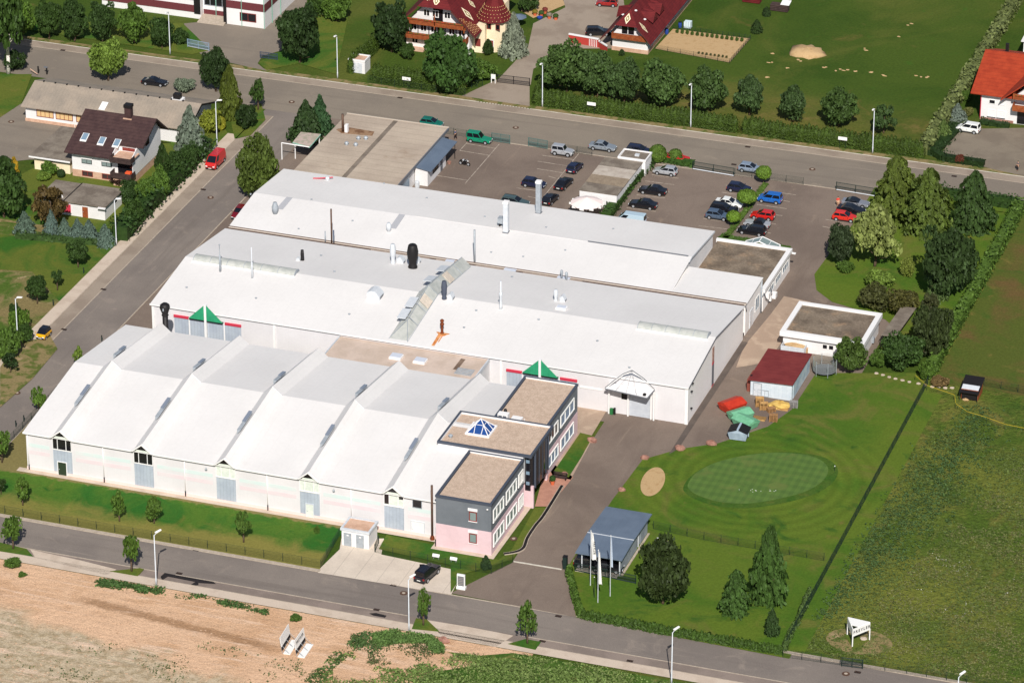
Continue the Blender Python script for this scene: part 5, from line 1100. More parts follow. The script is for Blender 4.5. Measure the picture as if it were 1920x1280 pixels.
for y0, y1 in ((-61.3, -57.0), (-56.0, -51.65), (-50.85, -48.9)):
    for z0, z1 in ((4.85, 6.75), (1.15, 3.05)): win(of, 'x', 18.4 if z0 > 4 else 18.43, 1, y0, y1, z0, z1, M_GLASSG if y0 < -55 else M_GLASSD, M_WINFR, .16, mull=2, sill=M_WINFR, pr=.14)
for y0, y1, z0, z1, k in ((-38.2, -33.7, 4.85, 6.75, 0), (-32.6, -26.5, 4.85, 6.75, 1), (-38.2, -33.7, 1.15, 3.05, 1), (-32.6, -26.8, 1.15, 3.05, 1)):
    win(of, 'x', 18.4 if z0 > 4 else 18.43, 1, y0, y1, z0, z1, M_BLIND if k else M_GLASSD, M_WINFR, .16, mull=2, pr=.14)
for z0 in (4.95, 1.6):
    yy = -62.0 if z0 > 4 else -62.03
    boxp(of, 'shutter_box', W_TRIM, 15.1, 16.45, yy-.1, yy, z0+1.55, z0+1.95); win(of, 'y', yy, -1, 15.25, 16.35, z0, z0+1.45, M_GLASSG, M_WINRED, .12, sill=W_TRIM)
part(of, 'wall_lamp', W_TRIM, lambda b: b.lathe((17.9, -62.15, 7.2), [(.05, -.1), (.16, 0), (.05, .1)], 8))
part(of, 'downpipe', M_BLACK, lambda b: b.tube((10.42, -62.1, 0), (10.42, -62.1, 1.2), .07, .07, 6))
# pyramid
py = part(of, 'glass_pyramid', M_GLASSB, lambda b: b.add([(8.75, -44.7, 8.5), (11.9, -44.7, 8.5), (11.9, -41.5, 8.5), (8.75, -41.5, 8.5), (10.3, -43.1, 10.2)], [(0, 1, 4), (1, 2, 4), (2, 3, 4), (3, 0, 4), (3, 2, 1, 0)]))
part(py, 'curb', W_TRIM, lambda b: parapet(b, 8.55, 12.1, -44.9, -41.3, 8.3, 8.6, .24))
def f(b):
    ap = V((10.3, -43.1, 10.22)); cs = [V((8.75, -44.7, 8.55)), V((11.9, -44.7, 8.55)), V((11.9, -41.5, 8.55)), V((8.75, -41.5, 8.55))]
    for c in cs: b.tube(c, ap, .07, .07, 5)
    for i in range(4):
        c, d = cs[i], cs[(i+1) % 4]
        for t in (1/3, 2/3): e = c.lerp(d, t); q = (c if t < .5 else d).lerp(ap, .62); b.tube(e, q+(e-q)*.02, .05, .05, 5)
        b.tube(c.lerp(ap, .6), d.lerp(ap, .6), .045, .045, 5)
part(py, 'glazing_bar', W_TRIM, f)
for i, x in enumerate((11.8, 14.0-.2)):
    z = 8.0; u = part(of, 'air_conditioner', W_TRIM, lambda b: b.box(x-.75, x+.75, -38.3, -37.4, 7.8, 8.75 if i == 0 else 8.4)); part(u, 'grille', M_GREYTRIM, lambda b: [b.box(x-.6+k*.65, x-.1+k*.65, -38.34, -38.29, 7.95, 8.55 if i == 0 else 8.3) for k in (0, 1)])
part(of, 'roof_pipe', M_BLACK, lambda b: b.lathe((11.6, -36.5, 7.8), [(.25, 0), (.25, .7), (.15, .9)], 8)); part(of, 'dish', W_TRIM, lambda b: (b.lathe((15.0, -38.2, 7.8), [(.3, 0), (.05, .3), (.04, .8)], 8), b.box(15.2, 15.9, -38.4, -38.2, 7.8, 7.95)))
part(of, 'roof_vent', M_STEEL, lambda b: b.lathe((7.0, -46.4, 8.3), [(.2, 0), (.2, .35), (.35, .4), (.1, .6)], 8))
# ditch-like dark channel through the strip of grass
wp = [at(*q, .16) for q in ((1054, 910), (1020, 965), (1004, 985), (989, 1008), (982, 1026), (968, 1034), (945, 1038))]
cr = []
for i in range(len(wp)-1):
    for k in range(5): t = k/5; a0 = wp[max(0, i-1)]; a3 = wp[min(len(wp)-1, i+2)]; a1, a2 = wp[i], wp[i+1]; cr.append(.5*((2*a1)+(-a0+a2)*t+(2*a0-5*a1+4*a2-a3)*t*t+(-a0+3*a1-3*a2+a3)*t**3))
cr.append(wp[-1])
b = MB(); e = MB()
for w, bb, z0, z1 in ((.2, b, .0, .17), (.3, e, .0, .155)):
    for p, q in zip(cr, cr[1:]):
        d = (q-p).normalized(); n = V((-d.y, d.x, 0))*w; p2 = p-d*.03; bb.ext([(p2+n)*1+V((0, 0, z0-.1)), p2-n+V((0, 0, z0-.1)), q-n+V((0, 0, z0-.1)), q+n+V((0, 0, z0-.1))], (0, 0, z1))
struct(b.build('channel_ground', M_BLACK)); struct(e.build('channel_kerb', M_KERB))
# ---------------------------------------------------------------- small buildings right
fb = thing('flat_building', 'white flat building with a brown gravel roof beside the park', 'building', (45, 15.5, 0))
part(fb, 'wall', W_WHITE, lambda b: b.box(38.9, 51.0, 10.6, 20.3, 0, 2.5)); part(fb, 'fascia', W_TRIM, lambda b: parapet(b, 38.5, 51.4, 10.0, 20.8, 2.5, 3.25, .75)); part(fb, 'roof', W_DGRAVEL, lambda b: b.box(39.25, 50.65, 10.75, 20.05, 2.5, 3.0))
win(fb, 'y', 10.6, -1, 44.9, 45.75, 1.1, 1.95, M_GLASSD, M_WINFR, .1); win(fb, 'y', 10.6, -1, 45.85, 46.7, 1.1, 1.95, M_GLASSD, M_WINFR, .1)
part(fb, 'downpipe', W_TRIM, lambda b: b.tube((41.4, 10.5, 0), (41.4, 10.5, 2.5), .05, .05, 6)); part(fb, 'wall_box', M_STEEL, lambda b: b.box(51.0, 51.35, 16.2, 16.8, .4, 1.2))
sk2 = thing('skip_container', 'open grey skip filled with earth behind the red-roofed shed', 'skip', at(1486, 662))
c = at(1490, 660); part(sk2, 'tub', M_LSTEEL, lambda b: (b.box(c.x-1.8, c.x+1.8, c.y-1.4, c.y+1.4, 0, .15), parapet(b, c.x-1.8, c.x+1.8, c.y-1.4, c.y+1.4, .1, 1.5, .12))); part(sk2, 'earth_load', M_SAND, lambda b: b.rock((c.x, c.y, 1.1), (1.6, 1.2, .35), 5))
for i, q in enumerate(((1494, 657), (1509, 661))): pass
rs = thing('shed', 'light blue-grey metal shed with a dark red roof', 'shed', (41.5, -.3, 0))
part(rs, 'wall', mat('pale_blue_metal', S(206, 214, 220), S(196, 206, 214), s=1, fine=.03, lines=((0, .6, .08, .08),)), lambda b: b.box(38.4, 44.6, -5.1, 4.8, 0, 2.6)); part(rs, 'roof', W_REDROOF, lambda b: b.exY([(38.15, 2.75), (44.85, 2.95), (44.85, 2.83), (38.15, 2.6)], -5.5, 5.0))
part(rs, 'side_panel', mat('blue_ribbed_panel', S(160, 180, 196), S(196, 206, 212), s=.8, fine=.03, lines=((1, .5, .35, .25),)), lambda b: b.box(44.6, 44.66, -4.3, 4.6, .1, 2.6)); door(rs, 'y', -5.1, -1, 38.9, 40.0, 2.1, M_LSTEEL, M_STEEL)
part(rs, 'light_switch_box', M_BLACK, lambda b: b.box(38.1, 38.4, -4.4, -4.0, 2.2, 2.8)); part(rs, 'side_annex', mat('rust_red_sheet', S(128, 70, 58), fine=.1), lambda b: b.box(37.6, 38.4, -4.2, -1, 0, 2.0))
ca = thing('carport', 'open carport with a bent blue-grey roof, dark cars parked inside', 'carport', (33.5, -55, 0))
part(ca, 'roof', W_BLUEROOF, lambda b: b.exX([(-61.9, 2.75), (-56.6, 3.05), (-48.4, 2.75), (-48.4, 2.6), (-56.6, 2.9), (-61.9, 2.6)], 30.3, 36.9))
part(ca, 'roof_seam', M_LSTEEL, lambda b: b.box(30.3, 36.9, -56.7, -56.55, 2.98, 3.08))
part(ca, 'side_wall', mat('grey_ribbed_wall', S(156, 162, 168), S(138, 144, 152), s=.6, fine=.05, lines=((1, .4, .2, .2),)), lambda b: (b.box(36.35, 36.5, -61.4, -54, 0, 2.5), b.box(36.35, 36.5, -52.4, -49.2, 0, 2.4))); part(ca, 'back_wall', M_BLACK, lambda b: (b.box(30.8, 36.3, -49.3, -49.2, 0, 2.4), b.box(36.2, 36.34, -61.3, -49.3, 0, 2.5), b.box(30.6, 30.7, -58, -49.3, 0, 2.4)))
part(ca, 'post', M_LSTEEL, lambda b: [b.box(x-.07, x+.07, y-.07, y+.07, 0, 2.65) for x, y in ((31.1, -61.4), (36.45, -61.5), (36.45, -53.2))]); part(ca, 'floor', M_CONC, lambda b: b.box(30.4, 36.3, -62.3, -49.3, .1, .14)); part(ca, 'step_curb', M_KERB, lambda b: b.box(36.6, 36.9, -61.5, -49.3, 0, .2))
tr = thing('transformer_house', 'small white kiosk with two grey doors and a gravel roof by the forecourt', 'kiosk', (.3, -64, 0))
part(tr, 'wall', W_WHITE, lambda b: b.box(-1.8, 2.15, -65.75, -62.6, 0, 2.45)); part(tr, 'roof_edge', M_LSTEEL, lambda b: parapet(b, -1.95, 2.3, -65.9, -62.4, 2.4, 2.75, .3)); part(tr, 'roof', W_BRICK, lambda b: b.box(-1.65, 2.0, -65.6, -62.7, 2.45, 2.6))
for x in (-.95, .85): d = door(tr, 'y', -65.75, -1, x-.65+.1, x+.6, 2.1, M_STEEL, W_TRIM); boxp(d, 'vent_plate', W_TRIM, x-.1, x+.2, -65.85, -65.79, 1.65, 1.8)
tb = thing('transformer_box', 'small square white kiosk with an open gravel top on the top road verge', 'kiosk', at(675, 140))
c = at(675, 132); part(tb, 'wall', W_WHITE, lambda b: b.box(c.x-1.6, c.x+1.4, c.y-1.3, c.y+1.3, 0, 2.2)); part(tb, 'roof', W_BRICK, lambda b: b.box(c.x-1.4, c.x+1.2, c.y-1.1, c.y+1.1, 2.2, 2.3)); part(tb, 'parapet', W_TRIM, lambda b: parapet(b, c.x-1.65, c.x+1.45, c.y-1.35, c.y+1.35, 2.15, 2.45, .22)); door(tb, 'y', c.y-1.3, -1, c.x-1, c.x-.1, 1.9, M_LSTEEL); door(tb, 'y', c.y-1.3, -1, c.x, c.x+.9, 1.9, M_LSTEEL)
pr_ = thing('path_roof', 'long low weathered board roof between the flat building and dark shrubs', 'shelter', at(1680, 640))
a = [at(x, y, 2.1) for x, y in ((1690, 575), (1718, 577), (1680, 630), (1652, 628))]; part(pr_, 'roof', W_BITUMEN, lambda b: b.prism(a, 2.0, 2.12)); part(pr_, 'side', M_BLACK, lambda b: b.ext([a[0]+V((.2, 0, -2)), a[3]+V((.2, 0, -2)), a[3]+V((.2, 0, 0)), a[0]+V((.2, 0, 0))], (.1, 0, 0))); part(pr_, 'post', M_BLACK, lambda b: [b.tube((p.x, p.y, 0), (p.x, p.y, 2), .06, .06, 5) for p in a])
# ---------------------------------------------------------------- houses on the left
gh = thing('long_building', 'long low white building with a fibre-cement grey roof behind the brown-roofed house', 'building', (-89, 56, 0))
part(gh, 'wall', W_WHITE, lambda b: b.exX([(50.9, 0), (61.6, 0), (61.6, 3.0), (56, 4.95), (50.9, 2.8)], -103.2, -74.2)); part(gh, 'roof', W_ASBEST, lambda b: gable(b, -103.7, -73.5, 50.1, 62.2, 2.95, 3.2, 5.25, 56, .14)); part(gh, 'plinth', W_BRICK, lambda b: b.box(-103.3, -87, 50.82, 50.9, 0, .6))
part(gh, 'barge_board', M_BLACK, lambda b: gable(b, -73.5, -73.42, 50.1, 62.2, 2.9, 3.15, 5.2, 56, .3))
for x0 in (-101.2, -97.7, -94.0): win(gh, 'y', 50.9, -1, x0, x0+3.1, 1.15, 2.45, mat('tan_curtain_pane', S(214, 180, 130), fine=.05) if x0 < -101 else bpy.data.materials['tan_curtain_pane'], M_WINRED, .1, mull=3)
win(gh, 'x', -74.2, 1, 52.5, 54.6, 1.2, 2.7, M_GLASSD, M_WINRED, .12, mull=1)
part(gh, 'downpipe', W_TRIM, lambda b: b.tube((-94.3, 50.8, 0), (-94.3, 50.8, 3.0), .05, .05, 6))
c = at(333, 187, 5.0); k = boxp(gh, 'chimney', M_BLACK, c.x-.6, c.x+.6, c.y-.5, c.y+.5, 4.6, 6.1); boxp(k, 'flashing', W_TRIM, c.x-1.0, c.x+1.0, c.y-.8, c.y+.8, 4.4, 5.25)
part(gh, 'roof_light', W_TRIM, lambda b: b.ext([(-90.2, 51.6, 3.62), (-89.1, 51.6, 3.62), (-89.1, 53.3, 4.28), (-90.2, 53.3, 4.28)], (0, 0, .1)))
part(gh, 'ridge_clip', M_BLACK, lambda b: [b.box(x-.12, x+.12, 55.85, 56.1, 5.2, 5.4) for x in [-102+2.1*i for i in range(13)]])
wh = thing('house', 'white house with a steep dark brown tiled roof and dark balconies', 'house', (-81.5, 38, 0))
HX0, HX1 = -86.7, -76.0
def hz(y): return 4.55+(8.5-4.55)*(y-32.3)/(41.1-32.3) if y < 41.1 else 8.5-(y-41.1)*.85
part(wh, 'wall', W_WHITE, lambda b: (b.exX([(33.3, 1.2), (44.6, 1.2), (44.6, 5.3), (41.1, 8.3), (33.3, 4.75)], HX0, -79.5), b.exX([(35.5, 1.2), (44.6, 1.2), (44.6, 5.3), (41.1, 8.3), (35.5, 5.75)], -79.49, HX1), b.box(-79.49, HX1, 33.3, 35.49, 1.2, 4.5))); part(wh, 'plinth', W_BRICK, lambda b: b.box(HX0, HX1, 33.25, 44.5, 0, 1.25))
part(wh, 'roof', W_BROWNTILE, lambda b: (b.exX([(32.3, 4.55), (41.1, 8.5), (45.4, 4.95), (45.4, 4.75), (41.1, 8.3), (32.3, 4.35)], -87.6, -79.6), b.exX([(35.2, hz(35.2)), (41.1, 8.5), (45.4, 4.95), (45.4, 4.75), (41.1, 8.3), (35.2, hz(35.2)-.2)], -79.6, -75.0)))
k = boxp(wh, 'chimney', W_BROWNTILE, -80.3, -79.2, 40.3, 41.3, 7.8, 10.0); boxp(k, 'cap', M_BLACK, -80.4, -79.1, 40.2, 41.4, 10.0, 10.5); boxp(k, 'flashing', W_BRICK, -80.5, -79.0, 40.1, 40.3, 7.9, 8.2)
for q in ((159, 258), (191, 265), (219, 269)):
    p = at(*q, 5.9)
    for i in range(20): p = at(*q, hz(p.y))
    w = part(wh, 'roof_window', M_WINFR, lambda b: b.ext([(p.x-.55, p.y-.85, hz(p.y-.85)-.02), (p.x+.55, p.y-.85, hz(p.y-.85)-.02), (p.x+.55, p.y+.75, hz(p.y+.75)-.02), (p.x-.55, p.y+.75, hz(p.y+.75)-.02)], (0, 0, .12)))
    part(w, 'pane', M_GLASSL, lambda b: b.ext([(p.x-.45, p.y-.6, hz(p.y-.6)+.1), (p.x+.45, p.y-.6, hz(p.y-.6)+.1), (p.x+.45, p.y+.68, hz(p.y+.68)+.1), (p.x-.45, p.y+.68, hz(p.y+.68)+.1)], (0, 0, .03)))
for x in (-85.0, -81.5):
    boxp(wh, 'shutter_box', W_TRIM, x-.1, x+1.9, 33.2, 33.3, 3.3, 4.0); win(wh, 'y', 33.3, -1, x, x+1.8, 2.5, 3.3, M_GLASSG, M_BLACK, .08, mull=1); win(wh, 'y', 33.25, -1, x, x+1.9, .3, 1.2, W_DWOOD, M_WINRED, .1, mull=1)
bp = part(wh, 'balcony', W_DWOOD, lambda b: [(b.box(-79.3, -75.6, 31.6, 31.72, z, z+.95), b.box(-79.3, -79.2, 31.72, 33.3, z, z+.95), b.box(-75.7, -75.6, 31.72, 33.3, z, z+.95)) for z in (1.5, 4.2)])
part(bp, 'floor', W_BRICK, lambda b: (b.box(-79.2, -75.7, 31.7, 33.3, 1.5, 1.62), b.box(-79.2, -75.7, 31.7, 35.48, 4.5, 4.62))); part(bp, 'loggia_opening', M_GLASSD, lambda b: b.box(-78.6, -76.1, 33.22, 33.32, 1.7, 3.6)); part(bp, 'orange_awning', mat('orange_cloth', S(226, 92, 50), fine=.05), lambda b: b.box(-76.8, -75.9, 31.9, 32.7, 1.8, 2.6))
win(wh, 'y', 35.5, -1, -78.7, -76.5, 4.75, 5.3, M_WINRED, M_WINRED, .05, mull=1); part(bp, 'cheek_wall', W_WHITE, lambda b: b.exX([(33.3, 4.5), (35.5, 4.5), (35.5, 5.7), (33.3, 4.75)], -76.12, HX1))
win(wh, 'x', HX1, 1, 38.5, 40.0, 4.5, 5.6, M_GLASSD, M_WINRED, .1); part(wh, 'balcony_support', W_BRICK, lambda b: b.box(-78.9, -76.3, 31.9, 33.25, 0, 1.45))
part(wh, 'barge_board', W_DWOOD, lambda b: b.exX([(35.2, hz(35.2)), (41.1, 8.52), (45.4, 4.97), (45.4, 4.65), (41.1, 8.2), (35.2, hz(35.2)-.32)], -75.0, -74.92))
gg = thing('garage', 'low white garage wing with a worn brown flat roof beside the white house', 'garage', (-90.5, 39, 0))
part(gg, 'wall', W_CREAM, lambda b: b.box(-93.6, -87.3, 33.6, 45.2, 0, 2.4)); part(gg, 'roof', W_BITUMEN, lambda b: b.box(-94.2, -86.9, 32.9, 45.6, 2.4, 2.6)); part(gg, 'roof_edge', W_TRIM, lambda b: b.box(-94.2, -86.9, 32.82, 32.89, 2.36, 2.62)); win(gg, 'y', 33.6, -1, -91.2, -90.4, 1.1, 1.8, M_GLASSD, M_WINRED, .08)
sd = thing('garden_shed', 'flat-roofed white garden shed with stained grey roof behind the blue spruces', 'shed', (-80, 22, 0))
part(sd, 'wall', W_WHITE, lambda b: b.box(-85.8, -74.7, 19.2, 25.7, 0, 2.4)); part(sd, 'roof', W_BITUMEN, lambda b: (b.box(-81.6, -74.4, 18.8, 26.1, 2.4, 2.56), b.box(-86.3, -81.65, 18.9, 26.1, 2.3, 2.45))); part(sd, 'roof_joint', M_BLACK, lambda b: b.box(-81.7, -81.55, 19, 26, 2.5, 2.62)); door(sd, 'y', 19.2, -1, -78.6, -77.6, 1.9, W_WOOD, W_TRIM); win(sd, 'x', -74.7, 1, 22.8, 24.2, 1.2, 2.0, M_GLASSD, M_WINFR); part(sd, 'roof_vane', W_TRIM, lambda b: b.tube((-82.4, 20.2, 2.4), (-82.6, 20.0, 3.6), .12, .1, 6)); part(sd, 'red_board', M_RED, lambda b: b.box(-82.3, -80.6, 19.08, 19.18, .5, 1.9)); part(sd, 'canopy_lamp', W_TRIM, lambda b: b.box(-75.6, -74.3, 18.4, 18.8, 2.3, 2.45))
# factory at the top left
ft = thing('factory_building', 'white and maroon factory with pale green pipes at the top edge', 'factory', (-88, 106, 0))
part(ft, 'wall', W_WHITE, lambda b: (b.box(-112, -93.0, 101.6, 118, 0, 6), b.box(-93, -87.9, 102.8, 118, 0, 6), b.box(-87.8, -80.6, 101.0, 118, 0, 7)))
part(ft, 'maroon_band', W_MAROON, lambda b: (b.box(-112, -93.1, 101.5, 101.6, 1.2, 2.5), b.box(-92.9, -87.95, 102.7, 102.8, .5, 1.5), b.box(-87.85, -80.55, 100.92, 101.0, 3.2, 4.6), b.box(-80.6, -80.52, 101, 118, 3.2, 4.6)))
win(ft, 'y', 102.8, -1, -92.8, -88.2, 2.3, 3.9, M_GLASSD, M_STEEL, .1, mull=3); win(ft, 'y', 101.0, -1, -85.3, -82.2, 1.0, 2.6, M_GLASSD, M_WINRED, .12, mull=1); win(ft, 'y', 101.6, -1, -98, -94, 3.4, 4.4, M_GLASSD, M_STEEL, .1, mull=3)
part(ft, 'green_pipe', mat('pale_green_pipe', S(120, 170, 150), fine=.05), lambda b: [b.tube((x, y, 0), (x, y, 7), .07, .07, 6) for x, y in ((-80.65, 100.85), (-84.9, 100.85), (-80.4, 104), (-80.4, 108), (-90.5, 102.6))]); part(ft, 'dark_gap', M_BLACK, lambda b: (b.box(-94.2, -93, 101.4, 101.5, 1, 5), b.box(-88.4, -87.8, 100.9, 102.6, 0, 6))); part(ft, 'ramp', M_KERB, lambda b: b.ext([(-93, 99.8, 0), (-88, 99.8, 0), (-88, 102.7, .5), (-93, 102.7, .5)], (0, 0, .15)))
# ---------------------------------------------------------------- chalets
def diamond(par, p, u, v, m0, name='roof_diamond'):
    n = u.normalized().cross(v.normalized()); n = n if n.z > 0 else -n
    for i, (s, mm) in enumerate(((1, W_CREAM), (.62, mat('olive_tile', S(110, 96, 50), fine=.1) if 'olive_tile' not in bpy.data.materials else bpy.data.materials['olive_tile']), (.3, W_CREAM))):
        part(par, name, mm, lambda b: b.ext([p+n*(.02*i)-u*s, p+n*(.02*i)-v*s, p+n*(.02*i)+u*s, p+n*(.02*i)+v*s], n*.03))
c1 = thing('chalet', 'large timber chalet with a dark red patterned roof, orange balconies and a conical tower', 'chalet', (-48.5, 108, 0))
X0, X1, Y0, Y1, XR, ZR, ZE = -54.4, -42.8, 101.6, 122, -48.6, 11.6, 4.6
part(c1, 'wall', W_WHITE, lambda b: b.exY([(X0, 0), (X1, 0), (X1, ZE), (XR, ZR-.7), (X0, ZE)], Y0, Y1))
hx = 1.65   # slope tangent
def rz(x): return ZR-abs(x-XR)*(ZR-4.2)/7.6
part(c1, 'roof', W_REDTILE, lambda b: (b.add([(XR, 103.6, ZR), (XR, Y1, ZR), (XR-7.6, Y1, 4.2), (XR-7.6, 99.9, 4.2), (XR-3.1, 99.9, rz(XR-3.1))], [(0, 1, 2, 3, 4)]), b.add([(XR, 103.6, ZR), (XR+3.1, 99.9, rz(XR+3.1)), (XR+7.6, 99.9, 4.2), (XR+7.6, Y1, 4.2), (XR, Y1, ZR)], [(0, 1, 2, 3, 4)]), b.add([(XR, 103.6, ZR), (XR-3.1, 99.9, rz(XR-3.1)), (XR+3.1, 99.9, rz(XR+3.1))], [(0, 1, 2)])))
part(c1, 'barge_board', mat('dark_red_board', S(90, 44, 40), fine=.08), lambda b: [b.ext([(XR+s*3.1, 99.85, rz(XR+3.1)), (XR+s*7.6, 99.85, 4.2), (XR+s*7.6, 99.85, 3.85), (XR+s*3.1, 99.85, rz(XR+3.1)-.35)], (0, .12, 0)) for s in (-1, 1)])
for p, u, v in ((V((XR-1.6, 101.1, rz(XR-3.1)+.95)), V((.45, 0, 0)), V((0, .45, .56))), (V((XR+.1, 100.9, rz(XR-3.1)+.95)), V((.6, 0, 0)), V((0, .6, .74))), (V((XR+4.9, 103.2, rz(XR+4.9)+.08)), V((0, .8, 0)), V((1.1, 0, -1.07))), (V((XR+4.4, 106.8, rz(XR+4.4)+.08)), V((0, .6, 0)), V((.7, 0, -.68)))): diamond(c1, p, u, v, None)
M_DOT = mat('cream_tile_dot', S(226, 190, 130), fine=.05)
def f(b):
    for j in range(9):
        for k in range(9):
            x = XR+4.6+j*.33+(k % 2)*.16; y = 100.2+k*.34
            if x < XR+7.4 and (x-XR-4.2) > (y-100)*.75: b.box(x-.06, x+.06, y-.06, y+.06, rz(x)-.05, rz(x)+.05)
part(c1, 'tile_dot', M_DOT, f)
def rail(b, x0, x1, y0, y1, z0, h):
    b.box(x0, x1, y0, y0+.12, z0, z0+h); b.box(x0, x0+.12, y0+.12, y1, z0, z0+h); b.box(x1-.12, x1, y0+.12, y1, z0, z0+h); b.box(x0+.02, x1-.02, y0+.02, y1, z0-.18, z0-.02)
for z0, h in ((2.6, .95), (5.3, .95)):
    k = part(c1, 'balcony', W_WOOD, lambda b: rail(b, X0-.2, X1-.1, 100.0, Y0, z0, h)); part(k, 'post', W_WOOD, lambda b: [b.box(x-.08, x+.08, 100.0, 100.16, z0-2.5, z0+2) for x in (X0, XR, X1-.4)]); part(k, 'flower_box', mat('balcony_flowers', S(190, 60, 50), S(70, 100, 40), s=4, fine=.2), lambda b: b.box(X0+.3, X1-.6, 99.8, 99.98, z0+h-.16, z0+h+.02))
for z0, xs in ((.9, (-53.4, -51.2)), (3.3, (-53.6, -51.8, -49.9, -46.6, -44.8)), (6.2, (-51.2, -49.6, -47.4))):
    for x in xs: win(c1, 'y', Y0, -1, x, x+1.25, z0, z0+1.35, M_GLASSD, M_WINFR, .14, mull=1)
part(c1, 'timber_frame', W_DWOOD, lambda b: [b.box(x-.08, x+.08, Y0-.05, Y0-.005, 2.9, 5.3) for x in (-54.2, -52.2, -50.2, -47.2, -45.2, -43)]+[b.box(X0+.1, X1-.1, Y0-.04, Y0-.006, 5.0, 5.15)])
part(c1, 'loggia', M_GLASSD, lambda b: (b.box(-49.2, -47.4, Y0-.03, Y0+.02, 3.0, 5.0), b.box(-49.4, -47.6, Y0-.03, Y0+.02, 5.6, 8.0)))
tw = [(-39.9+2.5*math.cos(PI/8+PI/4*i), 106.5+2.5*math.sin(PI/8+PI/4*i)) for i in range(8)]
part(c1, 'side_wing', W_CREAM, lambda b: b.box(X1, -40.5, 103.2, 116, 0, 5.2)); part(c1, 'tower_wall', W_CREAM, lambda b: b.prism(tw, 0, 5.8))
k = part(c1, 'tower_roof', W_REDTILE, lambda b: b.lathe((-39.9, 106.5, 5.6), [(3.2, 0), (2.2, 1.6), (1.3, 3.6), (.1, 6.5)], 8)); part(k, 'dot', M_DOT, lambda b: [b.box(-39.9+r*math.cos(a)-.05, -39.9+r*math.cos(a)+.05, 106.5+r*math.sin(a)-.05, 106.5+r*math.sin(a)+.05, 5.62+z, 5.71+z) for r, z in ((3.0, .3), (2.65, .8), (2.35, 1.3), (2.0, 1.9), (1.75, 2.4)) for a in [2*PI*i/26+r for i in range(26)]])
for a in (-PI/2-.2, -.9): win(c1, 'y', 104.2, -1, -40.5 if a < -1.2 else -38.9, -39.7 if a < -1.2 else -38.1, 4.2, 5.3, M_GLASSD, M_WINRED, .12)
win(c1, 'y', 103.2, -1, -42.3, -41.3, 1.2, 2.6, M_WINRED, M_WINRED, .1); door(c1, 'y', 104.15, -1, -40.3, -39.3, 2.2, M_WINRED, W_TRIM)
part(c1, 'terrace', W_BRICK, lambda b: b.box(X0-.4, -50.8, 100.2, Y0, 0, .3))
c2 = thing('chalet', 'second chalet with a dark red roof with flower and diamond tiles, beside the vegetable bed', 'chalet', (-17, 120, 0))
X0, X1, Y0, Y1, XR, ZE, ZR = -20.2, -13.8, 112, 140, -17.4, 3.2, 7.4
def rz2(x): return ZR-abs(x-XR)*(ZR-2.6)/4.4
part(c2, 'wall', W_WHITE, lambda b: b.exY([(X0, 0), (X1, 0), (X1, ZE-.2), (XR, ZR-.8), (X0, ZE-.2)], Y0, Y1)); part(c2, 'side_wall', mat('pale_blue_wall', S(150, 168, 186), fine=.04), lambda b: b.box(X1, X1+.06, Y0+.3, Y1, .9, ZE-.4)); part(c2, 'plinth', W_BRICK, lambda b: b.box(X0-.1, X1+.1, Y0-.1, Y1, 0, .7))
part(c2, 'roof', W_REDTILE, lambda b: (b.add([(XR, 113.4, ZR), (XR, Y1, ZR), (XR-4.6, Y1, 2.4), (XR-4.6, 110.7, 2.4), (XR-2.0, 110.7, rz2(XR-2))], [(0, 1, 2, 3, 4)]), b.add([(XR, 113.4, ZR), (XR+2.0, 110.7, rz2(XR+2)), (XR+4.6, 110.7, 2.4), (XR+4.6, Y1, 2.4), (XR, Y1, ZR)], [(0, 1, 2, 3, 4)]), b.add([(XR, 113.4, ZR), (XR-2.0, 110.7, rz2(XR-2)), (XR+2.0, 110.7, rz2(XR+2))], [(0, 1, 2)])))
part(c2, 'barge_board', bpy.data.materials['dark_red_board'], lambda b: [b.ext([(XR+s*2, 110.65, rz2(XR+2)), (XR+s*4.6, 110.65, 2.4), (XR+s*4.6, 110.65, 2.1), (XR+s*2, 110.65, rz2(XR+2)-.3)], (0, .1, 0)) for s in (-1, 1)])
k = part(c2, 'balcony', W_WOOD, lambda b: rail(b, X0+.1, X1-.1, 111.1, Y0, 2.7, .85)); part(k, 'window_opening', M_GLASSD, lambda b: b.box(XR-1.1, XR+1.1, Y0-.04, Y0+.02, 3.3, 4.7)); part(k, 'post', W_TRIM, lambda b: b.box(XR-.06, XR+.06, Y0-.08, Y0-.03, 3.3, 4.7))
diamond(c2, V((XR, 111.7, rz2(XR-2)+1.05)), V((.55, 0, 0)), V((0, .72, .58))*1.2, None); diamond(c2, V((XR+2.6, 112.6, rz2(XR+2.6)+.05)), V((0, .5, 0)), V((.8, 0, -.87)), None)
for y, s in ((117, 1), (121, 1), (117.4, -1)):
    k = part(c2, 'dormer', W_REDTILE, lambda b: b.add([(XR+s*1.0, y, rz2(XR+1)+.1), (XR+s*3.4, y-1.5, 4.4), (XR+s*3.4, y+1.5, 4.4), (XR+s*3.4, y, 6.0), (XR+s*.6, y-1.5, 6.2), (XR+s*.6, y+1.5, 6.2)], [(0, 3, 1), (0, 2, 3), (1, 3, 2), (4, 1, 3), (5, 3, 2), (4, 3, 5)])); diamond(k, V((XR+s*2.4, y-.95, 5.35)), V((.12, 0, 0)), V((0, .12, .1)), None, 'tile_flower')
for y in (114, 118, 122, 126): win(c2, 'x', X1+.06, 1, y, y+1.1, 1.2, 2.3, M_GLASSD, M_WINRED, .12)
part(c2, 'white_ball', W_TRIM, lambda b: [b.rock((XR+x, y, rz2(XR+abs(x))+.1), (.28, .28, .12), 3) for x, y in ((2.1, 114.9), (-1.9, 115.2), (.6, 114.4))])
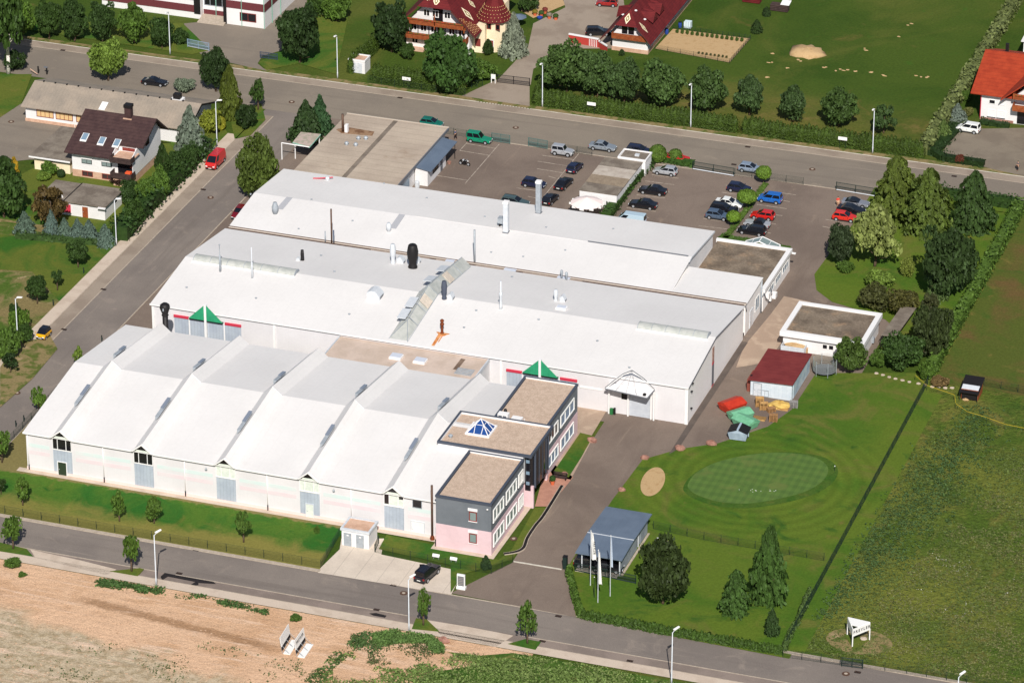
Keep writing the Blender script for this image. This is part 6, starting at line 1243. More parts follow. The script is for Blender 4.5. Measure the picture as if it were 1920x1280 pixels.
oh = thing('house', 'white house with a bright orange tiled roof and timber balcony at the right edge', 'house', (52, 110, 0))
part(oh, 'wall', W_WHITE, lambda b: b.box(47.0, 66, 103.5, 122, 0, 5.1)); part(oh, 'plinth', M_REDSTONE, lambda b: b.box(46.9, 52.6, 103.4, 103.5, 0, .45)); part(oh, 'corner_strip', M_RED, lambda b: b.box(46.9, 47.02, 103.42, 103.6, .4, 5.1))
part(oh, 'roof', W_ORANGETILE, lambda b: (b.ext([(45.3, 102.6, 4.75), (53, 102.6, 4.75), (53, 112.6, 8.6), (45.3, 112.6, 8.6)], (0, 0, .18)), b.ext([(45.3, 112.6, 8.6), (53, 112.6, 8.6), (53, 122, 5.0), (45.3, 122, 5.0)], (0, 0, .18)), b.ext([(50.6, 101.6, 4.6), (58.4, 101.6, 11.2), (58.4, 124, 11.2), (50.6, 124, 4.6)], (0, 0, .2)), b.ext([(66.2, 101.6, 4.6), (58.4, 101.6, 11.2), (58.4, 124, 11.2), (66.2, 124, 4.6)], (0, 0, .2))))
part(oh, 'gable_wall', W_WHITE, lambda b: b.ext([(52.4, 102.9, 4.8), (64.4, 102.9, 4.8), (58.4, 102.9, 10.4)], (0, .6, 0))); k = part(oh, 'balcony', W_WOOD, lambda b: (rail(b, 52.6, 64, 101.9, 103.5, 3.1, .95), rail(b, 52.6, 64, 101.9, 103.5, 5.2, .8))); part(k, 'flower_box', bpy.data.materials['balcony_flowers'], lambda b: b.box(53, 63.8, 101.7, 101.88, 5.8, 6.05))
part(oh, 'garage_opening', M_GLASSD, lambda b: b.box(53.2, 58, 103.44, 103.52, .1, 2.4))
for x in (48.3, 49.9): win(oh, 'y', 103.5, -1, x, x+1.1, 3.0, 3.8, M_GLASSD if x < 49 else W_TRIM, M_WINFR, .1); win(oh, 'y', 103.5, -1, x-.1, x+1.2, .7, 2.0, W_TRIM, M_WINFR, .1, sill=M_BLACK)
part(oh, 'chimney', M_BLACK, lambda b: b.box(48.4, 48.9, 114, 114.5, 7.6, 9.6)); wr = thing('white_roofed_hall', 'white roof corner of a hall behind the orange-roofed house', 'hall', (58, 136, 0)); part(wr, 'wall', W_WHITE, lambda b: b.box(48.6, 75, 128, 152, 0, 4.6)); part(wr, 'roof', W_ROOF, lambda b: b.ext([(48.2, 127.6, 4.6), (75, 127.6, 4.6), (75, 152, 6), (48.2, 152, 6)], (0, 0, .15)))

# ---------------------------------------------------------------- vehicles
M_PAINT = paintmat('car_paint'); M_METP = paintmat('metallic_paint', .3, .35)
M_CARGL = glass('car_glass', S(22, 24, 30), .05, .8); M_TYRE = mat('tyre_rubber', S(28, 27, 27), fine=.05, rough=.9); M_RIM = mat('wheel_rim', S(176, 178, 182), fine=.03, rough=.35, metal=.3)
M_LAMP = mat('headlamp', S(225, 228, 230), fine=0, rough=.1); M_TAIL = mat('tail_lamp', S(150, 24, 24), fine=0, rough=.2); M_PLASTIC = mat('black_plastic', S(40, 40, 42), fine=.05, rough=.7); M_PLATE = mat('number_plate', S(225, 225, 218), fine=0)
SPEC = {  # length width height  base-rear base-front roof-rear roof-front  belt hood trunk
 'hatch': (3.85, 1.66, 1.44, .015, .73, .11, .50, .92, .74, .90), 'sedan': (4.5, 1.76, 1.42, .15, .70, .29, .52, .93, .76, .92), 'wagon': (4.5, 1.76, 1.46, .012, .70, .07, .51, .93, .76, .92), 'mpv': (3.9, 1.68, 1.66, .01, .82, .06, .60, 1.0, .84, 1.0),
 'van': (4.75, 1.9, 2.15, .004, .93, .012, .72, 1.2, .95, 1.2), 'boxvan': (4.1, 1.64, 1.8, .004, .64, .008, .50, .95, .8, .95), 'jeep': (3.6, 1.6, 1.7, .02, .66, .035, .56, 1.05, .92, 1.05), 'micro': (2.5, 1.52, 1.54, .03, .88, .1, .6, .92, .8, .86), 'coupe': (4.4, 1.74, 1.3, .13, .66, .33, .48, .86, .74, .85),
 'suv': (4.5, 1.84, 1.78, .01, .70, .05, .53, 1.1, 1.0, 1.08), 'cabrio': (4.1, 1.7, 1.36, .2, .66, .3, .5, .86, .74, .86)}
CARS = {}
def car_meshes(kind):
    if kind in CARS: return CARS[kind]
    L, W_, H, br, bf, rr, rf, zb_, zh, zt = SPEC[kind]; w = W_/2; X = lambda f: (f-.5)*L; out = []
    def add(name, m, fn, smooth=False, sub=None):
        b = MB(); fn(b); out.append((name, b.mesh(name, m, smooth), sub))
    st = [(0, zt-.14, .86), (.025, zt-.02, .94), (max(.05, br), zb_-.02 if br < .1 else zt, .98), (.3, zb_, 1), (.5, zb_, 1), (bf, zb_-.01, 1), (min(.9, bf+.1) if bf < .85 else .93, (zh+zb_)/2, .99), (.94 if bf < .85 else .965, zh, .95), (.985, zh-.12, .9), (1, zh-.24, .8)]
    st = sorted(st)
    def body(b):
        rings = []
        for f, z, k in st:
            a = w*k; lo = .24+(.1 if f in (0, 1) else 0)
            rings.append([(X(f), -a*.9, lo), (X(f), -a, lo+.16), (X(f), -a, z-.2), (X(f), -a*.95, z-.03), (X(f), -a*.86, z), (X(f), a*.86, z), (X(f), a*.95, z-.03), (X(f), a, z-.2), (X(f), a, lo+.16), (X(f), a*.9, lo)])
        n = 10; vs = [p for r in rings for p in r]; fs = [(i*n+j, i*n+(j+1) % n, (i+1)*n+(j+1) % n, (i+1)*n+j) for i in range(len(rings)-1) for j in range(n)]
        fs += [list(range(n)), [(len(rings)-1)*n+j for j in range(n)]]; b.add(vs, fs)
    add('body', None, body, False)
    wb, wr_ = w*.93, w*.76
    B = [V((X(br), -wb, zb_-.03)), V((X(bf), -wb, zb_-.03)), V((X(bf), wb, zb_-.03)), V((X(br), wb, zb_-.03))]
    Rf = [V((X(rr), -wr_, H-.05)), V((X(rf), -wr_, H-.05)), V((X(rf), wr_, H-.05)), V((X(rr), wr_, H-.05))]
    def cabin(b):
        top = [V((X(rr+(rf-rr)*.06), -wr_*.9, H)), V((X(rf-(rf-rr)*.06), -wr_*.9, H-.01)), V((X(rf-(rf-rr)*.06), wr_*.9, H-.01)), V((X(rr+(rf-rr)*.06), wr_*.9, H))]
        vs = B+Rf+top; fs = [(i, (i+1) % 4, 4+(i+1) % 4, 4+i) for i in range(4)]+[(4+i, 4+(i+1) % 4, 8+(i+1) % 4, 8+i) for i in range(4)]+[(8, 9, 10, 11)]; b.add(vs, fs)
    add('cabin', None, cabin)
    def pane(i, s0, s1, t0, t1):
        a, c, d, e = B[i], B[(i+1) % 4], Rf[(i+1) % 4], Rf[i]; n = (c-a).cross(e-a).normalized()
        P = lambda s, t: (a.lerp(c, s)).lerp(e.lerp(d, s), t)
        return lambda b: b.ext([P(s0, t0)-n*.01, P(s1, t0)-n*.01, P(s1, t1)-n*.01, P(s0, t1)-n*.01], n*.022)
    add('windscreen', M_CARGL, pane(1, .05, .95, .08, .95)); add('rear_window', M_CARGL, pane(3, .08, .92, .16, .92))
    closed = kind in ('van',)
    for i in (0, 2):
        f = (lambda s0, s1: pane(0, s0, s1, .12, .9)) if i == 0 else (lambda s0, s1: pane(2, 1-s1, 1-s0, .12, .9))
        if closed: add('side_window', M_CARGL, f(.72, .96))
        elif kind == 'cabrio': add('side_window', M_CARGL, f(.4, .95))
        else: add('side_window', M_CARGL, f(.05, .46)); add('side_window', M_CARGL, f(.5, .95))
    wr0 = .3 if L > 3 else .27
    if kind in ('jeep', 'suv', 'van'): wr0 = .34
    for fx in (.19, .81):
        for s in (-1, 1):
            y0 = s*(w-.16); y1 = s*(w+.012); x = X(fx)
            add('wheel_arch', M_BLACK, lambda b: b.tube((x, s*(w-.1), wr0+.03), (x, s*(w+.004), wr0+.03), wr0+.07, None, 14))
            add('wheel', M_TYRE, lambda b: b.tube((x, y0, wr0), (x, y1, wr0), wr0, None, 14)); add('rim', M_RIM, lambda b: b.tube((x, y1-s*.02, wr0), (x, y1+s*.008, wr0), wr0*.66, None, 10), sub=len(out)-1)
    ff, zf = X(1), zh-.3
    for s in (-1, 1):
        add('headlight', M_LAMP, lambda b: b.box(X(.965), X(1)+.015 if kind != 'van' else X(1)+.01, s*w*.66-.16, s*w*.66+.16, zh-.33, zh-.17)); add('tail_light', M_TAIL, lambda b: b.box(X(0)-.012, X(.04), s*w*.78-.11, s*w*.78+.11, zt-.4, zt-.16)); add('mirror', None, lambda b: b.box(X(bf)-.22, X(bf)-.1, s*(w+.12)-.09, s*(w+.12)+.02, zb_, zb_+.13))
    add('bumper', M_PLASTIC, lambda b: b.box(X(1)-.2, X(1)+.05, -w*.84, w*.84, .3, .47)); add('bumper', M_PLASTIC, lambda b: b.box(X(0)-.05, X(0)+.2, -w*.86, w*.86, .3, .47)); add('number_plate', M_PLATE, lambda b: b.box(X(0)-.06, X(0)-.03, -.26, .26, .5, .62)); add('number_plate', M_PLATE, lambda b: b.box(X(1)+.045, X(1)+.06, -.26, .26, .36, .47)); add('grille', M_PLASTIC, lambda b: b.box(X(1)-.06, X(1)+.012, -w*.42, w*.42, zh-.34, zh-.22))
    for s in (-1, 1): add('side_sill', M_PLASTIC, lambda b: b.box(X(.24), X(.76), s*w*.97-.02, s*w*.97+.02, .2, .32))
    add('door_seam', M_BLACK, lambda b: [b.box(X(f)-.012, X(f)+.012, s*w-.004, s*w+.004, .42, zb_-.2) for s in (-1, 1) for f in ((.3, .5, .68) if kind not in ('van', 'micro') else (.45, .72))])
    for s in (-1, 1): add('door_handle', M_PLASTIC, lambda b: b.box(X(.52)-.08, X(.52)+.08, s*w-.01, s*w+.02, zb_-.26, zb_-.22))
    if kind in ('wagon', 'suv'): [add('roof_rail', M_PLASTIC, lambda b: b.box(X(rr+.03), X(rf-.03), s*wr_*.85-.025, s*wr_*.85+.025, H-.02, H+.05)) for s in (-1, 1)]
    CARS[kind] = out; return out
def car(kind, x, y, ang, col, label, metal=False, name='parked_car', cat='car', group='cars parked round the factory', z=.75, gz=.06, roof=None):
    p = at(x, y, z); o = thing(name, label, cat, (p.x, p.y, gz), group, math.radians(ang), True); objs = []
    for nm, me, sub in car_meshes(kind):
        c = link(nm, me, objs[sub] if sub is not None else o)
        if not me.materials: me.materials.append(M_PAINT)
        c.color = (*(roof if roof and nm == 'cabin' else col), 1); objs.append(c)
        if metal and me.materials[0] == M_PAINT: c.material_slots[0].link = 'OBJECT'; c.material_slots[0].material = M_METP
    return o
K = lambda r, g, b: S(r, g, b)[:3]
BLK = K(24, 23, 28); NAVY = K(28, 32, 58); SIL = K(186, 188, 192); REDC = K(190, 34, 30)
car('coupe', 290, 153, 2, BLK, 'black low coupe parked on the top left road behind the long grey roof', z=.6)
car('van', 404, 299, -90, REDC, 'red delivery van parked facing down the left road', name='delivery_van', cat='van', z=1.05)
car('hatch', 809, 229, 0, K(24, 104, 92), 'dark teal hatchback on the road behind the workshop corner')
car('boxvan', 899, 257, 0, K(20, 128, 96), 'green high-roofed small van at the car park gate', name='small_van', cat='van', z=.95)
car('jeep', 1055, 281, 0, SIL, 'silver short off-roader beside the green gate leaf', True, z=.9)
car('sedan', 1130, 273, 0, K(150, 158, 166), 'silver-grey saloon parked on the road side of the fence', True)
car('hatch', 1078, 312, 84, NAVY, 'dark blue car uppermost of the three parked tail towards the viewer')
car('sedan', 1057, 342, 84, BLK, 'black car with red tail lights, middle of the three parked tail-on')
car('hatch', 1032, 371, 84, BLK, 'black small car lowest of the three parked tail-on, behind the tall chimney')
car('hatch', 1001, 342, 0, NAVY, 'dark blue hatchback half hidden by the tall square chimney')
car('wagon', 966, 377, 0, K(84, 104, 104), 'grey-green estate car cut off by the white roof edge', True)
car('wagon', 1200, 281, 0, NAVY, 'dark estate car behind the low end garage')
car('sedan', 1268, 295, 0, REDC, 'red car behind the round clipped bushes on the road')
car('hatch', 1248, 319, 180, SIL, 'silver three-door hatchback beside the dark hedge', True)
car('sedan', 1224, 355, 180, BLK, 'black saloon next to the dark hedge, upper of two')
car('sedan', 1206, 381, 180, BLK, 'black saloon next to the dark hedge, lower of two, red tail light')
car('van', 1183, 409, 180, K(176, 196, 208), 'pale blue van cut off by the white roof edge', name='small_van', cat='van', z=1.3)
car('hatch', 1407, 314, 0, K(150, 164, 182), 'light blue-grey hatchback on the road behind a clipped tree', True)
car('hatch', 1386, 351, 0, NAVY, 'navy hatchback with a bicycle rack at the fence end of the car park')
car('sedan', 1367, 379, 0, K(226, 226, 222), 'white car beside the widest clipped tree')
car('wagon', 1358, 390, 0, BLK, 'black car squeezed between the white and the blue-grey one')
car('hatch', 1346, 402, 0, K(90, 108, 130), 'blue-grey hatchback lowest in its row beside a clipped tree', True)
car('mpv', 1444, 371, 180, K(30, 96, 176), 'bright blue tall hatchback right of the planting divider')
car('hatch', 1430, 402, 180, REDC, 'bright red hatchback right of the planting divider')
car('cabrio', 1420, 417, 180, SIL, 'silver car with a dark top between the red and the black one', True, roof=BLK)
car('wagon', 1410, 430, 180, BLK, 'black estate car nearest the gravel-roofed annex')
car('coupe', 1604, 378, 0, K(150, 152, 160), 'dark and silver pickup-like car under the firs', True, roof=BLK)
car('sedan', 1596, 391, 0, BLK, 'black car under the firs between the silver and the red one')
car('hatch', 1584, 405, 0, K(205, 44, 30), 'orange-red hatchback half under the pale willow')
car('mpv', 1816, 239, 176, K(230, 230, 226), 'white tall hatchback in the court of the orange-roofed house', z=.8)
car('hatch', 449, 397, -88, K(110, 20, 30), 'dark red car mostly hidden behind the left end of the rear hall')
car('micro', 82, 624, -92, K(228, 168, 20), 'tiny yellow two-seater car with a black roof on the left road', roof=BLK)
sv = car('suv', 801, 1071, 80, K(20, 20, 30), 'black off-road estate with an open door on the concrete forecourt', z=.9, gz=.1)
p = sv.location; b = MB(); b.box(-.5, .45, 0, .06, .45, 1.05); od = b.build('open_door', M_PAINT, sv); od.location = (.35, .98, 0); od.rotation_euler = (0, 0, math.radians(115)); od.color = (*K(20, 20, 30), 1); OFF[od.name] = V((0, 0, 0)); b = MB(); b.box(-.4, .35, .0, .05, 1.07, 1.5); b.build('door_window', M_CARGL, od)
car('hatch', 1103, 1052, 10, BLK, 'black small car inside the carport at its left post', z=.8, gz=.15)
car('sedan', 1138, 1060, 8, BLK, 'black car inside the carport beside the grey side wall', z=.8, gz=.15)
car('wagon', 1122, 58, 20, BLK, 'black car in shade beside the second chalet')
car('hatch', 1138, 4, 190, K(150, 36, 34), 'dark red car at the top edge on the chalet court')
# motorcycle
mo = thing('motorcycle', 'black motorcycle standing alone in the upper car park', 'motorcycle', at(871, 310, .05), None, math.radians(-8), True)
for x in (-.72, .72):
    w = part(mo, 'wheel', M_TYRE, lambda b: b.tube((x, -.07, .31), (x, .07, .31), .31, None, 14)); OFF[w.name] = V((0, 0, 0)); part(w, 'rim', M_RIM, lambda b: b.tube((x, -.08, .31), (x, .08, .31), .19, None, 10))
part(mo, 'frame', M_BLACK, lambda b: (b.path([(-.72, 0, .31), (-.2, 0, .5), (.35, 0, .85), (.72, 0, .31)], .06, 6), b.box(-.3, .25, -.17, .17, .25, .6))); part(mo, 'tank', M_PLASTIC, lambda b: b.rock((.15, 0, .85), (.34, .2, .17), 2)); part(mo, 'seat', M_BLACK, lambda b: b.box(-.75, -.1, -.15, .15, .74, .86)); part(mo, 'handlebar', M_STEEL, lambda b: b.path([(.3, -.38, 1.02), (.45, 0, .95), (.3, .38, 1.02)], .03, 6)); part(mo, 'headlight', M_LAMP, lambda b: b.rock((.62, 0, .85), (.1, .1, .1), 1)); part(mo, 'mudguard', M_PLASTIC, lambda b: b.box(-.95, -.5, -.09, .09, .62, .7)); part(mo, 'exhaust', M_RIM, lambda b: b.tube((.1, .2, .3), (-.8, .2, .38), .06, .07, 8)); part(mo, 'pannier', M_LSTEEL, lambda b: b.box(-.3, -.05, -.2, .2, .87, .98))

# ---------------------------------------------------------------- people
def person(x, y, label, shirt, legs, hair, rz=0, step=.12):
    p = at(x, y); o = thing('person', label, 'person', (p.x, p.y, .06), None, rz, True); M_SKIN = bpy.data.materials.get('skin') or mat('skin', S(205, 160, 132), fine=.03, co='O')
    J = {'pel': (0, 0, .95, .13), 'belly': (0, 0, 1.12, .12), 'chest': (0, 0, 1.33, .145), 'neck': (0, 0, 1.48, .055), 'head': (.015, 0, 1.58, .085), 'top': (.01, 0, 1.7, .085)}
    E = [('pel', 'belly'), ('belly', 'chest'), ('chest', 'neck'), ('neck', 'head'), ('head', 'top')]
    for s, n in ((-1, 'r'), (1, 'l')):
        J.update({n+'sh': (0, s*.19, 1.4, .06), n+'el': (-.03*s, s*.25, 1.12, .045), n+'wr': (.1, s*.24, .9, .03), n+'ha': (.13, s*.23, .82, .035), n+'hip': (0, s*.09, .88, .09), n+'kn': (step*s*.6+.02, s*.1, .5, .06), n+'an': (step*s, s*.1, .09, .04), n+'to': (step*s+.16, s*.11, .05, .035)})
        E += [('chest', n+'sh'), (n+'sh', n+'el'), (n+'el', n+'wr'), (n+'wr', n+'ha'), ('pel', n+'hip'), (n+'hip', n+'kn'), (n+'kn', n+'an'), (n+'an', n+'to')]
        for k in range(4): J[n+'f%d' % k] = (.14+.01*k, s*(.205+.018*k), .75+.004*k, .009); E.append((n+'ha', n+'f%d' % k))
        J[n+'th'] = (.18, s*.215, .79, .01); E.append((n+'ha', n+'th'))
    def skin(name, keys, m, grow, par):
        ks = [k for k in J if k in keys]; ix = {k: i for i, k in enumerate(ks)}
        me = bpy.data.meshes.new(name); me.from_pydata([J[k][:3] for k in ks], [(ix[a], ix[b2]) for a, b2 in E if a in ix and b2 in ix], [])
        ob = bpy.data.objects.new(name, me); COL.objects.link(ob); ob.parent = par; OFF[ob.name] = V((0, 0, 0)); me.materials.append(m)
        md = ob.modifiers.new('skin', 'SKIN'); sv_ = me.skin_vertices[0].data
        for k in ks: r = J[k][3]*grow; sv_[ix[k]].radius = (r, r); sv_[ix[k]].use_root = k in ('pel', 'chest') and (k == 'pel' or 'pel' not in ix)
        sb = ob.modifiers.new('sub', 'SUBSURF'); sb.levels = 1; sb.render_levels = 1; return ob
    bd = skin('body', set(J), M_SKIN, 1, o)
    sh = mat('shirt_'+label.split()[3], shirt, fine=.06, co='O'); lg = mat('trousers_'+label.split()[3], legs, fine=.06, co='O'); hr = mat('hair_'+label.split()[3], hair, fine=.1, co='O')
    skin('shirt', {'belly', 'chest', 'rsh', 'lsh', 'rel', 'lel'}, sh, 1.6, bd); skin('trousers', {'pel', 'rhip', 'lhip', 'rkn', 'lkn', 'ran', 'lan'}, lg, 1.4, bd)
    part(bd, 'hair', hr, lambda b: b.rock((-.01, 0, 1.69), (.1, .095, .085), 3)); part(bd, 'face', hr, lambda b: (b.box(.088, .1, -.045, -.02, 1.63, 1.65), b.box(.088, .1, .02, .045, 1.63, 1.65))); part(bd, 'nose', M_SKIN, lambda b: b.tube((.08, 0, 1.62), (.115, 0, 1.59), .012, .018, 5)); part(bd, 'ear', M_SKIN, lambda b: [b.rock((0, s*.09, 1.62), (.025, .012, .035), 2) for s in (-1, 1)]); part(bd, 'shoe', M_BLACK, lambda b: [b.rock((step*s+.06, s*.105, .045), (.14, .055, .05), 4) for s in (-1, 1)])
person(1571, 388, 'person in bright red shirt and shorts standing beside the cars under the firs', S(214, 40, 34), S(190, 150, 120), S(70, 50, 36), -1.2)
person(854, 262, 'person in dark blue clothes walking along the fence by the green van', S(60, 76, 110), S(50, 36, 36), S(40, 30, 26), 3.0, .2)
person(1908, 321, 'person in grey top and dark trousers walking out of the orange house court', S(110, 100, 100), S(30, 30, 34), S(50, 40, 34), -2.2, .2)
# ---------------------------------------------------------------- street lamps
def lamp_proto():
    L = {}
    b = MB(); b.lathe((0, 0, 0), [(.12, 0), (.11, 1.1), (.085, 1.15), (.065, 7.7)], 8); L['pole'] = b.mesh('pole', M_LSTEEL, True)
    b = MB(); b.tube((0, 0, 7.6), (.5, 0, 7.95), .06, .05, 6); L['arm'] = b.mesh('arm', M_LSTEEL, True)
    b = MB(); b.ext([(.25, -.16, 7.88), (1.15, -.13, 8.02), (1.15, .13, 8.02), (.25, .16, 7.88)], (0, 0, .14)); b.ext([(.4, -.1, 8.02), (1.0, -.09, 8.11), (1.0, .09, 8.11), (.4, .1, 8.02)], (0, 0, .07)); L['lamp_head'] = b.mesh('lamp_head', M_WHITEP)
    b = MB(); b.ext([(.45, -.1, 7.86), (1.05, -.09, 7.955), (1.05, .09, 7.955), (.45, .1, 7.86)], (0, 0, .03)); L['lens'] = b.mesh('lens', M_FROST_REFL)
    return L
LP = lamp_proto()
for x, y, rz, l in ((319, 103, -90, 'street lamp on the grass verge by the dark shrub at the blue gate'), (407, 272, 0, 'street lamp on the left pavement behind the red van'), (633, 148, -90, 'street lamp at the green slope beside the small square kiosk'), (1017, 201, -90, 'street lamp right of the chalet driveway against the thuja hedge'),
        (1295, 240, -90, 'street lamp in the middle of the long thuja hedge'), (1636, 288, -90, 'street lamp at the last thin tree of the long thuja hedge'), (218.5, 460, 0, 'street lamp at the corner of the blue spruce garden'), (34, 648, 0, 'street lamp among the shrubs near the yellow car'),
        (293, 1098, 60, 'street lamp at the bottom road beside the black wet stain'), (767, 1183, 60, 'street lamp at the bottom road below the concrete forecourt'), (1259, 1283, 60, 'street lamp at the bottom edge below the entrance hedge'), (1792, 1368, 60, 'street lamp whose white head just shows at the bottom right edge')):
    p = at(x, y); o = thing('street_lamp', l, 'street lamp', (p.x, p.y, .1), 'street lamps along the roads', math.radians(rz), True)
    for k, me in LP.items(): c = link(k, me, o)
# ---------------------------------------------------------------- fences and gates
def fence(name, pts, h, label, sp=2.5, wire=.11, m=None, rails=(0.05, 1.0), post=.035, wr=.007, cat='fence', group=None, z0=.08):
    o = thing(name, label, cat, (pts[0][0], pts[0][1], 0), group); m = m or M_FENCE; b = MB(); n = 0
    for a, c in zip(pts, pts[1:]):
        a = V((a[0], a[1], z0)); c = V((c[0], c[1], z0)); d = c-a; L = d.length; d.normalize(); k = max(1, round(L/sp))
        for i in range(k+1):
            if i == k and c != V((pts[-1][0], pts[-1][1], z0)): continue
            p = a+d*(L*i/k); part(o, 'post', M_DFENCE, lambda q: q.tube(p-V((0, 0, .1)), p+V((0, 0, h+.05)), post, post, 6)); n += 1
        q = int(L/wire)
        for i in range(q): p = a+d*(i*wire); b.tube(p, p+V((0, 0, h)), wr, wr, 3, False)
        for r in rails: b.tube(a+V((0, 0, h*r)), c+V((0, 0, h*r)), .012, .012, 4)
        for r in (.2, .4, .6, .8): b.tube(a+V((0, 0, h*r)), c+V((0, 0, h*r)), wr, wr, 3)
    b.build('wire_mesh', m, o, fix=False); return o
Pq = lambda *q: [at(*x) for x in q]
fence('wire_fence', [(-57, -72.9), (-2.2, -72.6), (-3.0, -63.6)], 1.25, 'green wire fence along the front lawn and the bottom road', 2.7)
fence('wire_fence', [(-57, -72.9), (-57, -26)], 1.25, 'green wire fence up the left side of the front hall', 3.0)
fence('wire_fence', Pq((704, 1036), (835, 1062), (921, 1076), (962, 1055)), 1.25, 'green wire fence between forecourt and office lawn', 2.4)
fence('wire_fence', [(62.0, 6.5), (62.6, -72.6)], 1.35, 'long dark wire fence up the slope beside the golf lawn', 2.6, .15, M_DFENCE, wr=.011)
fence('wire_fence', Pq((1225, 992), (1320, 1013), (1545, 1052)), 1.2, 'thin wire fence across the lawn below the putting green', 2.6)
fence('wire_fence', Pq((1468, 1232), (1575, 1247)), 1.2, 'wire fence along the bottom road left of the field gate', 2.4)
fence('wire_fence', Pq((1618, 1251), (1700, 1264), (1925, 1300)), 1.2, 'wire fence along the bottom road right of the field gate', 2.7)
fence('wire_fence', Pq((1845, 724), (1940, 742)), 1.2, 'wire fence beside the dark hen house', 3.0)
fence('wire_fence', Pq((827, 250), (922, 266)), 1.2, 'wire fence behind the green van', 2.5); fence('wire_fence', Pq((1026, 279), (1110, 293)), 1.2, 'wire fence behind the silver off-roader', 2.5)
fence('wire_fence', Pq((1378, 330), (1506, 347)), 1.2, 'wire fence at the car park beside the clipped tree', 2.6); fence('wire_fence', Pq((884, 166), (905, 162)), 1.2, 'short wire fence piece left of the driveway gate', 1.2)
fence('wire_fence', Pq((690, 156), (790, 172), (872, 181)), 1.3, 'green wire fence in front of the left thuja hedge', 2.6); fence('garden_fence', Pq((1228, 93), (1300, 106), (1368, 119)), .8, 'low wire fence along the near side of the vegetable bed', 2.2); fence('garden_fence', Pq((1262, 55), (1407, 74), (1368, 119)), .7, 'low fence of plants round the far side of the vegetable bed', 1.0, .2)
def gate(q0, q1, h, label, m, bars=14, name='gate', cat='gate', mid=True, rail=None):
    a, c = at(*q0, .06), at(*q1, .06); d = c-a; o = thing(name, label, cat, (a.x, a.y, 0))
    def f(b):
        for p in (a, c): b.tube(p, p+V((0, 0, h)), .07, .07, 6)
        for z in (.12, h-.05)+((h*.5,) if mid else ()): b.tube(a+V((0, 0, z)), c+V((0, 0, z)), .05, .05, 5)
        if mid: b.tube(a+d*.5, a+d*.5+V((0, 0, h)), .06, .06, 6)
    part(o, 'frame', m, f); part(o, 'bars', m, lambda b: [b.tube(a+d*((i+.5)/bars)+V((0, 0, .12)), a+d*((i+.5)/bars)+V((0, 0, h-.05)), .018, .018, 4) for i in range(bars)])
    if rail: part(o, 'track', rail, lambda b: b.tube(a+V((0, 0, .16)), c+V((0, 0, .16)), .09, .09, 5))
    return o
gate((922, 265), (956, 270), 1.55, 'left leaf of the teal car park gate beside the green van', M_TEAL, 40); gate((991, 274), (1026, 280), 1.55, 'right leaf of the teal car park gate', M_TEAL, 40)
gate((1299, 318), (1376, 331), 1.5, 'dark sliding gate of the car park beside the short hedge', M_DFENCE, 60, rail=M_LSTEEL); gate((1568, 357), (1640, 369), 1.5, 'dark sliding gate left of the park firs', M_DFENCE, 56, rail=M_LSTEEL)
gate((933, 155), (993, 162), 1.5, 'black two-leaf gate across the chalet driveway', M_BLACK, 44); gate((1578, 1248), (1617, 1253), 1.35, 'dark green two-leaf field gate by the triangular sign', M_DFENCE, 40)
gate((352, 88), (392, 96), 1.5, 'pale blue sliding gate at the top left factory entrance', mat('blue_gate_steel', S(130, 152, 172), fine=.05), 46, rail=M_STEEL); gate((488, 109), (520, 113), 1.2, 'short dark blue fence gate beside the big dark tree', mat('dark_blue_steel', S(52, 66, 84), fine=.05), 34)
gate((1078, 1070), (1192, 1094), 1.3, 'long dark green sliding gate parked in front of the carport', M_DFENCE, 90, rail=M_DFENCE); gate((703, 1034), (710, 1018), 1.2, 'small dark gate beside the white kiosk', M_DFENCE, 8, mid=False)
gp = thing('gate_post', 'thick dark steel post at the entrance hedge', 'post', at(1060, 1066)); p = at(1060, 1066); part(gp, 'post', M_DFENCE, lambda b: b.box(p.x-.3, p.x+.25, p.y-.3, p.y+.3, 0, 1.9)); part(gp, 'cap', M_BLACK, lambda b: b.box(p.x-.33, p.x+.28, p.y-.33, p.y+.33, 1.9, 1.98))
# ---------------------------------------------------------------- signs, flags, boards
def text(par, s, size, mtx, m, name='lettering', ext=.015):
    c = bpy.data.curves.new(name, 'FONT'); c.body = s; c.size = size; c.extrude = ext; c.align_x = 'CENTER'; c.align_y = 'CENTER'; c.space_character = 1.3
    o = bpy.data.objects.new('t', c); me = bpy.data.meshes.new_from_object(o); bpy.data.objects.remove(o)
    me.name = name; me.materials.append(m); q = bpy.data.objects.new(name, me); COL.objects.link(q); q.parent = par
    q.matrix_local = Matrix.Translation(-OFF.get(par.name, V((0, 0, 0)))) @ mtx; return q
M_INK = mat('black_lettering', S(24, 22, 24), fine=0); 
def frame_m(o, x, n):
    x = V(x).normalized(); n = V(n).normalized(); y = n.cross(x).normalized(); m = Matrix((x, y, n)).transposed().to_4x4(); m.translation = V(o); return m
A, B_, C_ = at(1598, 1213), at(1588.5, 1190.5), at(1630, 1200)
sg = thing('triangular_sign', 'white three-sided sign on posts with black lettering in the meadow', 'sign', A)
zb0, zb1 = 1.65, 2.75
def f(b):
    for p, q in ((A, C_), (A, B_), (B_, C_)):
        d = (q-p).normalized(); n = V((-d.y, d.x, 0))*.05; b.ext([p+n+V((0, 0, zb0)), q+n+V((0, 0, zb0)), q+n+V((0, 0, zb1)), p+n+V((0, 0, zb1))], -n*2)
    m = (B_+C_)/2
    i = A.lerp(m, .36)
    b.ext([B_+V((0, 0, zb1-.02)), C_+V((0, 0, zb1-.02)), A.lerp(C_, .34)+V((0, 0, zb1-.02)), A.lerp(B_, .34)+V((0, 0, zb1-.02))], (0, 0, .08))
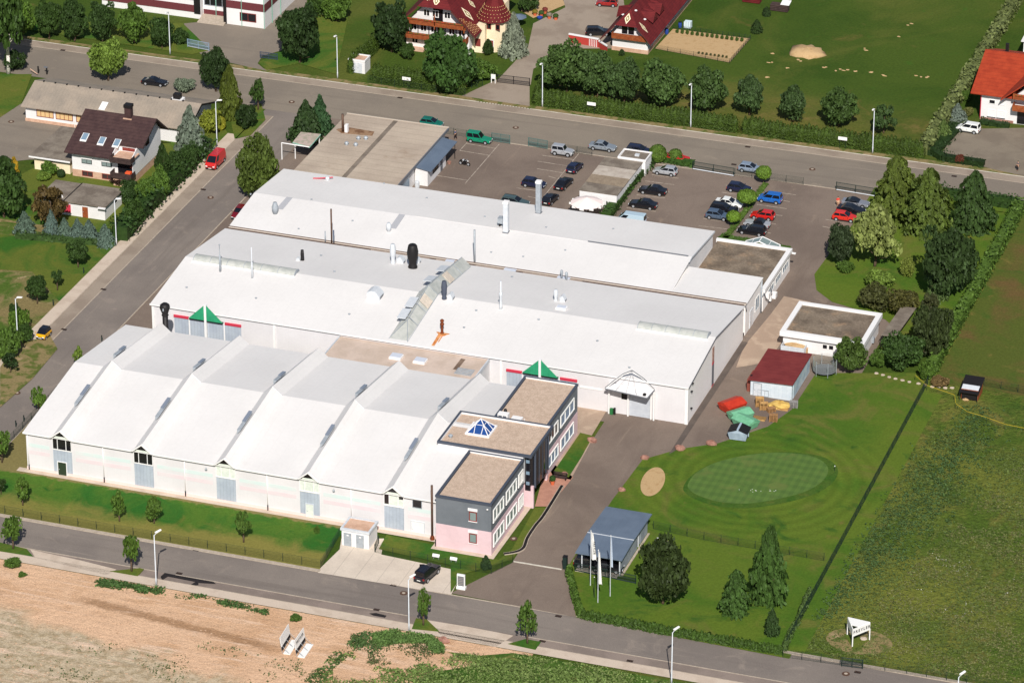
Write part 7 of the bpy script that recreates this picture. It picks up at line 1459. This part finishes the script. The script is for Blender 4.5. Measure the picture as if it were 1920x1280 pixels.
part(sg, 'board', M_WHITEP, f); part(sg, 'post', M_WHITEP, lambda b: [b.tube(p, p+V((0, 0, zb0+.1)), .085, .085, 8) for p in (A, B_, C_)])
d = (C_-A).normalized(); n = d.cross(V((0, 0, 1))); text(sg, 'FREYLER', .62, frame_m((A+C_)/2+n*.09+V((0, 0, 2.22)), d, n), M_INK)
part(sg, 'stone_base', M_KERB, lambda b: b.rock((A+(C_-A)*.72+V((-.3, .6, .15))), (.5, .4, .25), 6)); part(sg, 'grass_edge', M_LAWN, lambda b: b.prism([A+(A-B_)*.25, C_+(C_-A)*.1, B_+(B_-C_)*.15], .05, .16))
struct(sheet('dry_lawn', [(71.2+4.4*math.cos(t), -67.6+3.2*math.sin(t)) for t in [2*PI*i/24 for i in range(24)]], .09, M_VERGE))
for q0, q1, txt, l in (((529, 1226), (545, 1200), '', 'left blank white tilted advertising board on the bare earth'), ((556, 1232), (573, 1207), 'FREYLER', 'right white tilted advertising board with black lettering on the bare earth')):
    p, q = at(*q0), at(*q1); d = (q-p).normalized(); n = d.cross(V((0, 0, 1))); L = (q-p).length; o = thing('advertising_board', l, 'sign board', p, 'boards on the bare earth')
    up = (V((0, 0, 1))-n*.12).normalized(); b0 = p+V((0, 0, .75))
    part(o, 'board', M_WHITEP, lambda b: b.ext([b0+up*.35, b0+d*L+up*.35, b0+d*L+up*1.75, b0+up*1.75], -n*.06)); part(o, 'lower_band', M_INK, lambda b: b.ext([b0-up*.1, b0+d*L-up*.1, b0+d*L+up*.345, b0+up*.345], -n*.06))
    part(o, 'strut', M_STEEL, lambda b: [(b.tube(p+d*u, p+d*u+up*2.4-n*.08, .035, .035, 5), b.tube(p+d*u+n*1.1, p+d*u+up*1.4-n*.04, .03, .03, 5)) for u in (.15, L*.5, L-.15)]); part(o, 'foot_plate', M_WHITEP, lambda b: b.ext([p+n*.15+V((0, 0, .08)), p+d*L+n*.15+V((0, 0, .08)), p+d*L+n*1.1+V((0, 0, .08)), p+n*1.1+V((0, 0, .08))], (0, 0, .1)))
    if txt: text(o, txt, .56, frame_m(b0+d*L*.5+up*1.1+n*.012, d, up.cross(d)*-1 if up.cross(d).dot(n) < 0 else up.cross(d)), M_INK)
for (x, y), l in (((762, 148), 'small blank white sign on the thuja hedge left of the driveway'), ((1109, 195), 'small blank white sign on the thuja hedge between two street lamps'), ((1580, 260), 'small blank white sign on the thuja hedge near its right end')):
    p = at(x, y, .8); yy = p.y-.15 if x > 1000 else p.y-.3; p = aty(x, y, 84.15 if x > 1000 else at(x, y+18).y); o = thing('hedge_sign', l, 'sign', (p.x, p.y, 0), 'white signs along the top road'); part(o, 'plate', M_WHITEP, lambda b: b.box(p.x-.75, p.x+.75, p.y-.03, p.y+.03, p.z-.28, p.z+.28)); part(o, 'stake', M_DFENCE, lambda b: [b.tube((p.x+u, p.y+.05, 0), (p.x+u, p.y+.05, p.z+.2), .025, .025, 5) for u in (-.5, .5)])
p = at(925, 157); o = thing('driveway_sign', 'white upright sign frame at the chalet driveway', 'sign', p); part(o, 'panel', M_WHITEP, lambda b: (b.box(p.x-.4, p.x+.4, p.y-.05, p.y+.05, .9, 1.7), b.box(p.x-.4, p.x-.28, p.y-.05, p.y+.05, 0, .9), b.box(p.x+.28, p.x+.4, p.y-.05, p.y+.05, 0, .9)))
p = at(864, 1104); o = thing('information_stand', 'white information stand with a dark panel at the forecourt corner', 'sign', p); part(o, 'stand', M_WHITEP, lambda b: (b.box(p.x-.5, p.x+.6, p.y-.12, p.y+.12, .45, 2.3), b.box(p.x-.55, p.x+.7, p.y-.3, p.y+.3, .1, .45))); part(o, 'dark_panel', M_GREYTRIM, lambda b: b.box(p.x-.38, p.x+.48, p.y-.16, p.y-.11, .6, 2.05)); part(o, 'panel_line', M_KERB, lambda b: [b.box(p.x-.3, p.x+.4, p.y-.172, p.y-.155, z, z+.05) for z in (.8, 1.05, 1.3, 1.55, 1.8)])
for x0, y0, yt, yf, l, fl in ((1107, 1098, 992, 1046, 'flagpole with a long white hanging flag in front of the carport roof', 1), (1121, 1130, 1028, 1092, 'shorter flagpole with a pale furled flag', .6), (1144, 1118, 1001, 1060, 'flagpole with a slim pale blue furled flag', .35), (1114, 1120, 1080, 1098, 'low dark flagpole stump beside the pale furled flag', 0)):
    p = at(x0, y0); h = hgt(x0, y0, yt); o = thing('flagpole', l, 'flagpole', p, 'flagpoles on the lower lawn'); part(o, 'pole', M_LSTEEL if fl else M_DFENCE, lambda b: b.tube(p, p+V((0, 0, h)), .06, .035, 8)); part(o, 'finial', M_WHITEP, lambda b: b.rock((p.x, p.y, h), (.07, .07, .07), 1))
    if fl:
        z1 = h-.15; z0 = h-(yf-yt)/(scale(p)*math.cos(PITCH)); R = random.Random(x0)
        def f(b):
            n = 9; m = 8; vs = []
            for j in range(m+1):
                t = j/m; z = z1+(z0-z1)*t; w = fl*(.25+.65*t)
                for i in range(n+1): u = i/n; vs.append((p.x+.05+u*w, p.y+.14*math.sin(u*9+t*2)*fl, z-.12*u*(1-t)-.1*u))
            for j in range(m): b.add([], []); 
            b.add(vs, [(j*(n+1)+i, j*(n+1)+i+1, (j+1)*(n+1)+i+1, (j+1)*(n+1)+i) for j in range(m) for i in range(n)])
        part(o, 'flag', mat('pale_blue_flag', S(196, 206, 220), fine=.03) if fl < .5 else M_WHITEP, f)
        if fl == 1: text(o, 'FREYLER', .42, frame_m((p.x+.55, p.y-.17, (z0+z1)/2-.2), (0, 0, -1), (0, -1, 0)), M_INK, ext=.01)
# ---------------------------------------------------------------- yard things
def skip(x, y, l, w, d, h, rz, m, cat, name, grp, lids=None, open_=False):
    p = at(x, y, h*.5); o = thing(name, l, cat, (p.x, p.y, .08), grp, math.radians(rz), True)
    part(o, 'tub', m, lambda b: b.add([(-w*.4, -d*.42, .12), (w*.4, -d*.42, .12), (w*.4, d*.42, .12), (-w*.4, d*.42, .12), (-w*.5, -d*.5, h*.7), (w*.5, -d*.5, h*.7), (w*.5, d*.5, h*.7), (-w*.5, d*.5, h*.7)], [(3, 2, 1, 0), (0, 1, 5, 4), (1, 2, 6, 5), (2, 3, 7, 6), (3, 0, 4, 7), (4, 5, 6, 7)]))
    part(o, 'lid', lids or m, lambda b: (b.ext([(-w*.51, -d*.51, h*.72), (-w*.04, -d*.51, h), (-w*.04, d*.51, h), (-w*.51, d*.51, h*.72)], (0, 0, .07)), b.ext([(w*.04, -d*.51, h), (w*.51, -d*.51, h*.72), (w*.51, d*.51, h*.72), (w*.04, d*.51, h)], (0, 0, .07))))
    part(o, 'gable_end', m, lambda b: [b.ext([(-w*.49, s*d*.49, h*.7), (w*.49, s*d*.49, h*.7), (0, s*d*.49, h*.98)], (0, s*.05, 0)) for s in (-1, 1)])
    part(o, 'ridge_bar', m, lambda b: b.box(-w*.05, w*.05, -d*.5, d*.5, h*.98, h*1.04)); part(o, 'skid', M_BLACK, lambda b: [b.box(u-.08, u+.08, -d*.4, d*.4, 0, .13) for u in (-w*.3, w*.3)])
    part(o, 'lug', m, lambda b: [b.box(s*w*.5-.06, s*w*.5+.06, -d*.2, -d*.1, h*.35, h*.6) for s in (-1, 1)]); return o
M_SRED = mat('skip_red', S(190, 58, 36), S(174, 48, 32), s=1.5, fine=.06, rough=.5, co='O'); M_SGRN = mat('skip_green', S(118, 178, 142), S(104, 164, 128), s=1.5, fine=.06, rough=.5, co='O'); M_SGRY = mat('skip_grey', S(168, 182, 196), S(150, 164, 180), s=1.5, fine=.06, rough=.5, co='O')
g = 'skips by the red-roofed shed'
skip(1373, 760, 'orange-red lidded skip at the top of the group', 2.6, 3.4, 1.55, -34, M_SRED, 'skip', 'skip_container', g); skip(1388, 778, 'pale green lidded skip next to the orange-red one', 2.4, 3.2, 1.5, -38, M_SGRN, 'skip', 'skip_container', g)
skip(1398, 791, 'pale green lidded skip in front of the other green one', 2.4, 3.4, 1.5, 62, M_SGRN, 'skip', 'skip_container', g); skip(1386, 811, 'grey skip with two black lids at the lawn edge', 2.9, 2.3, 1.8, 3, M_SGRY, 'skip', 'skip_container', g, M_BLACK)
def pallets(x, y, l, n, rz, m=None):
    p = at(x, y); o = thing('pallet_stack', l, 'pallet stack', (p.x, p.y, .08), 'pallet stacks by the red-roofed shed', math.radians(rz), True)
    for i in range(n): part(o, 'pallet', m or M_PALLET, lambda b: [b.box(-.6, .6, v-.07, v+.07, i*.16+.1, i*.16+.13) for v in (-.34, -.17, 0, .17, .34)]+[b.box(u-.05, u+.05, -.4, .4, i*.16, i*.16+.1) for u in (-.53, 0, .53)])
    return o
pallets(1424, 762, 'tall stack of yellow wooden pallets under the shed wall', 9, 20); pallets(1432, 768, 'second pallet stack right behind the tall one', 7, 15); pallets(1450, 790, 'lower brown pallet stack nearest the lawn', 7, 10, mat('brown_pallet_wood', S(170, 128, 84), S(140, 104, 70), s=3, fine=.15)); pallets(1446, 772, 'short brownish pallet stack beside the yellow tarpaulin', 4, 40, bpy.data.materials['brown_pallet_wood']); pallets(1488, 764, 'grey weathered pallet stack at the shed corner', 6, 10, mat('grey_pallet_wood', S(150, 146, 142), S(128, 124, 122), s=3, fine=.12))
p = at(1462, 764); o = thing('covered_heap', 'low heap under a tan-yellow tarpaulin between the pallets', 'heap', (p.x, p.y, .08)); part(o, 'tarpaulin', mat('tan_tarpaulin', S(206, 172, 96), S(186, 150, 78), s=1.5, fine=.1), lambda b: b.rock((p.x, p.y, .4), (1.7, 1.1, .6), 9)); part(o, 'base', M_PALLET, lambda b: b.box(p.x-1.4, p.x+1.4, p.y-.9, p.y+.9, .05, .25))
p = at(1424, 785, .1); o = thing('timber_pile', 'flat pile of pale boards in front of the pallets', 'timber', (p.x, p.y, .08)); part(o, 'board', M_PALLET, lambda b: [b.box(p.x-.9, p.x+.9, p.y-.5+i*.26, p.y-.28+i*.26, .08, .3) for i in range(4)])
p = at(1432, 742); o = thing('pallet_cage', 'grey wire cage against the shed wall', 'cage', (p.x, p.y, .08)); part(o, 'cage', M_STEEL, lambda b: [b.tube((p.x-.8+u*1.6, p.y+v, 0), (p.x-.8+u*1.6, p.y+v, 1.1), .04, .04, 5) for u in (0, .33, .66, 1) for v in (-.4, .4)]+[b.box(p.x-.85, p.x+.85, p.y-.45, p.y+.45, 1.1, 1.18), b.box(p.x-.85, p.x+.85, p.y-.45, p.y+.45, .1, .2)])
p = at(1546, 700); o = thing('net_trampoline', 'round trampoline with a grey safety net beside the leafy tree', 'trampoline', (p.x, p.y, .08))
part(o, 'net', mat('grey_net', S(150, 156, 146), fine=.05), lambda b: [b.tube((p.x+1.75*math.cos(t), p.y+1.75*math.sin(t), .7), (p.x+1.75*math.cos(t), p.y+1.75*math.sin(t), 2.4), .014, .014, 3) for t in [2*PI*i/70 for i in range(70)]]+[b.path([(p.x+1.75*math.cos(t), p.y+1.75*math.sin(t), z) for t in [2*PI*i/20 for i in range(21)]], .014, 3) for z in (1.0, 1.3, 1.6, 1.9, 2.2, 2.4)])
part(o, 'mat', M_GREYTRIM, lambda b: b.lathe((p.x, p.y, .65), [(1.75, 0), (1.75, .06)], 20)); part(o, 'leg', M_STEEL, lambda b: [b.tube((p.x+1.75*math.cos(t), p.y+1.75*math.sin(t), 0), (p.x+1.75*math.cos(t), p.y+1.75*math.sin(t), 2.5), .04, .04, 5) for t in [2*PI*i/6 for i in range(6)]])
for x, y, l in ((1494, 656, 'tan crate beside the flat building wall, left of the pair'), (1508, 661, 'tan crate beside the flat building wall, right of the pair')):
    p = at(x, y); o = thing('crate', l, 'crate', (p.x, p.y, .08), 'tan crates at the flat building'); part(o, 'box', M_PALLET, lambda b: b.box(p.x-.55, p.x+.55, p.y-.4, p.y+.4, .1, .9)); part(o, 'lid', W_BRICK, lambda b: b.box(p.x-.6, p.x+.6, p.y-.45, p.y+.45, .9, .98))
g = 'red sandstone boulders along the drive'
for i, (x, y, r, l) in enumerate(((1110, 828, 1.0, 'red boulder at the tip of the grass strip by the office'), (1209, 860, .85, 'red boulder at the left corner of the golf lawn'), (1275, 843, 1.0, 'red boulder on the lawn edge, left of two'), (1334, 834, 1.1, 'red boulder on the lawn edge, right of two'), (1166, 920, .75, 'red boulder beside the drive opposite the bunker'), (1059, 889, .6, 'upright red stone behind the bench'), (832, 1203, 1.0, 'pink stone block at the weed corner below a tree island'))):
    p = at(x, y); b = MB(); r *= .8; b.rock((p.x, p.y, r*.3), (r, r*.7, r*.62), i+20, 9); tag(b.build('boulder', M_REDSTONE), l, 'boulder', g)
p = at(1050, 899); o = thing('bench', 'dark timber bench facing the entrance paving', 'bench', (p.x, p.y, .1)); part(o, 'seat', W_DWOOD, lambda b: [b.box(p.x-1.0, p.x+1.0, p.y-.25+i*.13, p.y-.15+i*.13, .5, .55) for i in range(4)]); part(o, 'backrest', W_DWOOD, lambda b: [b.box(p.x-1.0, p.x+1.0, p.y+.28, p.y+.33, .65+i*.15, .75+i*.15) for i in range(3)])
for s in (-1, 1): part(o, 'leg', M_BLACK, lambda b: (b.box(p.x+s*.85-.05, p.x+s*.85+.05, p.y-.25, p.y+.3, .1, .5), b.box(p.x+s*.85-.05, p.x+s*.85+.05, p.y+.24, p.y+.3, .5, 1.1)))
p = at(1036, 909); o = thing('plant_pot', 'orange plant pot with a round green shrub left of the bench', 'plant pot', (p.x, p.y, .1), None, 0, True); part(o, 'pot', mat('terracotta', S(206, 104, 66), fine=.06), lambda b: b.lathe((0, 0, 0), [(.22, 0), (.34, .6), (.36, .62), (.3, .62)], 10)); c = link('plant', CR['ball'][0], o, (0, 0, .55), (0, 0, 0), (.45, .45, .85)); c.color = (.04, .09, .02, 1)
for i, (x, y) in enumerate(((817, 1050), (850, 1056))):
    p = at(x, y); o = thing('lawn_plate', ['white ground plate on the lawn behind the black car, left one', 'white ground plate on the lawn behind the black car, right one'][i], 'sign', (p.x, p.y, .1), 'white plates on the office lawn'); part(o, 'plate', M_WHITEP, lambda b: b.ext([(p.x-.5, p.y, .5), (p.x+.5, p.y, .5), (p.x+.5, p.y+.2, .85), (p.x-.5, p.y+.2, .85)], (0, 0, .05))); part(o, 'stake', M_STEEL, lambda b: [b.tube((p.x+s*.35, p.y+.1, 0), (p.x+s*.35, p.y+.1, .65), .025, .025, 5) for s in (-1, 1)])
def cover(x, y, l, r=.52, m=None, mid=True):
    p = at(x, y); o = thing('manhole_cover', l, 'manhole', (p.x, p.y, 0), 'manhole covers in the roads'); part(o, 'ring', m or M_BROWNPIPE, lambda b: b.lathe((p.x, p.y, .03), [(r, 0), (r, .06)], 16))
    if mid: part(o, 'lid', M_KERB, lambda b: b.lathe((p.x, p.y, .03), [(r*.45, 0), (r*.45, .075)], 14))
for x, y, l in ((395, 371, 'round manhole cover in the left road below the red van'), (547, 192, 'round manhole cover in the road junction'), (967, 240, 'round manhole cover in the top road above the teal gate'), (1523, 318, 'round manhole cover in the top road right of the light blue car'), (32, 737, 'round manhole cover at the lower left road'), (757, 1112, 'round manhole cover in the bottom road below the forecourt'), (1586, 1263, 'round manhole cover in the bottom road below the field gate'), (21, 309-80, 'round manhole cover in the left house court'), (963, 1010, 'pale round manhole cover in the office grass strip')): cover(x, y, l)
def drain(x, y, l):
    p = at(x, y); o = thing('drain_grate', l, 'drain', (p.x, p.y, 0), 'drain grates along the kerbs'); part(o, 'grate', M_BLACK, lambda b: b.box(p.x-.42, p.x+.42, p.y-.24, p.y+.24, .03, .085)); part(o, 'slot', M_BROWNPIPE, lambda b: [b.box(p.x-.34+i*.2, p.x-.26+i*.2, p.y-.18, p.y+.18, .085, .095) for i in range(4)])
for x, y, l in ((368, 1031, 'drain grate at the upper kerb of the bottom road, by the front lawn'), (738, 1097, 'drain grate beside the forecourt corner'), (706, 1143, 'drain grate in the lower kerb line left of the middle lamp'), (1047, 1155, 'drain grate at the mouth of the factory drive'), (1017, 1202, 'drain grate at the tree island below the drive'), (1181, 1239, 'drain grate in the lower parking lane'), (1608, 1260, 'drain grate beside the field gate'), (336, 1075, 'drain grate at the black wet stain'), (194, 543, 'drain grate halfway down the left road line'), (120, 618, 'drain grate right of the yellow car'), (381, 356, 'drain grate below the red van'), (118, 95, 'drain grate on the top left road'), (750, 184, 'drain grate in the footway left of the driveway'), (1402, 276, 'drain grate on the top road right of a street lamp'), (1376, 309, 'drain grate beside the light blue-grey car'), (1789, 331, 'drain grate on the top road near the right court')): drain(x, y, l)
# golf bits, stepping stones, hen house
R = random.Random(5); b = MB()
sp = [(1643, 701), (1655, 704), (1667, 708), (1679, 711), (1692, 714), (1705, 717), (1722, 720), (1735, 723), (1748, 726), (1760, 726), (1772, 728), (1785, 728)]
for i, q in enumerate(sp):
    p = at(*q); b = MB(); b.prism([(p.x+.34*math.cos(t)*R.uniform(.8, 1.1), p.y+.3*math.sin(t)*R.uniform(.8, 1.1)) for t in [2*PI*k/6+i for k in range(6)]], .05, .17); tag(b.build('stepping_stone', M_PAVE), 'pale stepping stone in the curved row leading to the hen house', 'stepping stone', 'stepping stones to the hen house')
hh = thing('hen_house', 'dark-roofed wooden hen house with an orange plank side', 'hen house', at(1815, 752))
a = at(1799, 750); part(hh, 'wall', W_WOOD, lambda b: b.box(a.x+.1, a.x+2.6, a.y+.4, a.y+3.4, .1, 1.7)); part(hh, 'roof', M_BLACK, lambda b: b.exX([(a.y-.2, 1.5), (a.y+3.7, 2.4), (a.y+3.7, 2.3), (a.y-.2, 1.38)], a.x-.1, a.x+2.8)); part(hh, 'roof_panel', M_LSTEEL, lambda b: b.ext([(a.x+.1, a.y+.5, 1.7), (a.x+2.6, a.y+.5, 1.7), (a.x+2.6, a.y+1.5, 1.93), (a.x+.1, a.y+1.5, 1.93)], (0, 0, .05))); part(hh, 'run_post', M_DFENCE, lambda b: [b.tube((x, y, 0), (x, y, 1.5), .05, .05, 5) for x, y in ((a.x, a.y-.1), (a.x+2.6, a.y-.1))]); part(hh, 'opening', M_BLACK, lambda b: b.box(a.x+.2, a.x+2.5, a.y+.32, a.y+.38, .15, 1.4)); part(hh, 'straw', M_SAND, lambda b: b.rock((a.x+.9, a.y+.1, .2), (.5, .3, .2), 8))
yl = thing('rope_fence', 'yellow tape fence curving round the hen house', 'fence', at(1790, 752)); Y_ = [at(*q, .95) for q in ((1716, 703), (1738, 722), (1790, 740), (1792, 756), (1815, 772), (1850, 782), (1885, 795), (1930, 804))]
part(yl, 'tape', mat('yellow_tape', S(222, 190, 50), fine=.05), lambda b: b.path(Y_, .022, 5)); [part(yl, 'stake', M_DFENCE, lambda b: b.tube((q.x, q.y, 0), (q.x, q.y, 1.05), .025, .025, 5)) for q in Y_]
shrub('shrub', 1762, 722, 708, 40, 'dry earth mound with weeds beside the stepping stones', (.1, .08, .04), cat='mound', name='earth_mound')
p = at(1234, 1016); o = thing('ground_lamp', 'small white lamp box on the lawn above the big dark tree', 'lamp', (p.x, p.y, .1)); part(o, 'box', M_WHITEP, lambda b: b.box(p.x-.25, p.x+.1, p.y-.2, p.y+.2, .1, .6)); part(o, 'arm', W_CREAM, lambda b: b.tube((p.x+.1, p.y, .25), (p.x+1.6, p.y+.3, .3), .04, .04, 5))
p = at(1565, 884); o = thing('putting_flag', 'short dark marker stick right of the putting green', 'marker', (p.x, p.y, .1)); part(o, 'stick', M_DFENCE, lambda b: b.tube(p, p+V((0, 0, .9)), .03, .03, 5)); part(o, 'tip', M_WHITEP, lambda b: b.rock((p.x, p.y, .9), (.07, .07, .09), 1))
b = MB()
for i in range(14):
    p = at(1395+R.uniform(-10, 80), 920+R.uniform(-6, 4)); b.rock((p.x, p.y, .16), (.045, .045, .045), i, 6)
o = b.build('golf_balls', M_WHITEP); o['kind'] = 'stuff'
# umbrella / awning by the garages, earth heap, stones
p = at(1100, 404, 0); o = thing('parasol', 'pale pink scalloped parasol beside the garages at the white roof edge', 'parasol', (p.x, p.y, 0))
part(o, 'canopy', mat('pale_pink_canvas', S(240, 222, 216), fine=.03), lambda b: b.lathe((p.x, p.y, 2.2), [(2.6, 0), (2.65, .05), (1.4, .55), (.08, .95)], 10)); part(o, 'valance', mat('white_canvas', S(240, 236, 232), fine=.03), lambda b: [b.box(p.x+2.45*math.cos(t)-.35, p.x+2.45*math.cos(t)+.35, p.y+2.45*math.sin(t)-.1, p.y+2.45*math.sin(t)+.1, 1.95, 2.24) for t in [2*PI*i/10+.3 for i in range(10)]]); part(o, 'pole', M_STEEL, lambda b: b.tube(p, p+V((0, 0, 3.1)), .04, .04, 6))
p = at(1513, 99); o = thing('earth_heap', 'sandy earth heap in the upper field', 'heap', (p.x, p.y, 0)); part(o, 'heap', M_SAND, lambda b: b.rock((p.x, p.y, -.1), (3.3, 3.0, 1.1), 12, 16), True)
R = random.Random(9); b = MB()
for x, y in ((1448, 118), (1474, 128), (1500, 114), (1550, 128), (1570, 132), (1588, 133), (1610, 136), (1633, 137), (1662, 141), (1724, 143), (1736, 146), (1438, 147), (1455, 100), (1706, 46), (1680, 70), (1628, 93)):
    for k in range(2): p = at(x+R.uniform(-7, 7), y+R.uniform(-2, 2)); b.rock((p.x, p.y, .02), (R.uniform(.15, .45), R.uniform(.12, .3), .09), k, 7)
o = b.build('clods', M_SAND); o['kind'] = 'stuff'
g = 'seedling rows in the vegetable bed'
for i in range(14):
    q = (1270+i*9.3, 60+i*1.25); shrub('shrub', q[0], q[1]+3, q[1]-5, 7, 'small green plant in the row along the far edge of the vegetable bed', (.04, .08, .02), cat='plant', name='bed_plant', group=g)
for i in range(8): q = (1310+i*7.5, 100+i*1.1); shrub('shrub', q[0], q[1]+2, q[1]-2, 5, 'tiny seedling in the near row of the vegetable bed', (.05, .06, .03), cat='plant', name='bed_seedling', group='seedlings in the near row')
# things round the chalets
p = at(1290, 52); o = thing('water_tank', 'pale blue cube water tank beside the vegetable bed', 'tank', (p.x, p.y, 0)); part(o, 'tank', mat('pale_blue_plastic', S(206, 222, 226), fine=.04), lambda b: b.box(p.x-.6, p.x+.6, p.y-.5, p.y+.5, .15, 1.2)); part(o, 'cage', M_STEEL, lambda b: [b.tube((p.x+s*.62, p.y-.52, 0), (p.x+s*.62, p.y-.52, 1.25), .04, .04, 5) for s in (-1, -.33, .33, 1)]+[b.box(p.x-.65, p.x+.65, p.y-.55, p.y+.55, .05, .14)])
for x, y, l in ((1275, 52, 'blue barrel left of the pale water tank'), (1250, 64, 'blue barrel at the chalet wall')): p = at(x, y); o = thing('barrel', l, 'barrel', (p.x, p.y, 0), 'blue barrels'); part(o, 'drum', mat('blue_plastic', S(36, 66, 140), fine=.05), lambda b: b.lathe((p.x, p.y, 0), [(.28, 0), (.33, .3), (.33, .7), (.28, 1.0)], 10)); part(o, 'lid', M_BLACK, lambda b: b.lathe((p.x, p.y, 1.0), [(.29, 0), (.29, .06)], 10))
p = at(1120, 92); o = thing('garden_wall', 'red and white walled garden terrace left of the second chalet', 'wall', (p.x, p.y, 0)); a = [at(1066, 80), at(1122, 90), at(1138, 100)]
part(o, 'wall', mat('red_painted_wall', S(176, 62, 54), fine=.06), lambda b: (b.ext([a[0], a[1], a[1]+V((0, 0, 1.5)), a[0]+V((0, 0, 1.5))], (0, .25, 0)), b.ext([a[1], a[2], a[2]+V((0, 0, 1.2)), a[1]+V((0, 0, 1.2))], (.0, .25, 0)))); part(o, 'coping', W_TRIM, lambda b: (b.ext([a[0]+V((0, -.1, 1.5)), a[1]+V((0, -.1, 1.5)), a[1]+V((0, .4, 1.5)), a[0]+V((0, .4, 1.5))], (0, 0, .15)), b.ext([a[1]+V((0, -.1, 1.2)), a[2]+V((0, -.1, 1.2)), a[2]+V((0, .4, 1.2)), a[1]+V((0, .4, 1.2))], (0, 0, .15)))); part(o, 'picket', W_TRIM, lambda b: [b.box(a[0].lerp(a[1], t).x-.05, a[0].lerp(a[1], t).x+.05, a[0].lerp(a[1], t).y-.06, a[0].lerp(a[1], t).y-.02, .1, 1.4) for t in (.7, .76, .82, .88, .94)])
R = random.Random(3)
for i, (x, y) in enumerate(((1003, 30), (1015, 32), (1030, 36), (1042, 38), (1022, 26))):
    p = at(x, y); o = thing('flower_pot', 'terracotta flower pot in the cluster on the chalet court', 'flower pot', (p.x, p.y, .05), 'flower pots on the chalet court', 0, True); part(o, 'pot', bpy.data.materials['terracotta'], lambda b: b.lathe((0, 0, 0), [(.25, 0), (.36, .5), (.38, .52), (.3, .52)], 9)); c = link('flowers', CR['ball'][i % 2], o, (0, 0, .45), (0, 0, i), (.5, .5, .7)); c.color = [(.25, .2, .03, 1), (.06, .11, .03, 1), (.3, .26, .2, 1), (.05, .1, .02, 1), (.22, .05, .04, 1)][i]
p = at(1012, 36); o = thing('basin', 'blue plastic basin among the flower pots', 'basin', (p.x, p.y, .05)); part(o, 'tub', bpy.data.materials['blue_plastic'], lambda b: b.lathe((p.x, p.y, .05), [(.4, 0), (.55, .35), (.5, .35), (.36, .06)], 12))
p = at(972, 30, 2.2); o = thing('sun_umbrella', 'grey-blue open sun umbrella beside the chalet tower', 'parasol', (p.x, p.y, 0)); part(o, 'canopy', W_BLUEROOF, lambda b: b.lathe((p.x, p.y, 2.0), [(1.5, 0), (1.5, .04), (.05, .5)], 8)); part(o, 'pole', M_STEEL, lambda b: b.tube((p.x, p.y, 0), (p.x, p.y, 2.5), .03, .03, 6))
for x, y, l, m in ((1462, 20, 'dark wood pile under a pale board at the top edge', W_DWOOD), (1410, 4, 'red tiled stack at the top edge of the field', W_REDTILE)):
    p = at(x, y); o = thing('wood_pile', l, 'pile', (p.x, p.y, 0)); part(o, 'stack', m, lambda b: [b.tube((p.x-1.6, p.y+v, z), (p.x+1.6, p.y+v, z), .16, .16, 6) for v in (-.6, -.3, 0, .3, .6) for z in (.2, .5, .8, 1.1)]); part(o, 'cover_board', W_TRIM if m == W_DWOOD else m, lambda b: b.ext([(p.x+.2, p.y-.5, 1.3), (p.x+1.8, p.y-.5, 1.3), (p.x+1.8, p.y+1.2, 1.6), (p.x+.2, p.y+1.2, 1.6)], (0, 0, .06)))
# small things in the left court and at the hall
p = at(88, 140); o = thing('barrier', 'pale wooden barrier with dark posts at the corner of the grey-roofed building', 'barrier', (p.x, p.y, 0)); part(o, 'post', M_BLACK, lambda b: [b.box(p.x+u-.1, p.x+u+.1, p.y-.1, p.y+.1, 0, 1.3) for u in (-1.6, 0)]); part(o, 'pole', W_BRICK, lambda b: b.tube((p.x-2.8, p.y-.6, .9), (p.x-1.2, p.y-1.2, .4), .07, .07, 6)); part(o, 'cap', M_GREYTRIM, lambda b: b.box(p.x-.5, p.x+.2, p.y-.2, p.y+.2, 1.3, 1.38))
for i, (x, y) in enumerate(((157, 513), (100, 573), (191, 640), (30, 800), (45, 790))):
    p = at(x, y); o = thing('bollard', ['dark bollard under the upper round street tree', 'dark bollard beside the lower round street tree', 'dark post at the hall side of the left road', 'thin post of the left fence near the hall corner', 'second thin post of the left fence near the hall corner'][i], 'bollard', (p.x, p.y, .05), 'dark posts along the left road'); part(o, 'shaft', M_DFENCE, lambda b: b.tube(p, p+V((0, 0, .95)), .09, .09, 8)); part(o, 'cap', M_BLACK, lambda b: b.lathe((p.x, p.y, .95), [(.1, 0), (.1, .05), (.04, .09)], 8))
p = at(1790, 640); 

# loose stones on the bare earth
R = random.Random(31); b = MB()
for i in range(900):
    p = at(R.uniform(-10, 700), R.uniform(1095, 1290))
    if p.y < -85.5: r = R.uniform(.05, .16); b.rock((p.x, p.y, .05), (r, r*.8, r*.6), i, 5)
o = b.build('rubble', mat('stones', G(214, 182, 152), G(170, 138, 112), s=3, fine=.2)); o['kind'] = 'stuff'
